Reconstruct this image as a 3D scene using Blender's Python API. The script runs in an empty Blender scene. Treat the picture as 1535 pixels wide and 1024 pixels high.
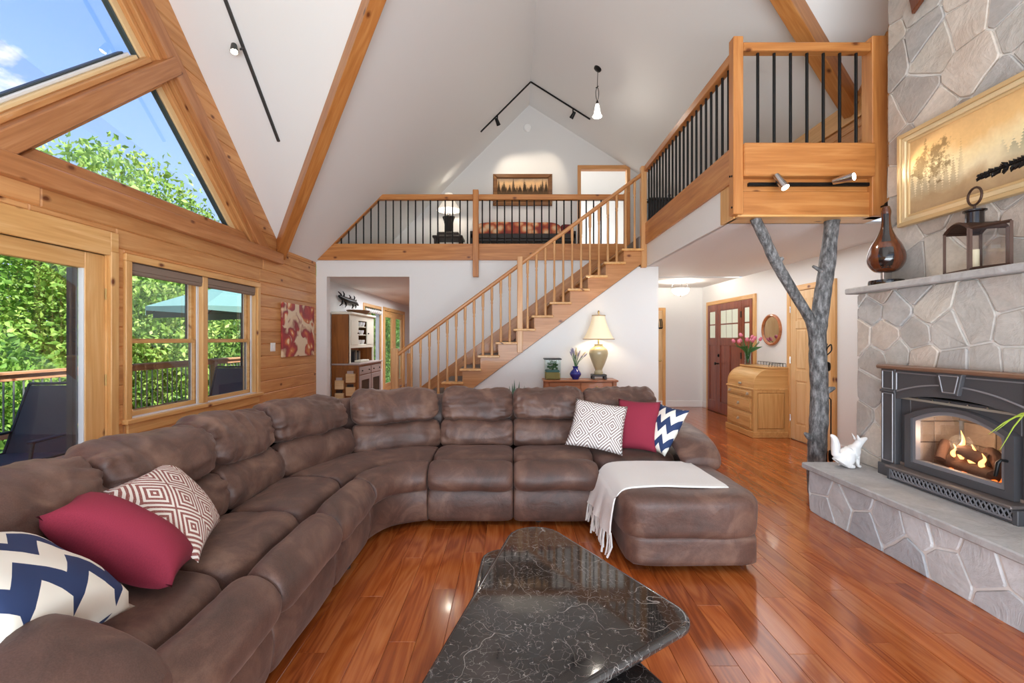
import bpy, bmesh, math, random
from mathutils import Vector as V, Matrix, noise

# ------------------------------------------------------------------ camera, world, sun, exposure
scn = bpy.context.scene
PI = math.pi
CAM_H = 1.38
cam_d = bpy.data.cameras.new('camera')
cam = bpy.data.objects.new('camera', cam_d)
scn.collection.objects.link(cam)
cam.location = (0, 0, CAM_H)
cam.rotation_euler = (PI / 2, 0, 0)
cam_d.sensor_width = 36
cam_d.lens = 670 * 36 / 1535
cam_d.shift_y = -3 / 1535
cam_d.clip_start = 0.05
cam_d.clip_end = 300
scn.camera = cam
vs = scn.view_settings
vs.view_transform = 'Standard'
vs.look = 'None'
vs.gamma = 1
vs.use_curve_mapping = False
vs.exposure = 0.55
scn.cycles.max_bounces = 8
scn.cycles.diffuse_bounces = 5
scn.cycles.glossy_bounces = 4
scn.cycles.transparent_max_bounces = 12
scn.cycles.transmission_bounces = 6
scn.cycles.sample_clamp_indirect = 6
scn.cycles.caustics_reflective = False
scn.cycles.caustics_refractive = False
try:
    scn.cycles.use_denoising = True
except Exception:
    pass


def lin(c):
    return c / 12.92 if c <= 0.04045 else ((c + 0.055) / 1.055) ** 2.4


def C(h):
    h = h.lstrip('#')
    return tuple(lin(int(h[i:i + 2], 16) / 255) for i in (0, 2, 4)) + (1.0,)


class NT:
    """tiny node helper"""
    def __init__(s, nt):
        s.nt = nt

    def n(s, t, ins=None, **kw):
        nd = s.nt.nodes.new('ShaderNode' + t)
        for k, v in kw.items():
            setattr(nd, k, v)
        for k, v in (ins or {}).items():
            sock = nd.inputs[k]
            if isinstance(v, bpy.types.NodeSocket):
                s.nt.links.new(v, sock)
            else:
                sock.default_value = v
        return nd

    def math(s, op, a, b=0.0, clamp=False):
        return s.n('Math', {0: a, 1: b}, operation=op, use_clamp=clamp).outputs[0]

    def mix(s, f, a, b, bt='MIX'):
        nd = s.n('MixRGB', {0: f, 1: a, 2: b}, blend_type=bt)
        return nd.outputs[0]

    def ramp(s, f, stops, interp='LINEAR'):
        nd = s.n('ValToRGB', {0: f})
        cr = nd.color_ramp
        cr.interpolation = interp
        while len(cr.elements) < len(stops):
            cr.elements.new(0.5)
        for e, (p, c) in zip(cr.elements, stops):
            e.position = p
            e.color = c if len(c) == 4 else tuple(c) + (1,)
        return nd.outputs[0]


SKY_STRENGTH = 1.0
w = bpy.data.worlds.new('sky')
scn.world = w
w.use_nodes = True
w.node_tree.nodes.clear()
q = NT(w.node_tree)
tc = q.n('TexCoord')
sep = q.n('SeparateXYZ', {0: tc.outputs['Generated']})
zz = q.math('MAXIMUM', sep.outputs[2], 0.0)
skyc = q.ramp(zz, [(0.0, C('#d9e9fb')), (0.22, C('#a9cdf6')), (0.45, C('#7ea9f0')), (0.75, C('#5b88e2')), (1.0, C('#4a76d4'))])
den = q.math('ADD', zz, 0.35)
cx_ = q.math('DIVIDE', sep.outputs[0], den)
cy_ = q.math('DIVIDE', sep.outputs[1], den)
cv = q.n('CombineXYZ', {0: cx_, 1: cy_, 2: 0.0})
cn = q.n('TexNoise', {'Vector': cv.outputs[0], 'Scale': 4.2, 'Detail': 7.0, 'Roughness': 0.55})
cm = q.ramp(cn.outputs[0], [(0.57, (0, 0, 0)), (0.66, (1, 1, 1))])
skyc = q.mix(cm, skyc, C('#ffffff'))
gm = q.math('GREATER_THAN', sep.outputs[2], -0.02)
col = q.mix(gm, C('#7c8a6c'), skyc)
bg = q.n('Background', {0: col, 1: SKY_STRENGTH})
out = q.n('OutputWorld', {0: bg.outputs[0]})


def light(name, kind, loc, energy, color=(1, 1, 1), rot=(0, 0, 0), **kw):
    d = bpy.data.lights.new(name, kind)
    d.energy = energy
    d.color = color
    for k, v in kw.items():
        setattr(d, k, v)
    o = bpy.data.objects.new(name, d)
    o.location = loc
    o.rotation_euler = rot
    scn.collection.objects.link(o)
    return o


def aim(o, target):
    d = V(target) - V(o.location)
    o.rotation_euler = d.to_track_quat('-Z', 'Y').to_euler()


sun = light('sun', 'SUN', (8, -4, 20), 7.5, (1.0, 0.95, 0.86), angle=0.02)
aim(sun, (8 - 10, -4 + 4.0, 20 - 11.5))
# area lamp standing in for daylight from the glazed wall behind the camera
rear = light('rear_window_daylight', 'AREA', (0.3, -3.0, 1.9), 130, (0.85, 0.935, 1.0), shape='RECTANGLE', size=6.0, size_y=3.0)
aim(rear, (0.3, 2.5, 5.2))
ceil_fill = light('ceiling_fill_lamp', 'AREA', (0.4, -1.3, 0.35), 350, (0.80, 0.91, 1.0), shape='RECTANGLE', size=4.8, size_y=2.6)  # added lamp low behind the camera, unseen, brightens the ceiling slopes
aim(ceil_fill, (1.0, 3.2, 5.4))
kit = light('dining_fill_lamp', 'AREA', (-2.2, 10.6, 2.41), 55, (0.92, 0.96, 1.0), shape='RECTANGLE', size=1.2, size_y=3.4)  # added lamp under the dining ceiling, no fixture; brightens hutch and wall
hal = light('entry_fill_lamp', 'AREA', (2.95, 5.9, 2.41), 20, (0.95, 0.98, 1.0), shape='RECTANGLE', size=1.3, size_y=3.4)  # added lamp under the entry ceiling, no fixture; brightens the wall behind the trunk
rml = light('upstairs_room_light', 'AREA', (0.95, 10.5, 5.3), 60, (0.95, 0.98, 1.0), shape='RECTANGLE', size=0.8, size_y=1.6)

# ------------------------------------------------------------------ helpers
COL = scn.collection
ORG = {}


def link(o):
    COL.objects.link(o)
    return o


def tag(o, label=None, cat=None, group=None, kind=None):
    if label:
        o['label'] = label
    if cat:
        o['category'] = cat
    if group:
        o['group'] = group
    if kind:
        o['kind'] = kind
    return o


def thing(name, loc, label, cat, group=None, rz=0.0):
    o = bpy.data.objects.new(name, None)
    o.empty_display_size = 0.1
    link(o)
    o.location = loc
    o.rotation_euler = (0, 0, rz)
    ORG[o.name] = V(loc) if rz == 0 else None
    return tag(o, label, cat, group)


def struct(name, loc=(0, 0, 0)):
    o = bpy.data.objects.new(name, None)
    link(o)
    o.location = loc
    ORG[o.name] = V(loc)
    o['kind'] = 'structure'
    return o


def cat_rom(pts, n, closed=True):
    out = []
    m = len(pts)
    dim = len(pts[0])
    segs = m if closed else m - 1
    for i in range(segs):
        if closed:
            p0, p1, p2, p3 = pts[(i - 1) % m], pts[i], pts[(i + 1) % m], pts[(i + 2) % m]
        else:
            p0, p1, p2, p3 = pts[max(i - 1, 0)], pts[i], pts[i + 1], pts[min(i + 2, m - 1)]
        for k in range(n):
            t = k / n
            out.append(tuple(0.5 * (2 * p1[a] + (p2[a] - p0[a]) * t + (2 * p0[a] - 5 * p1[a] + 4 * p2[a] - p3[a]) * t * t
                                    + (3 * p1[a] - p0[a] - 3 * p2[a] + p3[a]) * t ** 3) for a in range(dim)))
    if not closed:
        out.append(tuple(pts[-1]))
    return out


class MB:
    def __init__(s):
        s.v = []
        s.f = []

    def add(s, vs_, fs):
        b = len(s.v)
        s.v += [V(p) for p in vs_]
        s.f += [tuple(b + i for i in f) for f in fs]
        return s

    def box(s, x0, x1, y0, y1, z0, z1):
        return s.add([(x, y, z) for x in (x0, x1) for y in (y0, y1) for z in (z0, z1)],
                     [(0, 1, 3, 2), (4, 6, 7, 5), (0, 4, 5, 1), (2, 3, 7, 6), (0, 2, 6, 4), (1, 5, 7, 3)])

    def cbox(s, x0, x1, y0, y1, z0, z1, c=0.004):
        x0, x1 = min(x0, x1), max(x0, x1)
        y0, y1 = min(y0, y1), max(y0, y1)
        z0, z1 = min(z0, z1), max(z0, z1)
        c = min(c, (x1 - x0) * .4, (y1 - y0) * .4, (z1 - z0) * .4)
        xs, ys, zs = (x0, x1), (y0, y1), (z0, z1)
        vs_, idx = [], {}
        for i in (0, 1):
            for j in (0, 1):
                for k in (0, 1):
                    sx, sy, sz = (1 - 2 * i) * c, (1 - 2 * j) * c, (1 - 2 * k) * c
                    p = (xs[i], ys[j], zs[k])
                    idx[i, j, k, 0] = len(vs_); vs_.append((p[0], p[1] + sy, p[2] + sz))
                    idx[i, j, k, 1] = len(vs_); vs_.append((p[0] + sx, p[1], p[2] + sz))
                    idx[i, j, k, 2] = len(vs_); vs_.append((p[0] + sx, p[1] + sy, p[2]))
        fs = []
        for i in (0, 1):
            fs.append([idx[i, 0, 0, 0], idx[i, 1, 0, 0], idx[i, 1, 1, 0], idx[i, 0, 1, 0]])
            fs.append([idx[0, i, 0, 1], idx[1, i, 0, 1], idx[1, i, 1, 1], idx[0, i, 1, 1]])
            fs.append([idx[0, 0, i, 2], idx[1, 0, i, 2], idx[1, 1, i, 2], idx[0, 1, i, 2]])
        for a in (0, 1):
            for b in (0, 1):
                fs.append([idx[a, b, 0, 0], idx[a, b, 1, 0], idx[a, b, 1, 1], idx[a, b, 0, 1]])
                fs.append([idx[a, 0, b, 0], idx[a, 1, b, 0], idx[a, 1, b, 2], idx[a, 0, b, 2]])
                fs.append([idx[0, a, b, 1], idx[1, a, b, 1], idx[1, a, b, 2], idx[0, a, b, 2]])
                for k in (0, 1):
                    fs.append([idx[a, b, k, 0], idx[a, b, k, 1], idx[a, b, k, 2]])
        return s.add(vs_, fs)

    def tube(s, pts, r, n=8, cap=True, squash=None):
        pts = [V(p) for p in pts]
        if not isinstance(r, (list, tuple)):
            r = [r] * len(pts)
        vs_, fs = [], []
        t0 = (pts[1] - pts[0]).normalized()
        up = V((0, 0, 1)) if abs(t0.z) < 0.9 else V((1, 0, 0))
        a = t0.cross(up).normalized()
        for i, p in enumerate(pts):
            t = (pts[min(i + 1, len(pts) - 1)] - pts[max(i - 1, 0)]).normalized()
            a = (a - t * a.dot(t)).normalized()
            b = t.cross(a)
            for k in range(n):
                g = 2 * PI * k / n
                vs_.append(p + (a * math.cos(g) + b * math.sin(g)) * r[i])
        for i in range(len(pts) - 1):
            for k in range(n):
                fs.append((i * n + k, i * n + (k + 1) % n, (i + 1) * n + (k + 1) % n, (i + 1) * n + k))
        if cap:
            fs.append(tuple(range(n))[::-1])
            fs.append(tuple((len(pts) - 1) * n + k for k in range(n)))
        return s.add(vs_, fs)

    def lathe(s, prof, c=(0, 0, 0), n=24, sq=1.0, axis=None):
        """prof: [(r, h)] around the z axis at c (or around axis)"""
        c = V(c)
        M = Matrix.Identity(3) if axis is None else V(axis).to_track_quat('Z', 'Y').to_matrix()
        vs_, fs = [], []
        for r, h in prof:
            for k in range(n):
                g = 2 * PI * k / n
                vs_.append(c + M @ V((r * math.cos(g), r * sq * math.sin(g), h)))
        for i in range(len(prof) - 1):
            for k in range(n):
                fs.append((i * n + k, i * n + (k + 1) % n, (i + 1) * n + (k + 1) % n, (i + 1) * n + k))
        if prof[0][0] > 1e-6:
            fs.append(tuple(range(n))[::-1])
        if prof[-1][0] > 1e-6:
            fs.append(tuple((len(prof) - 1) * n + k for k in range(n)))
        return s.add(vs_, fs)

    def rings(s, rr, cap=True):
        n = len(rr[0])
        vs_ = [p for r in rr for p in r]
        fs = []
        for i in range(len(rr) - 1):
            for k in range(n):
                fs.append((i * n + k, i * n + (k + 1) % n, (i + 1) * n + (k + 1) % n, (i + 1) * n + k))
        if cap:
            b = len(vs_)
            for e, i in ((0, 0), (1, len(rr) - 1)):
                ctr = V((0, 0, 0))
                for p in rr[i]:
                    ctr += V(p)
                vs_.append(ctr / n)
                for k in range(n):
                    a, c = i * n + k, i * n + (k + 1) % n
                    fs.append((b + e, c, a) if e == 0 else (b + e, a, c))
        return s.add(vs_, fs)

    def prism(s, poly, ext, c=0.0):
        """poly: 3-D planar polygon, extruded by vector ext; c: chamfer on the far (ext) face"""
        poly = [V(p) for p in poly]
        ext = V(ext)
        n = len(poly)
        if c <= 0:
            vs_ = poly + [p + ext for p in poly]
            fs = [tuple(range(n))[::-1], tuple(range(n, 2 * n))]
            fs += [(i, (i + 1) % n, n + (i + 1) % n, n + i) for i in range(n)]
            return s.add(vs_, fs)
        e = ext.normalized()
        ins = inset3(poly, c, e)
        vs_ = poly + [p + ext - e * c for p in poly] + [p + ext for p in ins]
        fs = [tuple(range(n))[::-1], tuple(range(2 * n, 3 * n))]
        for a in (0, n):
            fs += [(a + i, a + (i + 1) % n, a + n + (i + 1) % n, a + n + i) for i in range(n)]
        return s.add(vs_, fs)

    def puffbox(s, x0, x1, y0, y1, z0, z1, k=5.0, n=10, amp=0.0, fr=3.0, M=None):
        c = V(((x0 + x1) / 2, (y0 + y1) / 2, (z0 + z1) / 2))
        h = V(((x1 - x0) / 2, (y1 - y0) / 2, (z1 - z0) / 2))
        bm = bmesh.new()
        bmesh.ops.create_cube(bm, size=2)
        bmesh.ops.subdivide_edges(bm, edges=bm.edges[:], cuts=n - 1, use_grid_fill=True)
        for v in bm.verts:
            p = v.co
            m = max(abs(p.x), abs(p.y), abs(p.z))
            nn = (abs(p.x) ** k + abs(p.y) ** k + abs(p.z) ** k) ** (1 / k)
            p = p * (m / nn)
            d = p.normalized()
            pos = V((p.x * h.x, p.y * h.y, p.z * h.z))
            if amp:
                pos += d * noise.noise((pos + c) * fr) * amp
            v.co = (M @ pos if M else pos) + c
        bm.verts.index_update()
        s.add([v.co for v in bm.verts], [tuple(v.index for v in f.verts) for f in bm.faces])
        bm.free()
        return s

    def build(s, name, mat, parent=None, smooth=None, local=False, kind=None, rotx=0.0):
        vs_ = s.v
        if parent is not None and not local:
            o_ = ORG.get(parent.name)
            if o_ is not None:
                vs_ = [p - o_ for p in vs_]
        piv = None
        if rotx:
            piv = V(vs_[0])
            Ri = Matrix.Rotation(-rotx, 3, 'X')
            vs_ = [Ri @ (p - piv) for p in vs_]
        me = bpy.data.meshes.new(name)
        me.from_pydata([tuple(p) for p in vs_], [], s.f)
        bm = bmesh.new()
        bm.from_mesh(me)
        bmesh.ops.recalc_face_normals(bm, faces=bm.faces)
        bm.to_mesh(me)
        bm.free()
        if mat is not None:
            me.materials.append(mat)
        if smooth is not None:
            me.polygons.foreach_set('use_smooth', [True] * len(me.polygons))
            if smooth < 180:
                me.set_sharp_from_angle(angle=math.radians(smooth))
        o = bpy.data.objects.new(name, me)
        link(o)
        if parent is not None:
            o.parent = parent
            ORG[o.name] = ORG.get(parent.name)
        else:
            ORG[o.name] = V((0, 0, 0))
        if piv is not None:
            o.location = piv
            o.rotation_euler = (rotx, 0, 0)
        if kind:
            o['kind'] = kind
        return o


def inset3(poly, c, nrm):
    n = len(poly)
    ctr = V((0, 0, 0))
    for p in poly:
        ctr += p
    ctr /= n
    res = []
    for i in range(n):
        p, a, b = poly[i], poly[i - 1], poly[(i + 1) % n]
        d1, d2 = (p - a).normalized(), (b - p).normalized()
        n1, n2 = nrm.cross(d1), nrm.cross(d2)
        if n1.dot(ctr - p) < 0:
            n1 = -n1
        if n2.dot(ctr - p) < 0:
            n2 = -n2
        m = n1 + n2
        if m.length < 1e-5:
            m = n1
        m.normalize()
        k = c / max(m.dot(n1), 0.45)
        res.append(p + m * k)
    return res


def beam(name, p0, p1, w_, h_, mat, parent=None, up=(0, 0, 1), c=0.006, off=(0, 0)):
    """bar from p0 to p1, its own local X along the grain; w_ sideways, h_ along up"""
    p0, p1 = V(p0), V(p1)
    x = (p1 - p0).normalized()
    y = V(up).cross(x).normalized()
    z = x.cross(y)
    L = (p1 - p0).length
    m = MB().cbox(0, L, -w_ / 2 + off[0], w_ / 2 + off[0], -h_ / 2 + off[1], h_ / 2 + off[1], c)
    o = m.build(name, mat, None, local=True)
    if parent is not None:
        o.parent = parent
        base = ORG[parent.name]
    else:
        base = V((0, 0, 0))
    M = Matrix((x, y, z)).transposed().to_4x4()
    M.translation = p0 - base
    o.matrix_local = M
    return o


def copy_tree(o, parent=None):
    c = o.copy()
    link(c)
    ORG[c.name] = ORG.get(o.name)
    if parent is not None:
        c.parent = parent
        c.matrix_parent_inverse = o.matrix_parent_inverse
    for ch in list(o.children):
        copy_tree(ch, c)
    return c


def clip(poly, a, b, c):
    """keep a*x+b*y<=c of a 2-D polygon"""
    res = []
    n = len(poly)
    for i in range(n):
        p, r = poly[i], poly[(i + 1) % n]
        dp, dr = a * p[0] + b * p[1] - c, a * r[0] + b * r[1] - c
        if dp <= 0:
            res.append(p)
        if (dp < 0 < dr) or (dr < 0 < dp):
            t = dp / (dp - dr)
            res.append((p[0] + (r[0] - p[0]) * t, p[1] + (r[1] - p[1]) * t))
    return res


def area2(p):
    return 0.5 * sum(p[i][0] * p[(i + 1) % len(p)][1] - p[(i + 1) % len(p)][0] * p[i][1] for i in range(len(p)))


# ------------------------------------------------------------------ materials
def mat(name, base=None, rough=0.5, metal=0.0, emis=None, es=0.0, coat=0.0, sheen=0.0, spec=None, bump=None, trans=0.0, alpha=None):
    m = bpy.data.materials.new(name)
    m.use_nodes = True
    b = m.node_tree.nodes['Principled BSDF']
    if base is not None:
        b.inputs['Base Color'].default_value = C(base) if isinstance(base, str) else base
    b.inputs['Roughness'].default_value = rough
    b.inputs['Metallic'].default_value = metal
    b.inputs['Coat Weight'].default_value = coat
    b.inputs['Sheen Weight'].default_value = sheen
    if spec is not None:
        b.inputs['Specular IOR Level'].default_value = spec
    if trans:
        b.inputs['Transmission Weight'].default_value = trans
    if emis:
        b.inputs['Emission Color'].default_value = C(emis)
        b.inputs['Emission Strength'].default_value = es
    if bump:
        k = NT(m.node_tree)
        t = k.n('TexCoord')
        nz = k.n('TexNoise', {'Vector': t.outputs['Object'], 'Scale': bump[0], 'Detail': 4.0})
        bp = k.n('Bump', {'Height': nz.outputs[0], 'Strength': bump[1], 'Distance': 0.01})
        m.node_tree.links.new(bp.outputs[0], b.inputs['Normal'])
    return m


def setc(m, sock, name='Base Color'):
    b = m.node_tree.nodes['Principled BSDF']
    m.node_tree.links.new(sock, b.inputs[name])


def wood(name, light_, mid, dark, axis='Y', rough=0.38, knots=True, coat=0.12, gs=1.0, var=0.22):
    m = mat(name, mid, rough, coat=coat)
    k = NT(m.node_tree)
    t = k.n('TexCoord')
    oi = k.n('ObjectInfo')
    r = k.math('MULTIPLY', oi.outputs['Random'], 37.0)
    off = k.n('CombineXYZ', {0: r, 1: r, 2: r})
    p = k.n('VectorMath', {0: t.outputs['Object'], 1: off.outputs[0]}, operation='ADD').outputs[0]
    st = {'X': (0.9, 11, 11), 'Y': (11, 0.9, 11), 'Z': (11, 11, 0.9)}[axis]
    mp = k.n('Mapping', {'Vector': p, 'Scale': tuple(a * gs for a in st)})
    n1 = k.n('TexNoise', {'Vector': mp.outputs[0], 'Scale': 1.0, 'Detail': 3.0, 'Distortion': 1.6})
    st2 = {'X': (2.5, 60, 60), 'Y': (60, 2.5, 60), 'Z': (60, 60, 2.5)}[axis]
    mp2 = k.n('Mapping', {'Vector': p, 'Scale': st2})
    n2 = k.n('TexNoise', {'Vector': mp2.outputs[0], 'Scale': 1.0, 'Detail': 3.0})
    f = k.math('ADD', k.math('MULTIPLY', n1.outputs[0], 0.7), k.math('MULTIPLY', n2.outputs[0], 0.3))
    c = k.ramp(f, [(0.26, C(dark)), (0.5, C(mid)), (0.72, C(light_))])
    if knots:
        sx = k.n('SeparateXYZ', {0: p})
        ia = 'XYZ'.index(axis)
        oth = [i for i in range(3) if i != ia]
        dn = k.n('TexNoise', {'Vector': p, 'Scale': 9.0})
        ua = k.math('ADD', k.math('MULTIPLY', sx.outputs[ia], 1.9), k.math('MULTIPLY', dn.outputs[0], 0.05))
        ub = k.math('ADD', k.math('MULTIPLY', k.math('ADD', sx.outputs[oth[0]], sx.outputs[oth[1]]), 3.1), k.math('MULTIPLY', dn.outputs[0], 0.07))
        cv2 = k.n('CombineXYZ', {0: ua, 1: ub, 2: 0.0})
        vo = k.n('TexVoronoi', {'Vector': cv2.outputs[0], 'Scale': 1.0}, voronoi_dimensions='2D')
        sc2 = k.n('SeparateXYZ', {0: vo.outputs['Color']})
        km = k.ramp(vo.outputs['Distance'], [(0.030, (1, 1, 1)), (0.048, (0.55, 0.55, 0.55)), (0.085, (0, 0, 0))])
        km = k.math('MULTIPLY', km, k.math('GREATER_THAN', sc2.outputs[0], 0.55))
        c = k.mix(km, c, C('#6b3513'))
    hv = k.n('HueSaturation', {'Color': c, 'Value': k.math('ADD', k.math('MULTIPLY', oi.outputs['Random'], var), 1 - var / 2)})
    setc(m, hv.outputs[0])
    return m


PINE = {a: wood('pine_board_' + a, '#dca76e', '#cd9158', '#b87a44', a, rough=.5, coat=.03) for a in 'XYZ'}
BEAMW = {a: wood('timber_' + a, '#c98f60', '#b57848', '#9c6035', a, var=0.08) for a in 'XYZ'}
GOLD = {a: wood('golden_timber_' + a, '#cf9356', '#bb793f', '#9f602d', a, var=0.08) for a in 'XYZ'}
FRAMEC = mat('cream_pine_frame', '#e8c793', 0.4)
PALE = {a: wood('pale_pine_' + a, '#e8bd84', '#d9a566', '#c48c4e', a, var=0.1) for a in 'XYZ'}
STAIRW = {a: wood('stair_oak_' + a, '#dcae7c', '#cc9761', '#b67f4b', a, knots=(a == 'X'), var=0.1) for a in 'XYZ'}
DOORP = {a: wood('door_pine_' + a, '#efd0a4', '#e4bd8a', '#d4a66f', a, knots=False, var=0.05) for a in 'XYZ'}
MAHOG = {a: wood('mahogany_' + a, '#9a5030', '#81391f', '#652814', a, knots=False, rough=0.3, var=0.08) for a in 'XYZ'}
DESKW = {a: wood('oak_desk_' + a, '#dfb47a', '#cf9f62', '#b8864a', a, knots=False, rough=0.35, var=0.06) for a in 'XYZ'}
STRW = wood('stringer_fir', '#d09a66', '#bf834d', '#a66b39', 'X', var=0.05)
CONSW = wood('console_cherry', '#bf7d4e', '#a9663a', '#8c4f2a', 'X', knots=False)
HUTW = wood('hutch_pine', '#a8692f', '#8f5522', '#713f16', 'Z')
CEDAR = {a: wood('deck_cedar_' + a, '#d0a27c', '#b98863', '#99694a', a, rough=0.7, coat=0) for a in 'XYZ'}
DARKW = mat('dark_stained_wood', '#2a1d17', 0.4)
WHITE = mat('white_wall_paint', '#e9e8e6', 0.75, bump=(60, 0.02))
CEIL = mat('white_ceiling_paint', '#ebeae8', 0.85)
TRIMW = mat('white_trim_paint', '#efeeec', 0.5)
BLACK = mat('black_metal', '#1b1a1a', 0.38, 0.6)
BLACKP = mat('black_powder_coat', '#201f20', 0.5)
IRON = mat('cast_iron', '#525154', 0.5, 0.2, bump=(120, 0.08))
IRONL = mat('cast_iron_ridge', '#8b898d', 0.42, 0.3)
IRONR = mat('rusty_brown_iron', '#4a342a', 0.5, 0.5)
CHROME = mat('polished_steel', '#c9c9cc', 0.2, 1.0)
BRASS = mat('brass', '#b99a62', 0.3, 1.0)
DARKGREY = mat('dark_grey_plastic', '#2c3034', 0.6)
GLOW = mat('lamp_glow', '#ffffff', 0.5, emis='#fff4e0', es=9.0)
GLOWS = mat('lit_bulb', '#ffffff', 0.5, emis='#fff2dc', es=25.0)
CREAM = mat('cream_paint', '#e6dfcc', 0.55)
PINKW = mat('whitewashed_pink_paint', '#b3a19b', 0.6)
STEELGREY = mat('grey_aluminium_track', '#4a4a49', 0.45, 0.5)
SASHW = mat('white_vinyl_sash', '#e4e2de', 0.4)
SASHG = mat('green_grey_sash', '#3f4747', 0.5)


def glass_mat(name, tint=(1, 1, 1, 1), refl=0.12):
    m = bpy.data.materials.new(name)
    m.use_nodes = True
    nt = m.node_tree
    nt.nodes.clear()
    k = NT(nt)
    fr = k.n('Fresnel', {0: 1.45})
    tr = k.n('BsdfTransparent', {0: tint})
    gl = k.n('BsdfGlossy', {0: (1, 1, 1, 1), 1: 0.0})
    f = k.math('MULTIPLY', fr.outputs[0], refl / 0.12 * 0.16, True)
    mx = k.n('MixShader', {0: f, 1: tr.outputs[0], 2: gl.outputs[0]})
    k.n('OutputMaterial', {0: mx.outputs[0]})
    return m


GLASS = glass_mat('window_glass')
GLASSJ = glass_mat('jar_glass', (0.86, 0.93, 0.93, 1), 0.2)
FROST = mat('leaded_obscure_glass', '#c9cfc0', 0.25, emis='#cfd6bd', es=0.25)  # faint emission stands in for daylight behind the door panes


def suede():
    m = mat('brown_microsuede', '#6b5047', 0.5, sheen=0.2, spec=0.5)
    b = m.node_tree.nodes['Principled BSDF']
    b.inputs['Sheen Roughness'].default_value = 0.45
    b.inputs['Sheen Tint'].default_value = C('#c9b0a6')
    k = NT(m.node_tree)
    t = k.n('TexCoord')
    n1 = k.n('TexNoise', {'Vector': t.outputs['Object'], 'Scale': 5.0, 'Detail': 5.0, 'Roughness': 0.6, 'Distortion': 0.8})
    n2 = k.n('TexNoise', {'Vector': t.outputs['Object'], 'Scale': 260.0, 'Detail': 2.0})
    mp = k.n('Mapping', {'Vector': t.outputs['Object'], 'Scale': (1.0, 1.0, 1.2)})
    n3 = k.n('TexNoise', {'Vector': mp.outputs[0], 'Scale': 7.0, 'Detail': 4.0, 'Distortion': 0.5})
    c = k.ramp(n1.outputs[0], [(0.3, C('#38241d')), (0.5, C('#53372d')), (0.7, C('#775848'))])
    c = k.mix(0.15, c, k.ramp(n2.outputs[0], [(0.3, C('#3f2b24')), (0.7, C('#8a6d61'))]))
    setc(m, c)
    h = k.math('ADD', k.math('MULTIPLY', n3.outputs[0], 1.0), k.math('MULTIPLY', n2.outputs[0], 0.04))
    bp = k.n('Bump', {'Height': h, 'Strength': 0.35, 'Distance': 0.02})
    m.node_tree.links.new(bp.outputs[0], b.inputs['Normal'])
    return m


SUEDE = suede()


def floorwood():
    m = mat('cherry_laminate', '#a5572b', 0.17, coat=0.3, spec=0.5)
    b = m.node_tree.nodes['Principled BSDF']
    b.inputs['Coat Roughness'].default_value = 0.06
    k = NT(m.node_tree)
    t = k.n('TexCoord')
    oi = k.n('ObjectInfo')
    r = k.math('MULTIPLY', oi.outputs['Random'], 91.0)
    off = k.n('CombineXYZ', {0: r, 1: k.math('MULTIPLY', r, 1.7), 2: 0.0})
    p = k.n('VectorMath', {0: t.outputs['Object'], 1: off.outputs[0]}, operation='ADD').outputs[0]
    mp = k.n('Mapping', {'Vector': p, 'Scale': (6.0, 0.75, 1.0)})
    n1 = k.n('TexNoise', {'Vector': mp.outputs[0], 'Scale': 1.0, 'Detail': 2.0, 'Distortion': 0.6})
    wv = k.math('SINE', k.math('MULTIPLY', n1.outputs[0], 60.0))
    mp2 = k.n('Mapping', {'Vector': p, 'Scale': (120.0, 4.0, 1.0)})
    n2 = k.n('TexNoise', {'Vector': mp2.outputs[0], 'Scale': 1.0, 'Detail': 3.0})
    f = k.math('ADD', k.math('MULTIPLY', wv, 0.11), k.math('ADD', k.math('MULTIPLY', n2.outputs[0], 0.45), 0.28))
    f = k.math('ADD', f, k.math('MULTIPLY', k.math('SUBTRACT', n1.outputs[0], 0.5), 0.9))
    c = k.ramp(f, [(0.15, C('#7c3814')), (0.42, C('#9d4d20')), (0.62, C('#b0602c')), (0.95, C('#c27842'))])
    hv = k.n('HueSaturation', {'Color': c, 'Value': k.math('ADD', k.math('MULTIPLY', oi.outputs['Random'], 0.28), 0.86)})
    setc(m, hv.outputs[0])
    return m


FLOORW = floorwood()


def stone_mat(name, cols, tint='#b08a6c'):
    m = mat(name, cols[0], 0.82)
    b = m.node_tree.nodes['Principled BSDF']
    k = NT(m.node_tree)
    t = k.n('TexCoord')
    oi = k.n('ObjectInfo')
    rc = k.ramp(oi.outputs['Random'], [(i / len(cols), C(c)) for i, c in enumerate(cols)], 'CONSTANT')
    n1 = k.n('TexNoise', {'Vector': t.outputs['Object'], 'Scale': 4.5, 'Detail': 7.0, 'Roughness': 0.65, 'Distortion': 0.7})
    n2 = k.n('TexNoise', {'Vector': t.outputs['Object'], 'Scale': 38.0, 'Detail': 4.0})
    v = k.math('ADD', k.math('MULTIPLY', n1.outputs[0], 0.75), k.math('ADD', k.math('MULTIPLY', n2.outputs[0], 0.3), 0.48))
    c = k.n('HueSaturation', {'Color': rc, 'Value': v}).outputs[0]
    wn = k.n('TexNoise', {'Vector': t.outputs['Object'], 'Scale': 2.1, 'Detail': 5.0})
    c = k.mix(k.ramp(wn.outputs[0], [(0.5, (0, 0, 0)), (0.75, (0.3, 0.3, 0.3))]), c, C(tint))
    setc(m, c)
    bp = k.n('Bump', {'Height': n1.outputs[0], 'Strength': 0.6, 'Distance': 0.03})
    m.node_tree.links.new(bp.outputs[0], b.inputs['Normal'])
    return m


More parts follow.
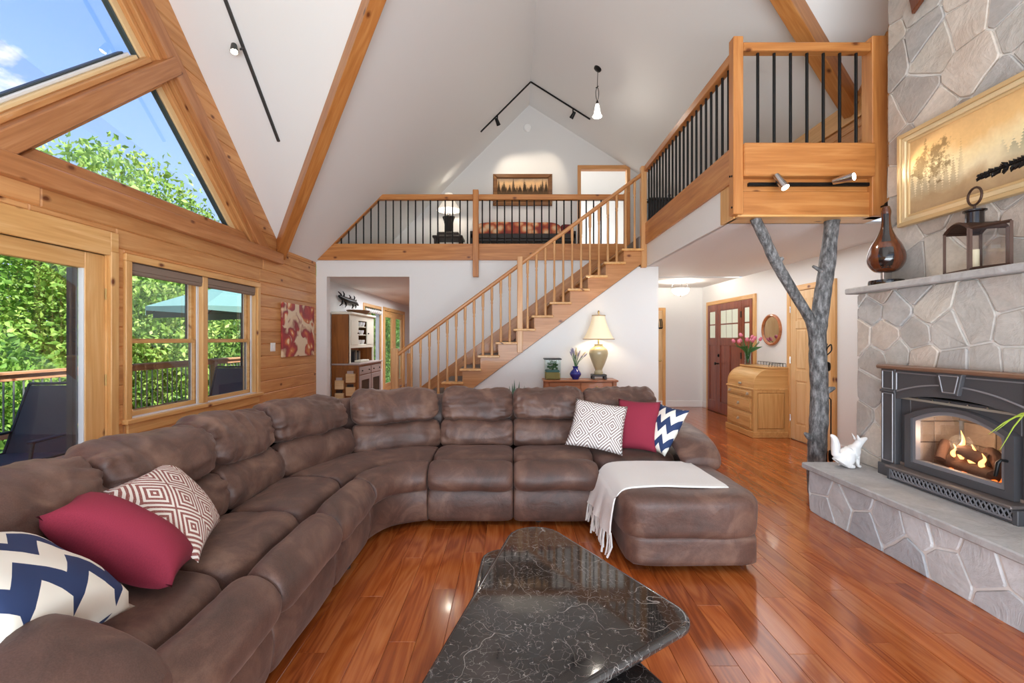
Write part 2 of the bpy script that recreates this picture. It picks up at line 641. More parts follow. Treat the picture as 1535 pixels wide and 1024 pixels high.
STONE = stone_mat('fieldstone', ['#c4bdb3', '#b4afa9', '#cec4b9', '#b0adaa', '#c2b6ab', '#bab6b0', '#d0c6bb', '#aea69f'])
STONEG = stone_mat('grey_fieldstone', ['#c2c2c2', '#b3b4b6', '#cbcbcb', '#abadb0', '#c5c5c4', '#b9b9ba'], '#8f969c')
MORTAR = mat('pale_mortar', '#dedbd6', 0.9, bump=(45, 0.35))
SLABM = stone_mat('bluestone_slab', ['#a8a6a6', '#acaaa9'], '#8f8a86')


def marble():
    m = mat('dark_emperador_marble', '#2a2624', 0.06, coat=0.3, spec=0.6)
    k = NT(m.node_tree)
    t = k.n('TexCoord')
    n0 = k.n('TexNoise', {'Vector': t.outputs['Object'], 'Scale': 4.0, 'Detail': 5.0})
    base = k.ramp(n0.outputs[0], [(0.3, C('#1d1a19')), (0.55, C('#34302e')), (0.75, C('#4c4542'))])
    vv = None
    for sc, wd, dist in ((3.5, 0.0022, 0.6), (8.0, 0.0045, 0.7), (14.0, 0.007, 0.8), (24.0, 0.011, 0.8)):
        dn = k.n('TexNoise', {'Vector': t.outputs['Object'], 'Scale': sc * 0.9, 'Detail': 3.0})
        dv = k.n('VectorMath', {0: dn.outputs[1], 1: (dist / sc * 2.2,) * 3}, operation='MULTIPLY')
        pv = k.n('VectorMath', {0: t.outputs['Object'], 1: dv.outputs[0]}, operation='ADD')
        vo = k.n('TexVoronoi', {'Vector': pv.outputs[0], 'Scale': sc}, feature='DISTANCE_TO_EDGE')
        mk = k.n('TexNoise', {'Vector': t.outputs['Object'], 'Scale': sc * 1.7, 'Detail': 2.0})
        e = k.ramp(vo.outputs['Distance'], [(0.0, (1, 1, 1)), (wd, (0, 0, 0))])
        g = k.ramp(mk.outputs[0], [(0.45, (0, 0, 0)), (0.53, (1, 1, 1))])
        r = k.math('MULTIPLY', e, g)
        vv = r if vv is None else k.math('MAXIMUM', vv, r)
    c = k.mix(k.math('MULTIPLY', vv, 0.7), base, C('#b7b0aa'))
    setc(m, c)
    return m


MARBLE = marble()


def pillow_mats():
    res = {}
    # concentric diamonds
    for nm, a, b in (('cream_brick_diamond_weave', '#e8e0d6', '#8d4f48'), ('white_taupe_diamond_weave', '#eeeae6', '#85706b')):
        m = mat(nm, a, 0.85)
        k = NT(m.node_tree)
        t = k.n('TexCoord')
        s = k.n('SeparateXYZ', {0: t.outputs['UV']})
        u = k.math('PINGPONG', k.math('MULTIPLY', s.outputs[0], 2.6), 0.5)
        v = k.math('PINGPONG', k.math('MULTIPLY', s.outputs[1], 2.1), 0.5)
        d = k.math('ADD', u, v)
        d1 = k.math('MINIMUM', d, k.math('SUBTRACT', 1.0, d))
        st = k.math('FRACT', k.math('ADD', k.math('MULTIPLY', d1, 7.0), 0.2))
        f = k.math('GREATER_THAN', st, 0.48)
        wv = k.n('TexNoise', {'Vector': t.outputs['UV'], 'Scale': 120.0})
        f = k.math('MULTIPLY', f, k.math('ADD', 0.5, wv.outputs[0]), True)
        setc(m, k.mix(f, C(a), C(b)))
        res[nm] = m
    m = mat('navy_cream_chevron', '#e9e4d6', 0.8)
    k = NT(m.node_tree)
    t = k.n('TexCoord')
    s = k.n('SeparateXYZ', {0: t.outputs['UV']})
    zg = k.math('PINGPONG', k.math('MULTIPLY', s.outputs[0], 3.0), 0.5)
    f = k.math('FRACT', k.math('ADD', k.math('MULTIPLY', s.outputs[1], 2.6), k.math('MULTIPLY', zg, 0.95)))
    f = k.math('GREATER_THAN', f, 0.5)
    setc(m, k.mix(f, C('#ece7da'), C('#23365f')))
    res['chevron'] = m
    m = mat('magenta_linen', '#93243f', 0.9)
    k = NT(m.node_tree)
    t = k.n('TexCoord')
    n1 = k.n('TexNoise', {'Vector': t.outputs['UV'], 'Scale': 130.0, 'Detail': 2.0})
    setc(m, k.mix(n1.outputs[0], C('#74182d'), C('#9c2d43')))
    res['magenta'] = m
    return res


PM = pillow_mats()
THROW = mat('white_knit_throw', '#e8e4de', 0.9, sheen=0.3, bump=(160, 0.3))


def leaf_mat(name, a, b, c):
    m = bpy.data.materials.new(name)
    m.use_nodes = True
    k = NT(m.node_tree)
    bs = m.node_tree.nodes['Principled BSDF']
    g = k.n('NewGeometry')
    n1 = k.n('TexNoise', {'Vector': g.outputs['Position'], 'Scale': 2.3, 'Detail': 4.0})
    cl = k.ramp(n1.outputs[0], [(0.3, C(a)), (0.5, C(b)), (0.68, C(c))])
    m.node_tree.links.new(cl, bs.inputs['Base Color'])
    bs.inputs['Roughness'].default_value = 0.55
    tr = k.n('BsdfTranslucent', {0: cl})
    mx = k.n('MixShader', {0: 0.4, 1: bs.outputs[0], 2: tr.outputs[0]})
    o = m.node_tree.nodes['Material Output']
    m.node_tree.links.new(mx.outputs[0], o.inputs[0])
    return m


LEAF = [leaf_mat('maple_leaf_green', '#4f7d30', '#7eae46', '#b9d46c'), leaf_mat('locust_leaf_green', '#5c8c3a', '#98c055', '#cfe08a'), leaf_mat('deep_leaf_green', '#3b6629', '#639440', '#9cc05c')]
PLANTG = mat('plant_green', '#3d6b35', 0.5)
PLANTY = mat('lime_green_blade', '#a9c24a', 0.45)
BARK = mat('tree_bark_brown', '#5a4a3c', 0.9)


def barkm():
    m = mat('grey_peeled_bark', '#6d6c6c', 0.6)
    b = m.node_tree.nodes['Principled BSDF']
    k = NT(m.node_tree)
    t = k.n('TexCoord')
    mp = k.n('Mapping', {'Vector': t.outputs['Object'], 'Scale': (34.0, 34.0, 13.0)})
    n1 = k.n('TexNoise', {'Vector': mp.outputs[0], 'Scale': 1.0, 'Detail': 5.0, 'Roughness': 0.7})
    setc(m, k.ramp(n1.outputs[0], [(0.34, C('#3a3939')), (0.5, C('#6a6969')), (0.66, C('#9c9b9b'))]))
    bp = k.n('Bump', {'Height': n1.outputs[0], 'Strength': 0.7, 'Distance': 0.02})
    m.node_tree.links.new(bp.outputs[0], b.inputs['Normal'])
    return m


LOGM = barkm()

# ------------------------------------------------------------------ setting: constants
XL, XR = -3.30, 3.90          # left log wall, right wall
YB, YF, YP = 7.54, 6.50, 3.86  # wall under the loft, stair wall, front of the balcony
YL, YH = 9.45, 9.15            # loft end wall, hall end wall
ZC = 2.44                      # ceiling under the loft
ZL = 2.88                      # loft floor
XW = 1.95                      # walkway edge
XRID, ZRID = 0.36, 6.34
rnd = random.Random(7)

# ------------------------------------------------------------------ floor of cherry planks
floor = struct('floor')
MB().box(-3.6, 4.2, -3.4, 15.2, -0.05, -0.012).build('subfloor', mat('dark_joint', '#4a2512', 0.8), floor)
PWD, PLN = 0.127, 1.22
pl = MB().cbox(-PWD / 2 + .0006, PWD / 2 - .0006, 0.0006, PLN - .0006, -0.012, 0, 0.0012)
proto = None
far = MB()
npl = 0
x = -3.55
row = 0
spots = []
while x < 4.15:
    y = -3.4 + (row * 0.43) % PLN - PLN
    while y < 15.2:
        spots.append((x, y))
        y += PLN
    x += PWD
    row += 1


def plank_rank(s_):
    X, Y = s_[0], s_[1] + PLN / 2
    if Y < 0.7 or X < -1.05 or (X > 2.45 and Y < 3.4) or (Y > 6.4 and X < 1.9) or Y > 9.5 or X > 3.95 or abs(X) > 1.2 * (Y + .6):
        return 1e9
    if X < 1.3 and Y > 3.6:
        return 500 + Y
    return Y


spots.sort(key=plank_rank)
for i, (X, Y) in enumerate(spots):
    if i < 296:
        if proto is None:
            o = pl.build('plank', FLOORW, floor)
            proto = o
        else:
            o = proto.copy()
            link(o)
        o.location = (X, Y, 0)
    else:
        far.box(X - PWD / 2 + .0006, X + PWD / 2 - .0006, Y + .0006, Y + PLN - .0006, -0.012, 0)
far.build('plank_field', FLOORW, floor, kind='stuff')

# ------------------------------------------------------------------ ceilings
RK0, RKS = (4.295, 4.643), 0.942        # rake of the window gable on the left wall


def rake(y):
    return RK0[1] - RKS * (y - RK0[0])


YC = 2.7                                 # middle of the window gable
YE = RK0[0] + (RK0[1] - 2.68) / RKS      # where the rake meets the eave
ZCG = rake(YC)
ceiling = struct('ceiling')


def slope(pts, name='slope'):
    n = (V(pts[1]) - V(pts[0])).cross(V(pts[2]) - V(pts[0])).normalized()
    if n.z < 0:
        n = -n
    m = MB().prism(pts, n * 0.08)
    return m.build(name, CEIL, ceiling)


xv = ZCG - 2.68 + XL
slope([(XL, YE, 2.68), (XL, YL + .1, 2.68), (XRID, YL + .1, ZRID), (XRID, YC, ZRID), (xv, YC, ZCG)])
slope([(XL, YE, 2.68), (xv, YC, ZCG), (XL, YC, ZCG)])
slope([(XL, 2 * YC - YE, 2.68), (XL, YC, ZCG), (xv, YC, ZCG)])
slope([(XL, 2 * YC - YE, 2.68), (xv, YC, ZCG), (XRID, YC, ZRID), (XRID, -3.2, ZRID), (XL, -3.2, 2.68)])


def zr_(x_):
    return ZRID - 0.63 * (x_ - XRID)


ZER = zr_(XR)
YVR, YCR = 5.1, 3.2
ZCR = ZER + 1.08 * (YVR - YCR)
xvr = XRID + (ZRID - ZCR) / 0.63
XO = XR + .12
slope([(XO, YVR + .07, ZER - .0756), (xvr, YCR, ZCR), (XRID, YCR, ZRID), (XRID, YL + .1, ZRID), (XO, YL + .1, ZER - .0756)])
slope([(XO, YVR + .07, ZER - .0756), (XO, YCR, ZCR), (xvr, YCR, ZCR)])
slope([(XR, 2 * YCR - YVR, ZER), (xvr, YCR, ZCR), (XR, YCR, ZCR)])
slope([(XR, 2 * YCR - YVR, ZER), (XR, -3.2, ZER), (XRID, -3.2, ZRID), (XRID, YCR, ZRID), (xvr, YCR, ZCR)])

low = MB().box(XL, XR, YB + .13, 15.0, ZC, ZC + .02)
low.box(XW + .02, XR, YP + .22, YB, ZC, ZC + .02)
c_h = low.build('ceiling_hall', CEIL, None)
c_h['kind'] = 'structure'
lf = MB().box(XL, XR, YB + .02, 15.0, ZL - .03, ZL)
lf.box(XW, XR, YP + .05, YB + .02, ZL - .03, ZL)
lf.build('floor_loft', mat('loft_carpet', '#a89c90', 0.95), None)['kind'] = 'structure'

# ------------------------------------------------------------------ left wall of horizontal pine boards
wl = struct('wall_left', (XL, 0, 0))
BRD = 0.165
DOOR = (0.80, 3.73, 0.0, 2.262)           # y0 y1 z0 z1 of the openings with their casings
WIN = (3.80, 5.84, 0.65, 2.115)


def lw(p):
    return V((XL, p[0], p[1]))


def plankpoly(poly, fn, nrm, mt, parent, t=0.035, c=0.009, name='plank'):
    if len(poly) < 3 or abs(area2(poly)) < 1e-3:
        return None
    m = MB().prism([fn(p) - V(nrm) * t for p in poly], V(nrm) * t, c)
    return m.build(name, mt, parent)


def split(a, b):
    cuts = [a]
    while cuts[-1] < b:
        cuts.append(cuts[-1] + rnd.uniform(1.5, 2.8))
    cuts[-1] = b
    if len(cuts) > 2 and cuts[-1] - cuts[-2] < 0.4:
        cuts.pop(-2)
    return list(zip(cuts[:-1], cuts[1:]))


def casing_line(y):
    return 4.467 - 0.97 * (y - 4.063)


nrow = int(math.ceil(6.2 / BRD))
for i in range(nrow):
    z0, z1 = i * BRD, (i + 1) * BRD
    ivs = [(-3.2, YB)]
    for (a, b, c0, c1) in (DOOR, WIN):
        if z0 < c1 - 1e-4 and z1 > c0 + 1e-4:
            for (q0, q1) in ((z0, min(z1, c0)), (max(z0, c1), z1)):
                if q1 - q0 > 0.004:
                    for a2, b2 in split(a, b):
                        plankpoly([(a2, q0), (b2, q0), (b2, q1), (a2, q1)], lw, (1, 0, 0), PINE['Y'], wl)
            nx = []
            for (s0, s1) in ivs:
                if b <= s0 or a >= s1:
                    nx.append((s0, s1))
                else:
                    if a > s0:
                        nx.append((s0, a))
                    if b < s1:
                        nx.append((b, s1))
            ivs = nx
    if z1 <= 2.60 + 1e-6 or z0 < 2.5:
        z1 = min(z1, 2.60)
        for s0, s1 in ivs:
            for a, b in split(s0, s1):
                poly = [(a, z0), (b, z0), (b, z1), (a, z1)]
                if i == nrow:
                    pass
                plankpoly(poly, lw, (1, 0, 0), PINE['Y'], wl)
        if z1 < 2.60 - 1e-6 or z1 == (i + 1) * BRD:
            continue
        z0, z1 = 2.60, (i + 1) * BRD
    for side in (0, 1):
        poly = [(YC, z0), (YB, z0), (YB, z1), (YC, z1)]
        # below the rake and outside the casing line, or below the eave of the main roof
        p1 = clip(poly, RKS, 1, RK0[1] + RKS * RK0[0] + .05)
        p1 = clip(p1, -0.97, -1, -(4.467 + 0.97 * 4.063)) if p1 else p1
        p2 = clip([(YE, z0), (YB, z0), (YB, z1), (YE, z1)], 0, 1, 2.73)
        for pp in (p1, p2):
            if len(pp) >= 3:
                if pp is p1 and z0 < 2.68:
                    pp = clip(pp, 1, 0, YE)
                if len(pp) < 3:
                    continue
                if side:
                    pp = [(2 * YC - a, b) for a, b in pp][::-1]
                plankpoly(pp, lw, (1, 0, 0), PINE['Y'], wl)

beam('sill_beam', (XL + .03, -1.0, 2.515), (XL + .03, 6.32, 2.515), 0.09, 0.15, BEAMW['X'], wl)

# casing boards along the rake, both sides
rd = V((0, 1, -RKS)).normalized()
rn = V((0, -RKS, -1)).normalized()
R0 = V((XL, RK0[0], RK0[1]))


def rk(s_, off, x_=0.0):
    return R0 + rd * s_ + rn * off + V((x_, 0, 0))


S0, S1 = -2.25, 2.75


def mir(p):
    return V((p[0], 2 * YC - p[1], p[2]))


def rake_board(name, o0, o1, x0, x1, mt, parent, s0=S0, s1=S1, both=True):
    for sd in ((0, 1) if both else (0,)):
        # end cuts: vertical at YC, horizontal on the sill beam
        def pt(off, top):
            if top:
                a = rk(0, off)
                s_ = (YC - a.y) / rd.y
            else:
                a = rk(0, off)
                s_ = (2.59 - a.z) / rd.z
            return rk(s_, off)
        poly = [pt(o0, 1), pt(o0, 0), pt(o1, 0), pt(o1, 1)]
        if sd:
            poly = [mir(p) for p in poly]
        m = MB().prism([V((x0, p.y, p.z)) for p in poly], (x1 - x0, 0, 0), 0.006)
        m.build(name, mt, parent, rotx=math.atan2(-RKS, 1) * (-1 if sd else 1))


win2 = struct('window_2', (XL, YC, 2.6))
WOODF = BEAMW['Z']
rake_board('casing', 0.29, 0.465, XL - .05, XL + .035, BEAMW['Y'], win2)
rake_board('frame_step', 0.465, 0.52, XL - .12, XL - .01, PINE['Y'], win2)
rake_board('frame_step', 0.52, 0.575, XL - .14, XL - .05, PINE['Y'], win2)
rake_board('frame_step', 0.575, 0.655, XL - .16, XL - .085, FRAMEC, win2)
rake_board('sash_edge', 0.655, 0.672, XL - .15, XL - .10, SASHG, win2)
# diagonal mullions rising from the middle of the sill beam to the rakes
for sd in (0, 1):
    fm = (lambda p: mir(p)) if sd else (lambda p: V(p))
    a, b = V((XL, 2.70, 2.475)), V((XL, 4.36, 4.055))
    d = (b - a).normalized()
    nup = V((0, -d.z, d.y))

    def strip(name, o0, o1, x0, x1, mt, q0=0.0, q1=None):
        L = (b - a).length if q1 is None else q1
        poly = [a + d * q0 + nup * o0, a + d * L + nup * o0, a + d * L + nup * o1, a + d * q0 + nup * o1]
        poly = [fm(p) for p in poly]
        MB().prism([V((x0, p.y, p.z)) for p in poly], (x1 - x0, 0, 0), 0.008).build(name, mt, win2, rotx=math.atan2(d.z, d.y) * (-1 if sd else 1))
    strip('mullion', -0.075, 0.075, XL - .16, XL + .06, BEAMW['Y'], 0.08)
    strip('mullion_cap', 0.075, 0.12, XL - .14, XL - .02, PINE['Y'], 0.15, 2.05)
    strip('frame_step', 0.12, 0.155, XL - .15, XL - .06, FRAMEC, 0.15, 1.95)
    strip('frame_step', 0.155, 0.185, XL - .16, XL - .085, SASHW, 0.15, 1.9)
    strip('sash_edge', 0.185, 0.20, XL - .15, XL - .10, SASHG, 0.15, 1.86)
    strip('frame_step', -0.135, -0.075, XL - .16, XL - .07, PINE['Y'], 0.25, 2.15)
    # sill frame of the low triangle
    sl = [V((XL, 3.0, 2.60)), V((XL, 5.70, 2.60)), V((XL, 5.55, 2.715)), V((XL, 3.12, 2.715))]
    sl = [fm(p) for p in sl]
    MB().prism([V((XL - .16, p.y, p.z)) for p in sl], (.13, 0, 0), 0.008).build('sill_frame', BEAMW['Y'], win2)
    tri = [fm(V(p)) for p in ((0, 3.0, 2.65), (0, 5.5, 2.65), (0, 4.25, 3.85))]
    MB().prism([V((XL - .125, p.y, p.z)) for p in tri], (.006, 0, 0)).build('pane', GLASS, win2)
    dia = [fm(V(p)) for p in ((0, 2.7, 2.60), (0, 4.15, 4.0), (0, 2.7, 5.45))]
    MB().prism([V((XL - .125, p.y, p.z)) for p in dia], (.006, 0, 0)).build('pane', GLASS, win2)

# ------------------------------------------------------------------ double-hung window
w1 = struct('window_1', (XL, 4.82, 0.65))


def frame_rect(parent, name, x0, x1, y0, y1, z0, z1, wd, mts, c=0.005, bottom=True, top=None):
    """four mitre-less boards around a rectangle in the plane X"""
    top = wd if top is None else top
    MB().cbox(x0, x1, y0, y0 + wd, z0, z1 - top, c).build(name, mts[1], parent)
    MB().cbox(x0, x1, y1 - wd, y1, z0, z1 - top, c).build(name, mts[1], parent)
    MB().cbox(x0, x1, y0, y1, z1 - top, z1, c).build(name, mts[0], parent)
    if bottom:
        MB().cbox(x0, x1, y0 + wd, y1 - wd, z0, z0 + wd, c).build(name, mts[0], parent)


frame_rect(w1, 'casing', XL - .03, XL + .02, 3.80, 5.84, 0.65, 2.115, 0.062, (PALE['Y'], PALE['Z']), bottom=False)
MB().cbox(XL - .03, XL + .05, 3.78, 5.86, 0.655, 0.695, .006).build('sill', PALE['Y'], w1)
MB().cbox(XL - .03, XL + .018, 3.82, 5.82, 0.56, 0.655, .005).build('apron', PALE['Y'], w1)
MB().box(XL - .16, XL - .0, 3.862, 5.778, .665, .70).build('sill_board', SASHW, w1)
MB().box(XL - .16, XL - .0, 3.862, 5.778, 2.053, 2.075).build('head_board', PALE['Y'], w1)
for yy in (3.862, 5.756):
    MB().box(XL - .16, XL - .0, yy, yy + .022, .69, 2.06).build('jamb', PALE['Z'], w1)
MB().cbox(XL - .15, XL - .0, 4.775, 4.855, .70, 2.055, .005).build('mullion', PALE['Z'], w1)
for (a, b) in ((3.884, 4.775), (4.855, 5.756)):
    for (z0, z1, xo) in ((1.345, 2.055, XL - .13), (.70, 1.375, XL - .095)):
        s_ = MB()
        wd = .042
        s_.cbox(xo, xo + .03, a, a + wd, z0, z1, .003).cbox(xo, xo + .03, b - wd, b, z0, z1, .003)
        s_.cbox(xo + .001, xo + .0288, a + .001, b - .001, z0, z0 + wd, .003).cbox(xo + .001, xo + .0288, a + .001, b - .001, z1 - wd * .7, z1, .003)
        so = s_.build('sash', PALE['Y'], w1)
        e = MB()
        e.box(xo - .012, xo, b - wd - .03, b, z0, z1).build('track', SASHG, so)
        e = MB().box(xo - .012, xo + .004, b - wd - .012, b - wd, z0 + .03, z1 - .03)
        e.build('glazing_bead', SASHW, so)
        MB().box(xo + .010, xo + .016, a + wd, b - wd, z0 + wd, z1 - wd * .7).build('pane', GLASS, so)
    MB().box(XL - .055, XL - .045, b - .03, b, .70, 2.05).build('jamb_liner', SASHW, w1)
    bl = tag(MB().cbox(XL - .06, XL - .005, a - .015, b + .015, 1.975, 2.053, .01).build('roller_blind', mat('taupe_blind_fabric_%d' % int(a), '#8a7769', 0.8)),
             'rolled-up taupe fabric blind over the window half ' + ('next to the patio door' if a < 4 else 'next to the flower canvas'), 'blind', 'rolled-up window blinds')
    MB().tube([(XL - .03, a - .01, 1.965), (XL - .03, b + .01, 1.965)], .022, 10).build('roll', bl.data.materials[0], bl)

# ------------------------------------------------------------------ patio door with two leaves
d1 = struct('door_1', (XL, 2.7, 0))
MB().cbox(XL - .03, XL + .022, 0.80, 3.655, 2.066, 2.262, .005).build('casing', PALE['Y'], d1)
MB().box(XL - .14, XL - .0, 0.85, 3.68, 2.066, 2.12).build('head_jamb', PALE['Y'], d1)
MB().box(XL - .14, XL - .0, 3.641, 3.70, 0, 2.12).build('side_jamb', PALE['Z'], d1)
MB().cbox(XL - .03, XL + .025, 3.655, 3.73, 0, 2.10, .005).build('casing', PALE['Z'], d1)
MB().cbox(XL - .03, XL + .022, 3.655, 3.73, 2.10, 2.262, .005).build('casing', PALE['Y'], d1)
MB().cbox(XL - .03, XL + .025, 0.80, 0.875, 0, 2.075, .005).build('casing', PALE['Z'], d1)
for (a, b) in ((2.70, 3.64), (1.74, 2.68), (0.88, 1.72)):
    lf_ = MB()
    lf_.cbox(XL - .07, XL - .015, a, a + .13, .02, 2.065, .005)
    lo = lf_.build('door_leaf', PALE['Z'], d1)
    MB().cbox(XL - .07, XL - .015, b - .17, b, .02, 2.065, .005).build('stile', PALE['Z'], lo)
    MB().cbox(XL - .07, XL - .015, a + .13, b - .17, 1.935, 2.065, .005).build('top_rail', PALE['Y'], lo)
    MB().cbox(XL - .07, XL - .015, a + .13, b - .17, .02, .24, .005).build('bottom_rail', PALE['Y'], lo)
    MB().box(XL - .06, XL - .02, b - .178, b - .17, .24, 1.935).build('glazing_bead', SASHW, lo)
    MB().box(XL - .115, XL - .07, b - .215, b - .172, .24, 1.935).build('screen_stile', BLACKP, lo)
    MB().box(XL - .05, XL - .044, a + .13, b - .17, .24, 1.935).build('pane', GLASS, lo)
    for zz_ in (1.75, 1.05, .3):
        MB().tube([(XL - .008, b + .004, zz_ - .045), (XL - .008, b + .004, zz_ + .045)], .008, 8).build('hinge', BRASS, lo)

# ------------------------------------------------------------------ right gable, knee wall, right wall
wr = struct('wall_right', (XR, 0, 0))
m = MB().box(XR, XR + .1, 2.0, YL, 0, ZC)
m.box(XR, XR + .1, -3.2, 2.0, 0, ZL)
m.build('drywall', WHITE, wr)


def rw(p):
    return V((XR, p[0], p[1]))


for i in range(26):
    z0, z1 = ZL - .1 + i * BRD, ZL - .1 + (i + 1) * BRD
    for sd in (0, 1):
        y1 = YL if not sd else 2 * YCR + 3.2
        poly = [(YCR, z0), (y1, z0), (y1, z1), (YCR, z1)]
        p2 = clip(poly, 0, 1, ZER + .03) if z0 < ZER else []
        p1 = clip(clip(poly, 1.08, 1, ZER + 1.08 * YVR + .08), 0, -1, -ZER)
        for pp in (p2, p1):
            if len(pp) >= 3:
                if sd:
                    pp = [(2 * YCR - a, b) for a, b in pp][::-1]
                plankpoly(pp, rw, (-1, 0, 0), PINE['Y'], wr)
MB().cbox(XR - .03, XR - .0, YVR - .3, YL, ZER - .24, ZER - .0, .005).build('frieze_board', PALE['Y'], wr)
bb = MB().cbox(XR - .016, XR, 5.0, 5.36, 0, .13, .004).cbox(XR - .016, XR, 6.30, 7.12, 0, .13, .004).cbox(XR - .016, XR, 8.91, YH, 0, .13, .004)
bb.build('baseboard_right', TRIMW)['kind'] = 'structure'
MB().cbox(2.0, XR - .016, YH - .016, YH, 0, .13, .004).build('baseboard_hall', TRIMW)['kind'] = 'structure'
wh = MB().box(2.05, XR + .1, YH, YH + .1, 0, ZC)
wh.build('wall_hall', WHITE)['kind'] = 'structure'

# ------------------------------------------------------------------ wall under the loft (with its wide opening) and stair wall
wb = MB().box(XL, -3.125, YB, YB + .14, 0, ZC + .30)
wb.box(-3.125, -1.73, YB, YB + .14, ZC, ZC + .30)
wb.box(-1.73, 2.05, YB, YB + .14, 0, ZC + .30)
wb.build('wall_back', WHITE)['kind'] = 'structure'
ws = MB().prism([(-1.47, YF, 0), (2.13, YF, 0), (2.13, YF, ZC), (1.835, YF, ZC)], (0, .09, 0))
ws.box(2.04, 2.13, YF + .09, 8.9, 0, ZC)
ws.build('wall_stair', WHITE)['kind'] = 'structure'
MB().cbox(-1.3, 2.146, YF - .014, YF, 0, .12, .004).build('baseboard_stair', TRIMW)['kind'] = 'structure'
kt = MB().box(XL - .12, XL, YB, 9.95, 0, ZC).box(XL - .12, XL, 11.2, 11.5, 0, ZC).box(XL - .12, XL, 13.6, 15, 0, ZC)
kt.box(XL - .12, XL, 9.95, 11.2, 0, .7).box(XL - .12, XL, 9.95, 11.2, 2.14, ZC).box(XL - .12, XL, 11.5, 13.6, 2.15, ZC)
kt.box(XL, 2.1, 15, 15.1, 0, ZC).box(2.1, 2.2, 8.9, 15, 0, ZC)
kt.build('wall_dining', WHITE)['kind'] = 'structure'
# end wall of the loft with its doorway
wo = MB()
DX0, DX1, DZ = 1.45, 2.43, 4.98
for poly in ([(XL, 2.5), (XRID, 2.5), (XRID, ZRID + .1), (XL, 2.78)], [(XRID, ZL), (DX0, ZL), (DX0, zr_(DX0) + .15), (XRID, ZRID + .1)], [(DX1, ZL), (XR, ZL), (XR, ZER + .1), (DX1, zr_(DX1) + .1)], [(DX0, DZ), (DX1, DZ), (DX1, zr_(DX1) + .1), (DX0, zr_(DX0) + .15)]):
    wo.prism([(a, YL, b) for a, b in poly], (0, .1, 0))
wo.build('wall_loft', mat('loft_grey_white_paint', '#dcdad8', 0.8))['kind'] = 'structure'
dc = struct('trim_1', (1.94, YL, ZL))
for (a, b, c0, c1) in ((1.385, 1.455, ZL, 5.05), (2.425, 2.495, ZL, 5.05)):
    MB().cbox(a, b, YL - .025, YL + .11, c0, c1, .005).build('casing', PINE['Z'], dc)
MB().cbox(1.385, 2.495, YL - .026, YL + .11, 4.975, 5.06, .005).build('casing', PINE['X'], dc)
rm = MB().box(.4, 3.5, 12.4, 12.5, ZL, 5.5).box(.4, .5, YL + .1, 12.4, ZL, 5.5).box(3.4, 3.5, YL + .1, 12.4, ZL, 5.5).box(.4, 3.5, YL + .1, 12.4, 5.4, 5.5)
rm.build('wall_upstairs_room', WHITE)['kind'] = 'structure'
# wall behind the camera with its wide glazed bays
rw_ = MB()
ZT = 6.4
for a, b in ((XL - .1, -3.0), (-1.05, -.85), (1.15, 1.35), (3.4, XR + .1)):
    rw_.box(a, b, -3.25, -3.15, 0, 4.3)
rw_.box(XL - .1, XR + .1, -3.25, -3.15, 4.3, 6.4).box(XL - .1, XR + .1, -3.25, -3.15, 0, .35).box(XL - .1, XR + .1, -3.25, -3.15, 2.2, 2.35)
rw_.build('wall_rear', WHITE)['kind'] = 'structure'

# ------------------------------------------------------------------ valley beams
vb = beam('valley_beam', (XL - .05, YE + .04, 2.60), (xv - .2, YC + .2, ZCG - .25), 0.14, 0.20, GOLD['X'])
tag(vb, 'long honey timber valley beam rising from the log wall beside the left ceiling track', 'beam', 'valley beams')
vb2 = beam('valley_beam', (XR + .02, YVR + .03, ZER - .09), (xvr + .1, YCR + .1, ZCR - .14), 0.15, 0.22, GOLD['X'])
tag(vb2, 'honey timber valley beam dropping behind the balcony balusters beside the stone chimney', 'beam', 'valley beams')

# ------------------------------------------------------------------ stone chimney and hearth
XS, XU = 2.84, 3.09            # lower and upper stone faces
YS = 3.66                      # end of the chimney
XHF, YHE = 2.41, 3.61          # hearth front face and end


def voronoi(seeds, rect, gap):
    a0, a1, b0, b1 = rect
    res = []
    for i, s_ in enumerate(seeds):
        poly = [(a0, b0), (a1, b0), (a1, b1), (a0, b1)]
        for j, t in enumerate(seeds):
            if i == j:
                continue
            nx, ny = t[0] - s_[0], t[1] - s_[1]
            d = math.hypot(nx, ny)
            if d > 2.2:
                continue
            nx, ny = nx / d, ny / d
            mx, my = (s_[0] + t[0]) / 2, (s_[1] + t[1]) / 2
            poly = clip(poly, nx, ny, nx * mx + ny * my - gap / 2)
            if len(poly) < 3:
                break
        if len(poly) >= 3 and abs(area2(poly)) > 0.002:
            res.append(poly)
    return res


def seeds_in(rect, dist, seed, asp=1.0, tries=4000):
    r = random.Random(seed)
    a0, a1, b0, b1 = rect
    pts = []
    for _ in range(tries):
        p = (r.uniform(a0, a1), r.uniform(b0, b1))
        dd = dist * r.choice((.5, .7, .9, 1.1, 1.3, 1.5))
        if all(math.hypot((p[0] - s_[0]) / asp, p[1] - s_[1]) > dd for s_ in pts):
            pts.append(p)
    return pts


def rough_poly(p, r, amp):
    o = []
    n = len(p)
    ar = math.sqrt(abs(area2(p)))
    for i in range(n):
        a, b = p[i], p[(i + 1) % n]
        L = math.hypot(b[0] - a[0], b[1] - a[1])
        # knock the corner off a little, wobble the edge
        t = min(0.16, r.uniform(0.004, 0.02) / max(L, 1e-4))
        o.append((a[0] + (b[0] - a[0]) * t, a[1] + (b[1] - a[1]) * t))
        if L > .22:
            w_ = r.uniform(-amp, amp) * L
            o.append(((a[0] + b[0]) / 2 - (b[1] - a[1]) / L * w_, (a[1] + b[1]) / 2 + (b[0] - a[0]) / L * w_))
        o.append((b[0] - (b[0] - a[0]) * t, b[1] - (b[1] - a[1]) * t))
    return o


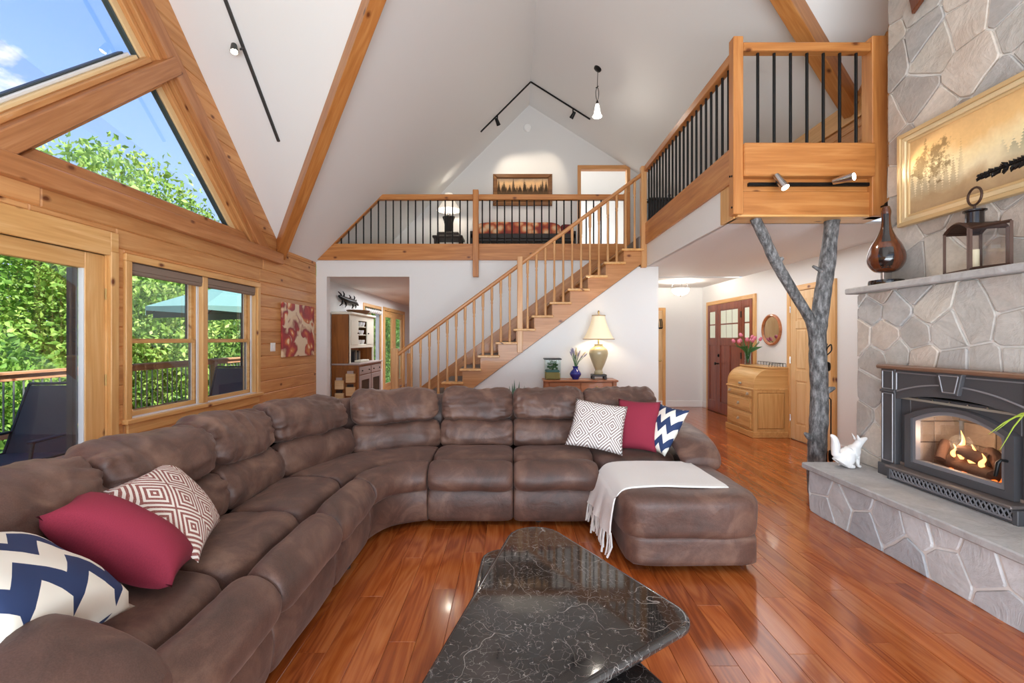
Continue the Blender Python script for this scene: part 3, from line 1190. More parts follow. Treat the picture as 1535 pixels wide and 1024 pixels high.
def stones(parent, seeds, rect, fn, nrm, mt, seed, gap=0.02, thick=0.022, hole=None):
    r = random.Random(seed)
    for p in voronoi(seeds, rect, gap):
        if hole and all(hole[0] < a < hole[1] and hole[2] < b < hole[3] for a, b in p):
            continue
        p = rough_poly(p, r, 0.035)
        th = thick * r.uniform(0.7, 1.4)
        m = MB().prism([fn(a, b) for a, b in p], V(nrm) * th, 0.006)
        m.build('stone', mt, parent)


chim = thing('stone_chimney', (3.3, 2.0, 0), 'tall fieldstone chimney breast behind the fireplace with a pale slab mantel', 'chimney')
m = MB()
FB = (2.38, 3.24)             # firebox opening in Y
m.box(XS, XR - .02, FB[1], YS, 0, 1.76).box(XS, XR - .02, .3, FB[0], 0, 1.76).box(XS, XR - .02, FB[0], FB[1], 1.0, 1.76)
m.box(3.4, XR - .02, FB[0], FB[1], 0, 1.0).box(XS, 3.4, FB[0], FB[1], 0, .36)
m.box(XU, XR - .02, .3, YS, 1.76, 5.9)
m.build('mortar', MORTAR, chim)
sd = seeds_in((-1.0, 3.66, .36, 1.76), 0.25, 5, 1.45)
sd = [s_ for s_ in sd if s_[0] > 1.2]
stones(chim, sd, (1.2, YS, .38, 1.75), lambda a, b: V((XS, a, b)), (-1, 0, 0), STONE, 3, gap=0.012, thick=.014, hole=(2.34, 3.3, .3, 1.16))
sd = seeds_in((1.6, 3.66, 1.8, 5.2), 0.38, 12, 1.2)
stones(chim, sd, (1.6, YS, 1.80, 5.2), lambda a, b: V((XU, a, b)), (-1, 0, 0), STONE, 4, gap=0.011, thick=.014)
sd = seeds_in((XS, 3.88, 0, 1.75), 0.24, 9, 1.0)
stones(chim, sd, (XS, 3.88, 0, 1.75), lambda a, b: V((a, YS, b)), (0, 1, 0), STONE, 5)
MB().cbox(XS - .075, XU + .02, .4, YS + .06, 1.752, 1.80, .008).build('mantel_slab', SLABM, chim)

hearth = thing('hearth', (2.65, 2.2, 0), 'raised grey stone hearth with a smooth slab top along the chimney', 'hearth')
m = MB().box(XHF, XS, .3, YHE, 0, .33)
m.build('mortar', MORTAR, hearth)
sd = [(3.50, .26), (3.46, .07), (3.28, .16), (3.05, .10), (3.12, .29), (2.86, .20), (2.72, .05), (2.62, .27), (2.47, .12), (2.52, .30), (2.28, .22), (2.18, .05),
      (2.10, .28), (1.95, .14), (1.80, .29), (1.72, .10), (1.5, .2), (1.25, .1), (1.2, .28)]
stones(hearth, sd, (1.0, YHE, 0.0, .33), lambda a, b: V((XHF, a, b)), (-1, 0, 0), STONEG, 8, gap=0.013, thick=.009)
stones(hearth, [(2.5, .2), (2.62, .08), (2.74, .24)], (XHF, XS, 0, .33), lambda a, b: V((a, YHE, b)), (0, 1, 0), STONEG, 9, thick=.012)
MB().cbox(XHF - .045, XS - .002, .3, YHE + .045, .332, .38, .008).build('hearth_slab', SLABM, hearth)

# ------------------------------------------------------------------ fireplace insert
ZH = .38
fx = 2.765                    # face of the surround
fire = thing('fireplace_insert', (fx, 2.81, ZH), 'charcoal cast-iron wood-burning fireplace insert with arched glass door and lit logs', 'fireplace')
Y0, Y1 = 2.27, 3.35


def fp(y, z, d=0.0):
    return V((fx - d, y, z))


def arch_pts(y0, y1, z0, rise, n=16):
    yc, hw = (y0 + y1) / 2, (y1 - y0) / 2
    return [(yc + hw * (1 - 2 * i / n), z0 + rise * (1 - (1 - 2 * i / n) ** 2)) for i in range(n + 1)]


def slabp(poly, d0, d1, name, mt, par, c=0.004):
    return MB().prism([fp(a, b, d0) for a, b in poly], (-(d1 - d0), 0, 0), c).build(name, mt, par)


# surround: two pilasters, header with arched lower edge, keystone, ledge
for (a, b) in ((3.227, Y1), (Y0, 2.393)):
    po = slabp([(a, ZH), (b, ZH), (b, 1.165), (a, 1.165)], -.10, 0, 'pilaster', IRON, fire)
    slabp([(a - .008, ZH), (b + .008, ZH), (b + .008, ZH + .085), (a - .008, ZH + .085)], 0, .02, 'plinth', IRON, po)
    for (z0, z1) in ((.49, .985), (1.02, 1.15)):
        e = MB()
        for (p, q_) in (((a + .018, z0), (b - .018, z0)), ((b - .018, z0), (b - .018, z1)), ((b - .018, z1), (a + .018, z1)), ((a + .018, z1), (a + .018, z0))):
            e.tube([fp(p[0], p[1], .003), fp(q_[0], q_[1], .003)], .0045, 6)
        e.build('moulding', IRONL, po)
    slabp([(a - .004, .993), (b + .004, .993), (b + .004, 1.012), (a - .004, 1.012)], 0, .010, 'band', IRON, po)
ar = arch_pts(2.393, 3.227, .955, .055)
slabp([(2.393, 1.165)] + [(a, b) for a, b in ar[::-1]] + [(3.227, 1.165)], -.08, -.004, 'header', IRON, fire)
e = MB()
e.tube([fp(a, b + .045, .0) for a, b in arch_pts(2.41, 3.21, .965, .075)], .006, 6)
for (s0, s1) in ((2.405, 2.72), (2.90, 3.215)):
    e.tube([fp(s0, 1.145, 0), fp(s1, 1.145, 0)], .005, 6)
    e.tube([fp(s0 if s0 < 2.5 else s1, 1.145, 0), fp(s0 if s0 < 2.5 else s1, 1.02, 0)], .005, 6)
e.build('arch_moulding', IRONL, fire)
ks = slabp([(2.755, 1.03), (2.865, 1.03), (2.895, 1.165), (2.725, 1.165)], -.03, .022, 'keystone', IRON, fire)
e = MB()
kp = [(2.772, 1.045), (2.848, 1.045), (2.872, 1.15), (2.748, 1.15)]
for i in range(4):
    e.tube([fp(*kp[i], .023), fp(*kp[(i + 1) % 4], .023)], .004, 6)
e.build('moulding', IRONL, ks)
MB().cbox(fx - .03, fx + .10, Y0 - .015, Y1 + .015, 1.165, 1.195, .008).build('top_ledge', mat('brown_enamel_ledge', '#7a5a47', 0.35), fire)
# insert face with arched opening: panel pieces around the door
da = arch_pts(2.463, 3.15, .845, .10, 16)
slabp([(2.393, ZH), (2.463, ZH), (2.463, .845), (2.463, .96), (2.393, .96)], -.08, -.045, 'face_panel', IRON, fire)
slabp([(3.15, ZH), (3.227, ZH), (3.227, .96), (3.15, .96)], -.08, -.045, 'face_panel', IRON, fire)
slabp([(a, b) for a, b in da] + [(2.463, .985), (3.15, .985)], -.08, -.045, 'face_panel', IRON, fire)
slabp([(2.463, ZH), (3.15, ZH), (3.15, .485), (2.463, .485)], -.08, -.045, 'face_panel', IRON, fire)
for i in range(6):
    MB().lathe([(.0, .008), (.006, .006), (.008, 0)], fp(2.52 + i * .115, .972, -.044), 8, axis=(-1, 0, 0)).build('rivet', CHROME, fire)


def ringp(outer, inner, d0, d1, name, mt, par):
    """band between two outlines with the same number of points"""
    n = len(outer)
    m_ = MB()
    pts = [fp(a, b, d0) for a, b in outer] + [fp(a, b, d1) for a, b in outer] + [fp(a, b, d1) for a, b in inner] + [fp(a, b, d0) for a, b in inner]
    fs = []
    for i in range(n):
        j = (i + 1) % n
        for k in range(4):
            k2 = (k + 1) % 4
            fs.append((k * n + i, k * n + j, k2 * n + j, k2 * n + i))
    return m_.add(pts, fs).build(name, mt, par)


def outline(y0, y1, z0, zs, rise):
    return [(y0, z0)] + [(a, b) for a, b in arch_pts(y0, y1, zs, rise, 16)][::-1] + [(y1, z0)]


dr = ringp(outline(2.463, 3.15, .485, .845, .10), outline(2.51, 3.10, .53, .835, .085), -.05, .0, 'door', IRON, fire)
ringp(outline(2.51, 3.10, .53, .835, .085), outline(2.535, 3.075, .555, .82, .075), -.045, -.012, 'door_bead', IRONL, dr)
slabp(outline(2.535, 3.075, .555, .82, .075), -.036, -.030, 'glass', GLASS, dr, 0)
hd = MB().tube([fp(2.495, .70, .0), fp(2.50, .705, .03), fp(2.505, .69, .04), fp(2.52, .61, .04)], [.008, .008, .010, .009], 8).build('door_handle', BLACK, dr, smooth=60)
# ash lip and lattice grille
MB().cbox(fx - .085, fx + .08, 2.40, 3.22, .462, .482, .006).build('ash_lip', mat('ash_lip_enamel', '#6d6461', 0.4, 0.3), fire)
MB().cbox(fx - .06, fx + .04, 2.40, 3.20, ZH + .004, ZH + .018, .004).build('grille_base', IRON, fire)
e = MB()
for i in range(26):
    y = 2.42 + i * .03
    e.tube([fp(y, .40, .055), fp(y + .03, .455, .055)], .0045, 5)
    e.tube([fp(y + .03, .40, .052), fp(y, .455, .052)], .0045, 5)
for zz_ in (.40, .457):
    e.tube([fp(2.41, zz_, .054), fp(3.20, zz_, .054)], .006, 6)
e.build('lattice_grille', IRONL, fire, kind='stuff')
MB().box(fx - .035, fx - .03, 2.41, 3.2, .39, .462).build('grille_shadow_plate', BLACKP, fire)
MB().cbox(fx - .065, fx + .02, 2.385, 2.415, ZH, .462, .004).build('grille_end', IRON, fire)
MB().cbox(fx - .065, fx + .02, 3.195, 3.222, ZH, .462, .004).build('grille_end', IRON, fire)
# firebox lining of bricks, logs, flames, embers
FBM = stone_mat('fire_brick', ['#b09a86', '#a38d7a', '#bda793', '#94816f'])
for rw__ in range(3):
    for k in range(4):
        y0 = 2.42 + (k - (rw__ % 2) * .5) * .215
        a, b = max(2.42, y0 + .004), min(3.22, y0 + .211)
        if b - a > .03:
            MB().cbox(3.20, 3.26, a, b, .50 + rw__ * .15, .646 + rw__ * .15, .005).build('fire_brick', FBM, fire)
for yy in (2.40, 3.19):
    for rw__ in range(3):
        for k in range(2):
            MB().cbox(2.84 + k * .18, 3.016 + k * .18, yy, yy + .035, .50 + rw__ * .15, .646 + rw__ * .15, .005).build('fire_brick', FBM, fire)
MB().box(2.80, 3.27, 2.40, 3.225, .478, .50).build('firebox_floor', mat('ash_bed', '#8d7d72', 0.95, bump=(40, .6)), fire)
MB().box(2.80, 3.27, 2.40, 3.225, .955, .97).build('baffle', mat('baffle_steel', '#9a9083', 0.7), fire)
LOGB = mat('charred_log', '#6b4a38', 0.9, bump=(25, .8))
EMB = mat('glowing_embers', '#ff8a3a', 0.8, emis='#ff7a28', es=1.2, bump=(60, 1.0))
FLM = mat('flame', '#ffb050', 0.5, emis='#ffb46a', es=2.2)
for i, (p0, p1, r_) in enumerate([((2.92, 2.58, .545), (3.0, 2.98, .55), .042), ((3.04, 2.50, .55), (2.98, 2.9, .56), .05), ((2.98, 2.66, .62), (2.93, 2.80, .66), .04), ((2.95, 2.55, .60), (3.05, 2.72, .665), .036), ((2.92, 2.92, .57), (3.0, 2.96, .68), .03)]):
    tag(MB().tube([V(p0) * (1 - t) + V(p1) * t + V((0, .13, .006 * math.sin(7 * t + i))) for t in (0, .2, .4, .6, .8, 1)], [r_, r_ * 1.06, r_ * .95, r_ * 1.05, r_, r_ * .93], 10).build('log', LOGB, fire, smooth=50))
e = MB()
rr_ = random.Random(4)
for i in range(16):
    e.puffbox(*sum(([c - s_, c + s_] for c, s_ in ((rr_.uniform(2.9, 3.06), .02), (rr_.uniform(2.7, 3.05), .025), (.508 + rr_.uniform(0, .02), .014))), []), k=3, n=3, amp=.006, fr=40)
e.build('embers', EMB, fire, kind='stuff')
for (x, y, z, h_, r_) in ((2.93, 2.74, .60, .22, .016), (2.95, 2.69, .58, .15, .018), (2.92, 2.60, .58, .11, .014), (2.94, 2.80, .60, .10, .012)):
    y += .17
    h_ *= .85
    pts = [(x, y, z), (x, y + .012, z + h_ * .3), (x, y - .01, z + h_ * .65), (x, y + .008, z + h_)]
    MB().tube(cat_rom(pts, 4, False), [r_ * v for v in (.5, .8, 1, 1.05, 1, .92, .8, .68, .55, .42, .28, .15, .03)], 8).build('flame', FLM, fire, smooth=180)
fl = light('fire_glow', 'POINT', (2.92, 2.92, .70), 2.6, (1.0, .72, .48), shadow_soft_size=.06)

# ------------------------------------------------------------------ loft edge, balcony, railings
ZB0, ZB1 = 2.714, 2.985
gb = MB().prism([(XL + .02, YB - .05, ZB0), (2.0, YB - .05, ZB0), (2.0, YB - .05, ZB1), (-3.02, YB - .05, ZB1), (XL + .02, YB - .05, ZB0 + .02)], (0, .07, 0), 0)
lr = thing('loft_railing', (-.6, YB, ZL), 'honey timber loft railing with black balusters above the white back wall', 'railing')
gb.build('rim_beam', GOLD['X'], lr)
RZ0, RZ1 = 3.725, 3.815
MB().cbox(-2.27, 1.97, YB - .055, YB + .035, RZ0, RZ1, .008).build('top_rail', GOLD['X'], lr)
beam('slanted_rail', (-2.24, YB - .01, 3.78), (-3.05, YB - .01, 2.965), .09, .085, GOLD['X'], lr)
MB().cbox(-.650, -.555, YB - .145, YB - .05, 2.42, 3.865, .006).build('post', GOLD['Z'], lr)
MB().cbox(1.885, 1.975, YB - .06, YB + .03, ZB0, 3.85, .006).build('corner_post', GOLD['Z'], lr)
BX = MB().tube([(0, 0, 0), (0, 0, .75)], .012, 8)
x = -2.25 - 6 * .125
bal = None
while x < 1.86:
    top = min(RZ0, 3.74 + (x + 2.24))
    if abs(x + .60) > .06 and top > ZB1 + .05:
        if top >= RZ0 - .02:
            if bal is None:
                o = bal = BX.build('baluster', BLACK, lr, smooth=40, local=True)
            else:
                o = bal.copy(); link(o)
            o.location = V((x, YB - .01, ZB1 - .01)) - V(lr.location)
        else:
            MB().tube([(x, YB - .01, ZB1 - .02), (x, YB - .01, top)], .012, 8).build('baluster', BLACK, lr, smooth=40)
    x += .125

by = thing('balcony', (2.6, YP, ZC), 'jutting timber balcony walkway with black balusters beside the stone chimney', 'balcony')
MB().cbox(XW - .03, XW + .04, YP + .06, YF - .03, 2.755, 3.065, .006).build('side_beam', GOLD['Y'], by)
MB().box(XW - .005, XW + .03, YP + .30, YF + .02, ZC, 2.76).build('fascia', WHITE, by)
MB().cbox(XW - .012, XW + .03, YP + .05, YP + .30, ZC, 2.755, .004).build('end_block', PALE['Z'], by)
MB().cbox(XW + .03, 3.10, YP - .055, YP + .05, 2.775, 3.06, .008).build('front_beam', GOLD['X'], by)
MB().cbox(XW + .03, 3.10, YP + .02, YP + .07, 2.64, 2.775, .004).build('front_board', GOLD['X'], by)
MB().cbox(XW + .03, 3.10, YP - .0, YP + .05, 2.455, 2.66, .005).build('front_board', GOLD['X'], by)
MB().cbox(XW + .0, 3.22, YP - .0, YP + .24, 2.44, 2.462, .004).build('soffit', PALE['X'], by)
MB().cbox(1.900, 1.985, YP - .03, YP + .06, 2.455, 3.985, .006).build('post', GOLD['Z'], by)
MB().cbox(3.085, 3.215, YP - .035, YP + .09, 2.44, 3.985, .006).build('post', GOLD['Z'], by)
for (y, z) in ((YP + .0, 2.52), (YP + .0, 2.79), (YP + .035, 2.80)):
    MB().lathe([(.009, 0), (.009, .006), (0, .008)], (1.90, y, z), 8, axis=(-1, 0, 0)).build('bolt', BLACK, by)
MB().lathe([(.008, 0), (.008, .05), (.022, .055), (.026, .075), (.015, .092), (0, .095)], (3.16, YP - .035, 2.515), 14, axis=(0, -1, 0)).build('peg', BLACK, by, smooth=50)
MB().cbox(1.985, 3.085, YP - .025, YP + .055, 3.86, 3.935, .006).build('front_rail', GOLD['X'], by)
MB().cbox(XW - .045, XW + .035, YP + .06, YF - .03, 3.80, 3.885, .006).build('side_rail', GOLD['Y'], by)
bal = None
for i in range(7):
    if bal is None:
        o = bal = MB().tube([(0, 0, 0), (0, 0, .81)], .0125, 8).build('baluster', BLACK, by, smooth=40, local=True)
    else:
        o = bal.copy(); link(o)
    o.location = V((2.13 + i * .142, YP + .015, 3.055)) - V(by.location)
b2 = None
n = 21
for i in range(n):
    if b2 is None:
        o = b2 = MB().tube([(0, 0, 0), (0, 0, .75)], .0125, 8).build('baluster', BLACK, by, smooth=40, local=True)
    else:
        o = b2.copy(); link(o)
    o.location = V((XW, YP + .165 + i * .117, 3.06)) - V(by.location)

# ------------------------------------------------------------------ staircase
RISE, RUN = .192, .259
stc = thing('staircase', (0, YF, 0), 'straight honey wood staircase climbing to the loft with turned balusters', 'staircase')


def xn(k):
    return -1.005 + RUN * (k - 4)


saw = [(xn(1) + .035, 0)]
for k in range(1, 15):
    saw += [(xn(k) + .035, k * RISE - .032), (xn(k + 1) + .035, k * RISE - .032)]
saw += [(xn(15) + .035, 2.72), (1.87, 2.72), (1.87, 2.475)]
saw += [(-1.42, 0.0)]
m = MB()
# triangulated strip for the stringer: one piece per step, joined
tri = []
for k in range(1, 16):
    xa, xb = xn(k) + .035, min(xn(k + 1) + .035, 1.87)
    zt = k * RISE - .032 if k < 15 else 2.72

    def zb(x_):
        return max(0.0, 1.195 + .739 * (x_ - .14))
    if xb > xa:
        tri.append((xa, xb, zt, zb(xa), zb(xb)))
for (xa, xb, zt, za, zb_) in tri:
    m.prism([(xa, YF - .045, za), (xb, YF - .045, zb_), (xb, YF - .045, zt), (xa, YF - .045, zt)], (0, .04, 0))
m.build('stringer', STRW, stc)
beam('skirt_board', (xn(1) - .0, YB - .015, .192 + .02), (xn(15), YB - .015, .192 * 15 + .02), .026, .30, STRW, stc)
TR = MAT_T = None
tr0 = rs0 = ct0 = None
CARP = mat('grey_carpet_tread', '#7e746c', 0.95, bump=(120, .5))
for k in range(1, 15):
    pos = V((xn(k), YF - .075, k * RISE)) - V(stc.location)
    if tr0 is None:
        tr0 = MB().cbox(-.01, RUN + .05, -.025, YB - YF + .04, -.034, 0, .008).build('tread', PALE['Y'], stc, local=True)
        rs0 = MB().cbox(.03, .05, .03, YB - YF + .04, -RISE + .0, -.03, .002).build('riser', STAIRW['Y'], stc, local=True)
        ct0 = MB().cbox(-.006, RUN + .03, .16, YB - YF - .08, -.03, .010, .008).build('carpet_tread', CARP, stc, local=True)
        a, b, c_ = tr0, rs0, ct0
    else:
        a, b, c_ = tr0.copy(), rs0.copy(), ct0.copy()
        for o in (a, b, c_):
            link(o)
    for o in (a, b, c_):
        o.location = pos
MB().cbox(xn(15) + .0, xn(15) + .05, YF + .0, YB - .04, 14 * RISE, 15 * RISE, .004).build('top_riser', CARP, stc)


def rail_z(x_):
    return 1.655 + .739 * (x_ + .985)


beam('handrail', (-1.66, YF - .01, rail_z(-1.66)), (1.90, YF - .01, rail_z(1.90)), .06, .055, STRW, stc, c=.016)
MB().cbox(-1.745, -1.645, YF - .06, YF + .04, 0, 1.25, .008).build('newel_post', STAIRW['Z'], stc)
MB().cbox(.075, .153, YF - .085, YF - .005, 1.19, 2.575, .006).build('newel_post', STAIRW['Z'], stc)
MB().cbox(1.865, 1.945, YF - .06, YF + .03, 2.42, 3.885, .006).build('newel_post', STAIRW['Z'], stc)
MB().cbox(-1.745, -1.665, YB - .13, YB - .05, 0, 1.15, .008).build('newel_post', STAIRW['Z'], stc)


def turned(h_):
    return [(.020, 0), (.020, .17), (.014, .19), (.017, .21), (.013, .23), (.0165, h_ * .45), (.013, h_ - .26), (.018, h_ - .24), (.013, h_ - .22), (.020, h_ - .19), (.020, h_)]


protos = {}
for k in range(1, 15):
    for j, dx in enumerate((.065, .195)):
        X = xn(k) + dx
        if -1.80 < X < -1.60 or .03 < X < .18 or X > 1.83:
            continue
        if j not in protos:
            protos[j] = MB().lathe(turned(rail_z(X) - .02 - k * RISE), n=8).build('baluster', STAIRW['Z'], stc, smooth=50, local=True)
            o = protos[j]
        else:
            o = protos[j].copy(); link(o)
        o.location = V((X, YF - .01, k * RISE)) - V(stc.location)

# ------------------------------------------------------------------ sectional sofa
sofa = thing('sectional_sofa', (-.62, 2.95, 0), 'large brown microsuede curved sectional sofa with recliner footrests and chaise', 'sofa')
P_UP = [(.60, .695), (.575, .76), (.59, .85), (.66, .925), (.76, .945), (.86, .91), (.90, .80), (.84, .70), (.70, .672)]
P_LOW = [(.605, .46), (.570, .53), (.575, .61), (.615, .672), (.70, .685), (.78, .60), (.77, .48), (.69, .44)]
P_SEAT = [(.207, .34), (.200, .42), (.235, .470), (.32, .490), (.47, .490), (.60, .475), (.67, .41), (.66, .31), (.42, .29)]
P_ROLL = [(.190, .31), (.186, .41), (.152, .466), (.10, .478), (.03, .445), (-.015, .38), (-.012, .31), (.03, .272), (.12, .275)]
P_BASE = [(.06, .045), (.035, .11), (.03, .2), (.055, .285), (.12, .285), (.15, .05)]
P_SHELL = [(.80, .05), (.80, .5), (.84, .80), (.90, .87), (.97, .86), (1.02, .75), (1.04, .4), (1.03, .05)]
P_UNDER = [(.11, .05), (.11, .3), (.82, .33), (.84, .05)]


def straight(ox, oy, ux, uy, dx, dy):
    def f(t, L):
        return V((ox + ux * t * L, oy + uy * t * L, 0)), V((dx, dy, 0))
    return f


def sweep(prof, frame, n=16, pinch=.80, endp=7, amp=0.0, fr=6.0, sub=4, wr=0.0, seed=0.0, gap=0.004, L=1.0):
    """closed profile (depth, height) swept along frame(t); ends rounded off"""
    pr = cat_rom(prof, sub)
    cd = sum(p[0] for p in pr) / len(pr)
    cz = sum(p[1] for p in pr) / len(pr)
    rr = []
    for i in range(n + 1):
        t = 0.5 - 0.5 * math.cos(PI * i / n)
        tt = gap + (1 - 2 * gap) * t
        O, D = frame(tt)
        e = abs(2 * t - 1)
        s_ = pinch + (1 - pinch) * max(0.0, 1 - e ** endp) ** (1 / 2.2)
        ring = []
        for (d, z) in pr:
            dd, zz_ = cd + (d - cd) * s_, cz + (z - cz) * s_
            p = O + D * dd + V((0, 0, zz_))
            if amp or wr:
                nd = V((d - cd, z - cz)).normalized()
                a = noise.noise(p * fr + V((seed, seed * 2, 0))) * amp
                if wr:
                    g = e ** 3
                    a += wr * (.35 + g) * noise.noise(V((t * 5.0 + seed, (z + .4 * d) * 26 + 1.5 * noise.noise(p * 5), seed)))
                    a += wr * .6 * noise.noise(V((t * 16 + 2.2 * noise.noise(p * 4), z * 6, seed + 9)))
                p += (D * nd.x + V((0, 0, nd.y))) * a
            ring.append(p)
        rr.append(ring)
    return rr


def part(name, prof, frame, **kw):
    return MB().rings(sweep(prof, frame, **kw)).build(name, SUEDE, sofa, smooth=180)


XF, YFS = -.90, 3.23          # front planes of the two runs
OX, OY, RF = -.62, 2.95, .28


def left_run(y0, y1):
    return lambda t: (V((XF, y0 + (y1 - y0) * t, 0)), V((-1, 0, 0)))


def right_run(x0, x1):
    return lambda t: (V((x0 + (x1 - x0) * t, YFS, 0)), V((0, 1, 0)))


def wedge(a0, a1, r0=RF):
    def f(t):
        a = math.radians(a0 + (a1 - a0) * t)
        d = V((math.cos(a), math.sin(a), 0))
        return V((OX, OY, 0)) + d * r0, d
    return f


def facet(a0, a1, db=.60):
    """straight back between two spokes of the wedge"""
    A0, A1 = math.radians(a0), math.radians(a1)
    p0 = V((OX + (RF + db) * math.cos(A0), OY + (RF + db) * math.sin(A0), 0))
    p1 = V((OX + (RF + db) * math.cos(A1), OY + (RF + db) * math.sin(A1), 0))
    u = (p1 - p0)
    nrm = V((-u.y, u.x, 0)).normalized()
    if nrm.dot(p0 - V((OX, OY, 0))) < 0:
        nrm = -nrm

    def f(t):
        return p0 + u * t - nrm * db, nrm
    return f


def tilt(prof, k):
    return [(d + k * (z - .46), z) for d, z in prof]


UPT, LOT = tilt(P_UP, .20), tilt(P_LOW, .14)
SHT = tilt(P_SHELL, .0)
runs = [left_run(1.13, 1.76), left_run(1.76, 2.38), left_run(2.38, 2.95)]
rruns = [right_run(-.62, .01), right_run(.01, .64), right_run(.64, 1.28)]
sd_ = 1.0
for fr_ in runs + rruns:
    sd_ += 3.7
    last = fr_ is rruns[2]
    part('seat_cushion', P_SEAT, fr_, n=26, amp=.016, fr=5, wr=.005, seed=sd_, pinch=.55, endp=8)
    if not last:
        part('footrest_roll', P_ROLL, fr_, n=26, amp=.010, fr=6, wr=.004, seed=sd_, pinch=.55, endp=9)
        part('base_panel', P_BASE, fr_, n=20, amp=.006, fr=5, seed=sd_, pinch=.75, endp=14)
    part('back_pillow', UPT, fr_, n=44, amp=.032, fr=4.0, wr=.024, seed=sd_, sub=8, pinch=.40, endp=6, gap=.0)
    part('lumbar_cushion', LOT, fr_, n=34, amp=.014, fr=6, wr=.014, seed=sd_ + 5, sub=6, pinch=.62, endp=8)
    part('back_shell', SHT, fr_, n=6, pinch=.97, endp=14, gap=0)
    MB().rings(sweep(P_UNDER, fr_, n=2, pinch=.99, sub=1, gap=.0)).build('under_frame', SUEDE, sofa)
part('seat_cushion', P_SEAT, wedge(180, 90), n=26, amp=.012, fr=5, wr=.004, seed=50)
part('footrest_roll', P_ROLL, wedge(180, 90), n=22, amp=.008, fr=6, wr=.003, seed=52, pinch=.86)
part('base_panel', P_BASE, wedge(180, 90), n=14, amp=.005, fr=5, seed=53, pinch=.93, endp=12)
MB().rings(sweep(P_UNDER, wedge(180, 90), n=8, pinch=.99, sub=1, gap=0)).build('under_frame', SUEDE, sofa)
for a0, a1, s_ in ((180, 136, 60), (136, 90, 66)):
    part('back_pillow', UPT, facet(a0, a1), n=44, amp=.030, fr=4.5, wr=.020, seed=s_, sub=8, pinch=.40, endp=6, gap=-.03)
    part('lumbar_cushion', LOT, facet(a0, a1), n=34, amp=.014, fr=6, wr=.014, seed=s_ + 3, sub=6, pinch=.62, endp=8, gap=-.02)
part('back_shell', SHT, wedge(180, 90), n=12, pinch=.98, endp=14, gap=0)


def arm(fn):
    """fn(depth, across, z): pillow-topped arm running front to back"""
    prof = [(-.14, .0), (-.12, .045), (-.05, .068), (.05, .068), (.12, .045), (.14, .0), (.11, -.045), (.0, -.06), (-.11, -.045)]
    pr = cat_rom(prof, 3)
    rr = []
    n = 22
    for i in range(n + 1):
        t = 0.5 - .5 * math.cos(PI * i / n)
        d = -.06 + t * .78
        zc = .58 - .12 * max(0, 1 - t / .45) ** 2 + .03 * t
        e = abs(2 * t - 1)
        s_ = .72 + .28 * max(0, 1 - e ** 5) ** .45
        ring = []
        for a, z in pr:
            p = fn(d, a * s_ * 1.16, zc + z * s_)
            p = p + V((0, 0, 1)) * (.012 * noise.noise(p * 7) + .008 * noise.noise(V((d * 22, a * 6, 3))))
            ring.append(p)
        rr.append(ring)
    MB().rings(rr).build('arm_pad', SUEDE, sofa, smooth=180)
    rr = []
    bp = cat_rom([(-.105, .05), (-.12, .25), (-.11, .40), (-.04, .44), (.04, .44), (.11, .40), (.12, .25), (.105, .05)], 2)
    for d, s_ in ((.0, .86), (.015, .96), (.05, 1.0), (.4, 1.0), (.8, 1.0), (1.0, 1.0), (1.02, .9)):
        rr.append([fn(d + .03, a * s_ * .9, .05 + (z - .05) * (.5 + .5 * s_)) for a, z in bp])
    MB().rings(rr).build('arm_base', SUEDE, sofa, smooth=60)


arm(lambda d, a, z: V((1.40 + a, YFS + .10 + d, z)))
arm(lambda d, a, z: V((XF - d - .01, 1.0 + a, z + .05 * min(1, max(0, (z - .1) / .3)))))
# chaise on the right
m = MB().puffbox(.655, 1.495, 2.60, 3.46, .175, .468, k=6, n=14, amp=.012, fr=4)
m.build('chaise_pad', SUEDE, sofa, smooth=180)
MB().puffbox(.68, 1.475, 2.615, 3.44, .035, .235, k=10, n=10, amp=.006, fr=4).build('chaise_base', SUEDE, sofa, smooth=180)
for (x, y) in ((-1.0, 1.3), (-1.8, 1.3), (-1.0, 2.7), (-1.8, 2.7), (.2, 4.1), (.2, 3.4), (1.35, 4.1), (.78, 2.76), (1.42, 2.76), (-1.4, 3.9)):
    MB().lathe([(.025, 0), (.025, .06)], (x, y, 0), 8).build('foot', BLACKP, sofa)

# ------------------------------------------------------------------ pillows and throw


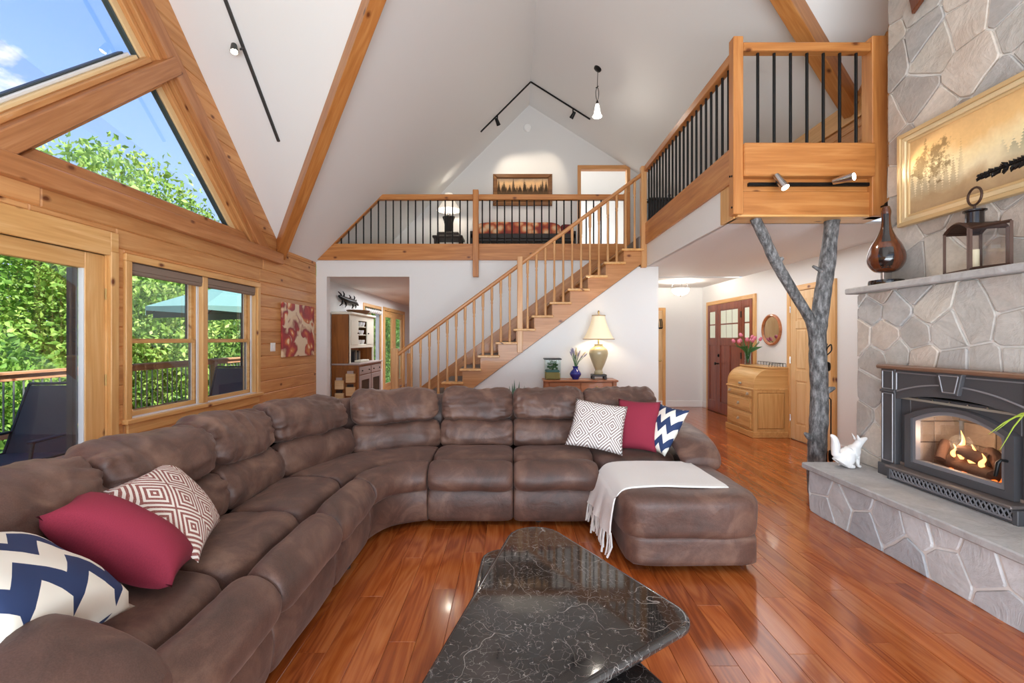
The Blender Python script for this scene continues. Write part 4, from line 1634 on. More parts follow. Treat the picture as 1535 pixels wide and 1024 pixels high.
def pillow(name, c, label, mt, thick=.075, group=None, uvs=1.0, n=18, puff=.5):
    """c: corners lower-left, lower-right, upper-right, upper-left seen from its face"""
    c = [V(p) for p in c]
    ctr = (c[0] + c[1] + c[2] + c[3]) / 4
    nrm = (c[1] - c[0] + c[2] - c[3]).cross(c[3] - c[0] + c[2] - c[1]).normalized()
    vs_, fs, uv = [], [], []
    idx = {}
    for side in (1, -1):
        for i in range(n + 1):
            for j in range(n + 1):
                u, v = -1 + 2 * i / n, -1 + 2 * j / n
                uu = u * (1 - .07 * (1 - v * v) * abs(u) ** 2)
                vv = v * (1 - .07 * (1 - u * u) * abs(v) ** 2)
                a, b = (uu + 1) / 2, (vv + 1) / 2
                p = c[0] * (1 - a) * (1 - b) + c[1] * a * (1 - b) + c[2] * a * b + c[3] * (1 - a) * b
                h = thick * (max(0, 1 - u * u) ** puff) * (max(0, 1 - v * v) ** puff)
                h *= 1 + .10 * noise.noise(p * 9)
                if (abs(u) > .999 or abs(v) > .999):
                    if side == -1:
                        idx[side, i, j] = idx[1, i, j]
                        continue
                    h = 0
                idx[side, i, j] = len(vs_)
                vs_.append(p + nrm * h * side)
                uv.append(((u + 1) / 2 * uvs, (v + 1) / 2 * uvs))
        for i in range(n):
            for j in range(n):
                f = [idx[side, i, j], idx[side, i + 1, j], idx[side, i + 1, j + 1], idx[side, i, j + 1]]
                fs.append(f if side == 1 else f[::-1])
    base = V((ctr.x, ctr.y, min(p.z for p in vs_)))
    me = bpy.data.meshes.new(name)
    me.from_pydata([tuple(p - base) for p in vs_], [], fs)
    ul = me.uv_layers.new(name='UVMap')
    for lp in me.loops:
        ul.data[lp.index].uv = uv[lp.vertex_index]
    me.polygons.foreach_set('use_smooth', [True] * len(me.polygons))
    me.materials.append(mt)
    o = bpy.data.objects.new(name, me)
    link(o)
    o.location = base
    return tag(o, label, 'pillow', group)


GP = 'throw pillows on the sofa'
pillow('throw_pillow', [(-1.20, 1.71, .525), (-1.36, 2.09, .535), (-1.63, 2.11, .82), (-1.52, 1.66, .815)],
       'square cream pillow with brick red concentric diamonds leaning beside the red pillow', PM['cream_brick_diamond_weave'], .075, GP)
pillow('throw_pillow', [(-1.165, 1.53, .53), (-1.235, 1.74, .535), (-1.555, 1.60, .825), (-1.505, 1.41, .82)],
       'magenta linen pillow slumped between chevron and diamond pillows at the near sofa end', PM['magenta'], .105, GP, puff=.38)
pillow('throw_pillow', [(-1.13, .98, .70), (-1.18, 1.40, .545), (-1.60, 1.42, .735), (-1.62, .98, .86)],
       'large navy and cream chevron pillow lying behind the near sofa arm', PM['chevron'], .11, GP, puff=.36)
pillow('throw_pillow', [(.42, 3.55, .545), (.845, 3.42, .49), (.95, 3.66, .83), (.54, 3.76, .885)],
       'white pillow with taupe concentric diamonds leaning on the far sofa backs', PM['white_taupe_diamond_weave'], .07, GP)
pillow('throw_pillow', [(.84, 3.62, .495), (1.12, 3.47, .50), (1.205, 3.62, .875), (.90, 3.78, .88)],
       'magenta linen pillow standing between white diamond and small chevron pillows', PM['magenta'], .08, GP)
pillow('throw_pillow', [(1.07, 3.60, .50), (1.17, 3.42, .485), (1.375, 3.46, .83), (1.21, 3.68, .855)],
       'small navy and white chevron pillow against the far sofa arm', PM['chevron'], .07, GP)

# throw over the chaise
thr = thing('throw_blanket', (.95, 3.05, .47), 'white knitted throw with tasselled edge folded over the chaise', 'blanket')
bx = MB()
path = [(1.33, .476), (1.2, .480), (1.0, .483), (.85, .482), (.74, .474), (.68, .452), (.645, .405), (.632, .34), (.625, .27), (.618, .20)]
path = cat_rom(path, 3, False)
rows = []
ny = 16
for i, (X, Z) in enumerate(path):
    row_ = []
    q_ = i / (len(path) - 1)
    for j in range(ny + 1):
        t = j / ny
        y = 2.745 + t * .56 + (.03 * q_ if t < .5 else 0)
        hang = max(0, (q_ - .62) / .38)
        x = X - .05 * hang * (.4 + .6 * t) + (.012 * math.sin(t * 17 + 1) + .01 * noise.noise(V((t * 6, Z * 8, 2)))) * hang
        if i < 8:
            x += -.02 * t
        z = Z - .03 * hang * (1 - t) + .004 * noise.noise(V((X * 7, y * 7, 1)))
        # follow the pad's rounding near its front edge
        f = max(0, (2.80 - y) / .10)
        z -= .012 * f * f if hang == 0 else 0
        row_.append(V((x, y, z)))
    rows.append(row_)
nr = len(rows)
vs_ = [p for r_ in rows for p in r_]
vs_ += [p + V((-.010, 0, -.004)) if i > nr * .62 else p + V((0, 0, -.010)) for i, r_ in enumerate(rows) for p in r_]
fs = []
N = ny + 1
for i in range(nr - 1):
    for j in range(ny):
        a = i * N + j
        fs.append((a, a + 1, a + N + 1, a + N))
        b = nr * N + a
        fs.append((b, b + N, b + N + 1, b + 1))
for i in range(nr - 1):
    for j in (0, ny):
        a = i * N + j
        b = nr * N + a
        fs.append((a, a + N, b + N, b))
for j in range(ny):
    for i in (0, nr - 1):
        a = i * N + j
        b = nr * N + a
        fs.append((a, a + 1, b + 1, b))
bx.add(vs_, fs).build('cloth', THROW, thr, smooth=50)
fg = MB()
r_ = random.Random(2)
for j in range(34):
    t = j / 33
    k = t * ny
    a = rows[-1][min(int(k), ny - 1)].lerp(rows[-1][min(int(k) + 1, ny)], k - int(k))
    dz = r_.uniform(.11, .15)
    fg.tube([a + V((0, 0, .01)), a + V((r_.uniform(-.012, .006), r_.uniform(-.01, .01), -dz * .5)), a + V((r_.uniform(-.022, .004), r_.uniform(-.015, .015), -dz))], [.005, .006, .0075], 5)
fg.build('tassels', THROW, thr, kind='stuff')

# ------------------------------------------------------------------ two-tier marble table


def round_poly(pts, rad, n=8):
    o = []
    m_ = len(pts)
    for i in range(m_):
        p, a, b = V(pts[i]), V(pts[i - 1]), V(pts[(i + 1) % m_])
        d1, d2 = (a - p).normalized(), (b - p).normalized()
        ang = d1.angle(d2)
        L = min(rad[i] / math.tan(ang / 2), .45 * (a - p).length, .45 * (b - p).length)
        R_ = L * math.tan(ang / 2)
        c = p + (d1 + d2).normalized() * (R_ / math.sin(ang / 2))
        s_, e_ = p + d1 * L, p + d2 * L
        a0 = math.atan2(s_.y - c.y, s_.x - c.x)
        a1 = math.atan2(e_.y - c.y, e_.x - c.x)
        while a1 - a0 > PI:
            a1 -= 2 * PI
        while a1 - a0 < -PI:
            a1 += 2 * PI
        for k in range(n + 1):
            g = a0 + (a1 - a0) * k / n
            o.append((c.x + R_ * math.cos(g), c.y + R_ * math.sin(g)))
    return o


def bullnose(poly, z0, z1, name, mt, par, R_=None):
    h = (z1 - z0) / 2
    rr = []
    P = [V((p[0], p[1], 0)) for p in poly]
    for k in range(9):
        g = -PI / 2 + PI * k / 8
        ins = h * (1 - math.cos(g))
        q_ = inset3(P, ins, V((0, 0, 1))) if ins > 1e-6 else P
        rr.append([V((p.x, p.y, (z0 + z1) / 2 + h * math.sin(g))) for p in q_])
    for e_, z_ in ((0, z0), (1, z1)):
        q_ = [V((p.x, p.y, z_)) for p in inset3(P, h + .004, V((0, 0, 1)))]
        rr = rr + [q_] if e_ else [q_] + rr
    return MB().rings(rr).build(name, mt, par, smooth=50)


tbl = thing('coffee_table', (.1, 1.5, 0), 'two-tier swivel coffee table of dark veined marble with rounded triangular tops', 'table')
TOP = [(.06, 2.46), (.635, 1.49), (-.345, .84)]
bullnose(round_poly(TOP, [.14, .10, .10]), .415, .45, 'tabletop', MARBLE, tbl)
LOWT = [(-.125, 2.43), (.50, 1.22), (-.20, .95)]
bullnose(round_poly(LOWT, [.10, .10, .10]), .34, .375, 'lower_top', MARBLE, tbl)
MB().lathe([(.07, .375), (.07, .415)], (.06, 1.5, 0), 24).build('swivel_plate', BLACK, tbl)
BASE = [(-.02, 2.0), (.36, 1.36), (-.25, 1.08)]
bullnose(round_poly(BASE, [.1, .1, .1]), 0, .06, 'plinth', MARBLE, tbl)
BASE2 = [(-.01, 1.85), (.28, 1.38), (-.16, 1.18)]
MB().prism([(a, b, .06) for a, b in round_poly(BASE2, [.08, .08, .08])], (0, 0, .28)).build('pedestal', MARBLE, tbl)

# ------------------------------------------------------------------ tree-trunk post under the balcony
tp = thing('tree_trunk_post', (2.73, 4.0, 0), 'forked grey peeled tree trunk holding up the balcony beside the hearth', 'post')
pts = [(2.735, 4.0, 0), (2.725, 4.0, .3), (2.745, 4.0, .65), (2.75, 4.0, .95), (2.735, 4.0, 1.25), (2.74, 4.0, 1.45), (2.775, 4.0, 1.75), (2.82, 4.0, 2.05), (2.865, 4.0, 2.45)]
pts = cat_rom(pts, 5, False)
nr = random.Random(3)
MB().tube(pts, [.078 - .018 * (p[2] / 2.45) + .004 * nr.uniform(-1, 1) for p in pts], 16).build('trunk', LOGM, tp, smooth=60)
pts = cat_rom([(2.72, 4.0, 1.36), (2.66, 3.985, 1.55), (2.50, 3.97, 1.80), (2.34, 3.96, 2.06), (2.24, 3.95, 2.26), (2.14, 3.94, 2.45)], 5, False)
br = MB().tube(pts, [.056, .052, .05, .048, .046] + [.043 + .003 * nr.uniform(-1, 1) for _ in pts[5:]], 12).build('branch', LOGM, tp, smooth=60)
for (x, y, z, dx, dz) in ((2.79, 3.98, .92, .075, .03), (2.66, 3.97, .50, -.07, .05), (2.77, 3.98, 1.98, -.10, .05), (2.345, 3.96, 2.07, .05, .03)):
    MB().tube([(x, y, z), (x + dx * .6, y - .01, z + dz * .6), (x + dx, y - .015, z + dz)], [.035 if abs(dx) < .09 else .02, .024 if abs(dx) < .09 else .016, .012], 8).build('knot_stub', LOGM, tp, smooth=60)

# ------------------------------------------------------------------ tool stand behind the trunk
ts = thing('fireplace_tool_stand', (3.13, 4.45, 0), 'tall slim black iron fireplace tool stand beside the trunk', 'tool stand')
MB().lathe([(.0, 0), (.10, 0), (.10, .012), (.03, .03), (.012, .05)], (3.13, 4.45, 0), 20).build('base', BLACK, ts, smooth=40)
MB().tube([(3.13, 4.45, .03), (3.13, 4.45, 1.28)], .009, 8).build('rod', BLACK, ts, smooth=60)
m = MB()
for sgn in (-1, 1):
    m.tube(cat_rom([(3.13, 4.45, 1.22), (3.13 + sgn * .05, 4.45, 1.27), (3.13 + sgn * .045, 4.45, 1.33), (3.13 + sgn * .012, 4.45, 1.30)], 5, False), .006, 6)
m.lathe([(0, 0), (.014, .02), (.007, .045), (.012, .06), (0, .085)], (3.13, 4.45, 1.27), 10)
m.build('finial', BLACK, ts, smooth=60)
MB().puffbox(3.095, 3.165, 4.42, 4.48, 1.06, 1.16, k=3, n=5).build('scroll_boss', BLACK, ts, smooth=180)
for (z0, dx) in ((.78, .045), (.70, -.05)):
    m = MB().tube([(3.13, 4.45, z0 + .05), (3.13 + dx, 4.45, z0), (3.13 + dx, 4.45, z0 - .55)], .006, 6)
    m.puffbox(3.13 + dx - .022, 3.13 + dx + .022, 4.435, 4.465, z0 - .62, z0 - .5, k=4, n=4)
    m.build('hanging_tool', BLACK, ts, smooth=60)

# ------------------------------------------------------------------ white fox figurine
fox = thing('fox_figurine', (2.63, 3.50, .38), 'white glazed seated fox figurine looking upward on the hearth end', 'figurine')
CERAM = mat('white_glaze', '#eceae8', 0.22, coat=.3)


def skin_body(name, joints, edges, mt, par, sub=2):
    me = bpy.data.meshes.new(name)
    org = ORG[par.name]
    me.from_pydata([tuple(V(j[0]) - org) for j in joints], edges, [])
    o = bpy.data.objects.new(name, me)
    link(o)
    o.parent = par
    md = o.modifiers.new('skin', 'SKIN')
    md.use_smooth_shade = True
    for i, j in enumerate(joints):
        sv = me.skin_vertices[0].data[i]
        sv.radius = (j[1], j[1] if len(j) < 3 else j[2])
        sv.use_root = i == 0
    s_ = o.modifiers.new('sub', 'SUBSURF')
    s_.levels = s_.render_levels = sub
    me.materials.append(mt)
    return o


fxx, fy, fz = 2.63, 3.50, .38
J = [((fxx - .03, fy, fz + .085), .060), ((fxx + .02, fy, fz + .115), .054), ((fxx + .055, fy, fz + .14), .044), ((fxx + .075, fy, fz + .165), .028),
     ((fxx + .085, fy, fz + .195), .034), ((fxx + .12, fy, fz + .215), .022), ((fxx + .15, fy, fz + .23), .010),
     ((fxx + .055, fy - .025, fz + .08), .018), ((fxx + .055, fy - .03, fz + .02), .013), ((fxx + .08, fy - .03, fz + .012), .012),
     ((fxx + .06, fy + .025, fz + .08), .018), ((fxx + .065, fy + .03, fz + .02), .013), ((fxx + .095, fy + .03, fz + .012), .012),
     ((fxx - .055, fy, fz + .05), .050), ((fxx - .02, fy - .045, fz + .025), .024), ((fxx + .02, fy - .05, fz + .014), .013),
     ((fxx - .02, fy + .045, fz + .025), .024), ((fxx + .02, fy + .05, fz + .014), .013),
     ((fxx - .10, fy, fz + .10), .028), ((fxx - .095, fy, fz + .17), .036), ((fxx - .105, fy, fz + .23), .027), ((fxx - .135, fy, fz + .255), .009)]
E = [(0, 1), (1, 2), (2, 3), (3, 4), (4, 5), (5, 6), (2, 7), (7, 8), (8, 9), (2, 10), (10, 11), (11, 12), (0, 13), (13, 14), (14, 15), (13, 16), (16, 17), (13, 18), (18, 19), (19, 20), (20, 21)]
skin_body('body', J, E, CERAM, fox)
for s_ in (-1, 1):
    MB().lathe([(.016, 0), (.013, .02), (.003, .05)], (fxx + .072, fy + s_ * .02, fz + .215), 8, .6, axis=(-.45, s_ * .2, 1)).build('ear', CERAM, fox, smooth=60)

# ------------------------------------------------------------------ mantel: sculpture, lantern, branch ornament, painting
ZM = 1.80
WALN = wood('walnut_turned', '#7a4327', '#5c2f1b', '#43200f', 'Z', rough=.15, knots=False, coat=.6)
DWAL = mat('black_walnut_facet', '#1d1513', 0.15, coat=.5)
sc = thing('teardrop_sculpture', (2.93, 3.50, ZM), 'teardrop-shaped polished brown and black wooden sculpture on the mantel end', 'sculpture')
MB().lathe([(0, 0), (.112, 0), (.115, .02), (.112, .042), (0, .042)], (2.93, 3.50, ZM), 28).build('base', DWAL, sc, smooth=40)
MB().cbox(2.895, 2.965, 3.485, 3.515, ZM + .042, ZM + .12, .004).build('stand', CHROME, sc)
prof = cat_rom([(.02, .10), (.075, .115), (.115, .17), (.122, .23), (.10, .31), (.062, .38), (.036, .45), (.029, .53), (.033, .58), (.022, .62)], 4, False)
MB().lathe([(0, prof[0][1])] + prof + [(0, .625)], (2.93, 3.50, ZM), 32).build('teardrop', WALN, sc, smooth=60)
fa = []
for (h, wd) in ((.13, .030), (.17, .046), (.22, .052), (.28, .046), (.34, .030), (.40, .020), (.48, .018), (.56, .018)):
    r_ = min(prof, key=lambda p: abs(p[1] - h))[0] + .004
    ring = []
    for k in range(7):
        g = math.atan2(-3.5, -2.93) + (-1 + 2 * k / 6) * (wd / r_) * .95
        ring.append((h, r_, g))
    fa.append(ring)
m = MB()
vs_ = [V((2.93 + r_ * math.cos(g), 3.50 + r_ * math.sin(g), ZM + h)) for ring in fa for (h, r_, g) in ring]
vs_ += [V((2.93 + (r_ - .012) * math.cos(g), 3.50 + (r_ - .012) * math.sin(g), ZM + h)) for ring in fa for (h, r_, g) in ring]
fs = []
nn = len(fa)
for i in range(nn - 1):
    for k in range(6):
        a = i * 7 + k
        fs.append((a, a + 1, a + 8, a + 7))
        b = nn * 7 + a
        fs.append((b, b + 7, b + 8, b + 1))
m.add(vs_, fs).build('dark_inlay', DWAL, sc, smooth=60)

ln = thing('lantern', (2.94, 2.82, ZM), 'brown iron candle lantern with ring top and open glass door on the mantel', 'lantern', rz=0)
lx, ly, a_ = 2.94, 2.84, .10


def lpt(x, y, z):
    g = math.radians(-12)
    return V((lx + x * math.cos(g) - y * math.sin(g), ly + x * math.sin(g) + y * math.cos(g), ZM + z))


def lbar(m_, p, q_, t=.008):
    return m_.tube([lpt(*p), lpt(*q_)], t, 4)


m = MB()
for sx in (-1, 1):
    for sy in (-1, 1):
        lbar(m, (sx * a_, sy * a_, 0), (sx * a_, sy * a_, .27), .011)
for z in (.008,):
    for s_ in (-1, 1):
        lbar(m, (-a_, s_ * a_, z), (a_, s_ * a_, z), .011)
        lbar(m, (s_ * a_, -a_, z), (s_ * a_, a_, z), .011)
for s_ in (-1, 1):
    lbar(m, (-a_, s_ * a_, .27), (a_, s_ * a_, .27), .010)
    arc = [lpt(s_ * a_, a_ * (1 - 2 * i / 10), .27 + .045 * (1 - (1 - 2 * i / 10) ** 2)) for i in range(11)]
    m.tube(arc, .011, 4)
m.build('frame', IRONR, ln, smooth=40)
m = MB()
ar = [[lpt(x, a_ * (1 - 2 * i / 10), .272 + .045 * (1 - (1 - 2 * i / 10) ** 2)) for i in range(11)] for x in (-a_, a_)]
vs_ = ar[0] + ar[1] + [p + V((0, 0, .006)) for p in ar[0]] + [p + V((0, 0, .006)) for p in ar[1]]
fs = []
for i in range(10):
    fs += [(i, i + 1, 12 + i, 11 + i), (22 + i, 33 + i, 34 + i, 23 + i)]
m.add(vs_, fs).build('vaulted_roof', IRONR, ln)
MB().lathe([(.045, .31), (.045, .385), (.058, .392), (.058, .40), (0, .41)], lpt(0, 0, 0), 20).build('chimney', DWAL, ln, smooth=40)
ring = [lpt(0, .055 * math.cos(2 * PI * i / 20), .49 + .055 * math.sin(2 * PI * i / 20)) for i in range(21)]
MB().tube([lpt(0, 0, .40), lpt(0, 0, .437)], .006, 8).tube(ring, .007, 8, cap=False).build('ring', IRONR, ln, smooth=60)
MB().box(lx - .09, lx + .09, ly - .09, ly + .09, ZM + .002, ZM + .008).build('floor_plate', IRONR, ln)
MB().lathe([(0, .008), (.022, .008), (.022, .15), (0, .15)], lpt(0, 0, 0), 14).build('candle', mat('ivory_wax', '#e8d9b8', .5), ln, smooth=40)
dr_ = MB()
h0 = lpt(-a_, -a_, 0)
dv = V((.28, -.96, 0)).normalized()
dw = .185
for (s0, z0, s1, z1) in ((0, .015, 0, .265), (dw, .015, dw, .265), (0, .015, dw, .015), (0, .265, dw, .265)):
    dr_.tube([h0 + dv * (s0 + .012) + V((0, 0, z0)), h0 + dv * (s1 + .012) + V((0, 0, z1))], .010, 4)
do = dr_.build('door', IRONR, ln)
MB().prism([h0 + dv * .012 + V((0, 0, .015)), h0 + dv * (dw + .01) + V((0, 0, .015)), h0 + dv * (dw + .01) + V((0, 0, .265)), h0 + dv * .012 + V((0, 0, .265))], V((dv.y, -dv.x, 0)) * .003).build('pane', GLASS, do)
for s_ in (1,):
    MB().prism([lpt(a_, -a_, .01), lpt(a_, a_, .01), lpt(a_, a_, .27), lpt(a_, -a_, .27)], (.003, 0, 0)).build('pane', GLASS, ln)

bo_ = thing('branch_ornament', (2.86, 2.05, ZM), 'black spiky metal branch reaching in front of the mountain painting', 'ornament')
MB().lathe([(0, 0), (.06, 0), (.06, .02), (.012, .03)], (2.86, 2.05, ZM), 14).build('base', BLACK, bo_, smooth=40)
st = cat_rom([(2.86, 2.05, ZM + .02), (2.86, 2.06, ZM + .35), (2.86, 2.2, ZM + .55), (2.86, 2.45, ZM + .585), (2.86, 2.74, ZM + .575)], 8, False)
MB().tube(st, [.008] * (len(st) - 1) + [.003], 8).build('stem', BLACK, bo_, smooth=60)
rr_ = random.Random(8)
lf0 = None
for i in range(26):
    t = i / 25
    y = 2.22 + .52 * t
    z = ZM + .555 + .03 * min(1, t * 3) - .01 * t
    L = .07 * (1 - .6 * t)
    for sgn in (-1, 1):
        b = V((2.86, y, z))
        tip = b + V((rr_.uniform(-.5, .5) * L, L * .55, sgn * L * .75))
        o = MB().tube([b, (b + tip) / 2 + V((0, -.004, 0)), tip], [.004, .012, .002], 6).build('spike', BLACK, bo_)

# big painting on the chimney
FRG = mat('pale_gilt_frame', '#d8b987', 0.35, .25, bump=(50, .15))
FRL = mat('light_gold_frame_lip', '#e9d3a8', 0.3, .3)


def gradpaint(name, stops, zlo, zhi, trees=(), mist=0.35, ax=1, blob=None):
    m = mat(name, '#c0a080', 0.85, spec=.15)
    k = NT(m.node_tree)
    t = k.n('TexCoord')
    s = k.n('SeparateXYZ', {0: t.outputs['Object']})
    nz = k.n('TexNoise', {'Vector': t.outputs['Object'], 'Scale': 6.0, 'Detail': 6.0, 'Distortion': .6})
    f = k.math('DIVIDE', k.math('SUBTRACT', s.outputs[2], zlo), zhi - zlo)
    f = k.math('ADD', f, k.math('MULTIPLY', k.math('SUBTRACT', nz.outputs[0], .5), mist))
    c = k.ramp(f, [(p, C(h)) for p, h in stops])
    br = k.n('TexNoise', {'Vector': t.outputs['Object'], 'Scale': 45.0, 'Detail': 4.0})
    for (n_, base, h0, h1, u0, u1, colr, fac, sd_) in trees:
        # a row of conifers: one spike per cell of the picture's width, ragged edges
        un = k.math('MULTIPLY', k.math('ADD', s.outputs[ax], 5.0 + sd_), n_)
        cell = k.math('FLOOR', un)
        wn = k.n('TexWhiteNoise', {'W': cell}, noise_dimensions='1D')
        tri_ = k.math('MULTIPLY', k.math('ABSOLUTE', k.math('SUBTRACT', k.math('FRACT', un), .5)), 2.0)
        jag = k.math('MULTIPLY', k.math('SUBTRACT', k.math('PINGPONG', k.math('MULTIPLY', s.outputs[2], 55.0), .5), .25), .9)
        hh = k.math('ADD', h0, k.math('MULTIPLY', wn.outputs[0], h1 - h0))
        top = k.math('ADD', base, k.math('MULTIPLY', hh, k.math('SUBTRACT', 1.0, k.math('ADD', tri_, jag))))
        top = k.math('ADD', top, k.math('MULTIPLY', k.math('SUBTRACT', br.outputs[0], .5), .05))
        mk = k.math('MULTIPLY', k.math('LESS_THAN', s.outputs[2], top), k.math('GREATER_THAN', s.outputs[2], base - .10))
        fade = k.n('MapRange', {0: s.outputs[2], 1: base - .10, 2: base + .04, 3: 0.0, 4: fac}).outputs[0]
        lo_ = k.n('MapRange', {0: s.outputs[ax], 1: u0, 2: u0 + .08, 3: 0.0, 4: 1.0}).outputs[0]
        hi_ = k.n('MapRange', {0: s.outputs[ax], 1: u1 - .08, 2: u1, 3: 1.0, 4: 0.0}).outputs[0]
        mk = k.math('MULTIPLY', k.math('MULTIPLY', mk, fade), k.math('MULTIPLY', lo_, hi_))
        c = k.mix(mk, c, C(colr))
    if blob:
        # airy broadleaf crowns dabbed in with a dry brush
        du = k.math('DIVIDE', k.math('SUBTRACT', s.outputs[ax], blob[0]), blob[2])
        dz = k.math('DIVIDE', k.math('SUBTRACT', s.outputs[2], blob[1]), blob[3])
        rr2 = k.math('ADD', k.math('MULTIPLY', du, du), k.math('MULTIPLY', dz, dz))
        ln_ = k.n('TexNoise', {'Vector': t.outputs['Object'], 'Scale': 26.0, 'Detail': 6.0, 'Roughness': .7})
        big = k.n('TexNoise', {'Vector': t.outputs['Object'], 'Scale': 8.0, 'Detail': 2.0})
        v_ = k.math('SUBTRACT', k.math('ADD', k.math('MULTIPLY', ln_.outputs[0], .8), k.math('MULTIPLY', big.outputs[0], .7)), k.math('MULTIPLY', rr2, .22))
        c = k.mix(k.n('MapRange', {0: v_, 1: .62, 2: .74, 3: 0.0, 4: .8}).outputs[0], c, C(blob[4]))
    c = k.mix(k.math('MULTIPLY', br.outputs[0], .22), c, C('#7a5b3c'))
    setc(m, c)
    return m


def frame_x(par, x, y0, y1, z0, z1, wd, mts, dep=.05):
    """picture frame lying in a plane X = const, facing -X (dep > 0)"""
    def bar(o0, o1, d, mt):
        for (pa) in (([(y0 + o0, z0 + o0), (y1 - o0, z0 + o0), (y1 - o1, z0 + o1), (y0 + o1, z0 + o1)]), ([(y0 + o0, z1 - o0), (y0 + o1, z1 - o1), (y1 - o1, z1 - o1), (y1 - o0, z1 - o0)]),
                     ([(y0 + o0, z0 + o0), (y0 + o1, z0 + o1), (y0 + o1, z1 - o1), (y0 + o0, z1 - o0)]), ([(y1 - o0, z0 + o0), (y1 - o0, z1 - o0), (y1 - o1, z1 - o1), (y1 - o1, z0 + o1)])):
            MB().prism([(x, a, b) for a, b in pa], (-d, 0, 0), .004 if abs(d) > .01 else 0).build('frame_bar', mt, par)
    bar(0, wd * .35, dep, mts[0])
    bar(wd * .35, wd * .75, dep * .75, mts[1])
    bar(wd * .75, wd, dep * .5, mts[0])


pt = thing('landscape_painting', (3.05, 2.75, 2.6), 'large gilt-framed misty mountain forest painting on the stone chimney', 'painting')
py0, py1, pz0, pz1 = 2.0, 3.51, 2.255, 2.97
frame_x(pt, 3.065, py0, py1, pz0, pz1, .085, (FRG, FRL), .045)
PT1 = gradpaint('misty_landscape_oil', [(0, '#a98a68'), (.22, '#c9ab82'), (.38, '#f6e6bf'), (.55, '#f8e3b2'), (.75, '#ecc184'), (1, '#d6ad78')], -.3, .3,
                trees=((16, -.06, .05, .14, -.75, .05, '#9a9a84', .7, 0), (11, -.02, .10, .24, -.75, -.12, '#5f8180', .85, 1), (19, -.14, .16, .34, .25, .74, '#846b4b', .45, 2),), blob=(.52, .06, .24, .17, '#75603f'))
MB().box(3.052, 3.06, py0 + .08, py1 - .08, pz0 + .08, pz1 - .08).build('canvas', PT1, pt)


pq = thing('wall_plaque', (3.06, 3.22, 3.88), 'brown wooden plaque tip high on the stone chimney', 'plaque')
MB().prism([(3.065, 3.43, 4.02), (3.065, 3.40, 3.86), (3.065, 3.10, 4.02), (3.065, 3.10, 4.3), (3.065, 3.40, 4.3)], (-.03, 0, 0), .006).build('board', WALN, pq)

# ------------------------------------------------------------------ spider plant at the hearth, only its blades reach the picture
sp = thing('spider_plant', (2.62, 1.55, .38), 'lime green arching plant blades beside the fireplace door', 'plant')
MB().lathe([(0, 0), (.07, 0), (.095, .16), (.09, .16), (.085, .14), (0, .14)], (2.62, 1.55, .38), 24).build('pot', mat('terracotta', '#a9633f', .8), sp, smooth=40)
for i in range(16):
    g = 2 * PI * i / 16 + .3
    L = .42 + .16 * ((i * 7) % 5) / 5
    if i in (3, 4, 5):
        L = (.82, .86, .80)[i - 3]
        g = (1.62, 1.54, 1.70)[i - 3]
    elif i < 8:
        L = .35
    pts = [(2.62, 1.55, .52), (2.62 + L * .35 * math.cos(g), 1.55 + L * .35 * math.sin(g), .52 + L * .55), (2.62 + L * .8 * math.cos(g), 1.55 + L * .8 * math.sin(g), .52 + L * .62), (2.62 + L * 1.02 * math.cos(g), 1.55 + L * 1.02 * math.sin(g), .52 + L * (.45 if i % 2 else .3))]
    pts = cat_rom(pts, 4, False)
    MB().tube(pts, [.003] * 6 + [.003, .005, .0045, .004, .003, .002, .001][:len(pts) - 6], 5).build('blade', PLANTY, sp, smooth=60)

# ------------------------------------------------------------------ front door, pantry door, closet door
d2 = struct('door_2', (XR, 8.0, 0))
FY0, FY1 = 7.12, 8.91
X_ = XR - .03
for (a, b, c0, c1, ax) in ((FY0, FY0 + .075, 0, 2.115, 'Z'), (FY1 - .075, FY1, 0, 2.115, 'Z'), (FY0 + .075, FY1 - .075, 2.045, 2.115, 'Y')):
    MB().cbox(X_, XR + .01, a, b, c0, c1, .004).build('casing', PALE[ax], d2)
for (a, b, nm) in ((7.195, 7.53, 'sidelight'), (7.53, 8.42, 'door_leaf'), (8.42, 8.835, 'sidelight')):
    wd = .085 if nm == 'sidelight' else .12
    lo = MB().cbox(XR - .022, XR - .004, a + .004, b - .004, .01, 2.04, .004).build(nm, MAHOG['Z'], d2)
    gz0, gz1 = 1.40, 1.90
    g = MB()
    for (y0, y1, z0, z1) in ((a + .004, a + wd, .01, 2.04), (b - wd, b - .004, .01, 2.04), (a + wd, b - wd, 1.92, 2.04), (a + wd, b - wd, 1.27, 1.40), (a + wd, b - wd, .01, .22)):
        g.cbox(XR - .036, XR - .018, y0, y1, z0, z1, .003)
    if nm == 'door_leaf':
        g.cbox(XR - .036, XR - .018, (a + b) / 2 - .04, (a + b) / 2 + .04, .22, 1.27, .003)
    g.build('stiles', MAHOG['Z'], lo)
    nc = 3 if nm == 'door_leaf' else 1
    wy = (b - a - 2 * wd) / nc
    for c_ in range(nc):
        for r_ in range(2):
            y0, z0 = a + wd + c_ * wy + .012, gz0 + r_ * .26 + .012
            MB().box(XR - .028, XR - .02, y0, y0 + wy - .024, z0, z0 + .236).build('pane', FROST, lo)
    if nm == 'door_leaf':
        hw = MB().lathe([(0, 0), (.03, 0), (.03, .012), (.012, .02), (0, .022)], (XR - .036, b - .06, 1.08), 14, axis=(-1, 0, 0))
        hw.lathe([(0, 0), (.012, 0), (.012, .05), (.028, .06), (.028, .075), (0, .08)], (XR - .036, b - .06, .93), 14, axis=(-1, 0, 0))
        hw.build('door_handle', BLACK, lo, smooth=40)
        for zz_ in (.25, 1.05, 1.75):
            MB().cbox(XR - .045, XR - .036, a - .012, a + .025, zz_, zz_ + .11, .003).build('hinge', BLACK, lo)

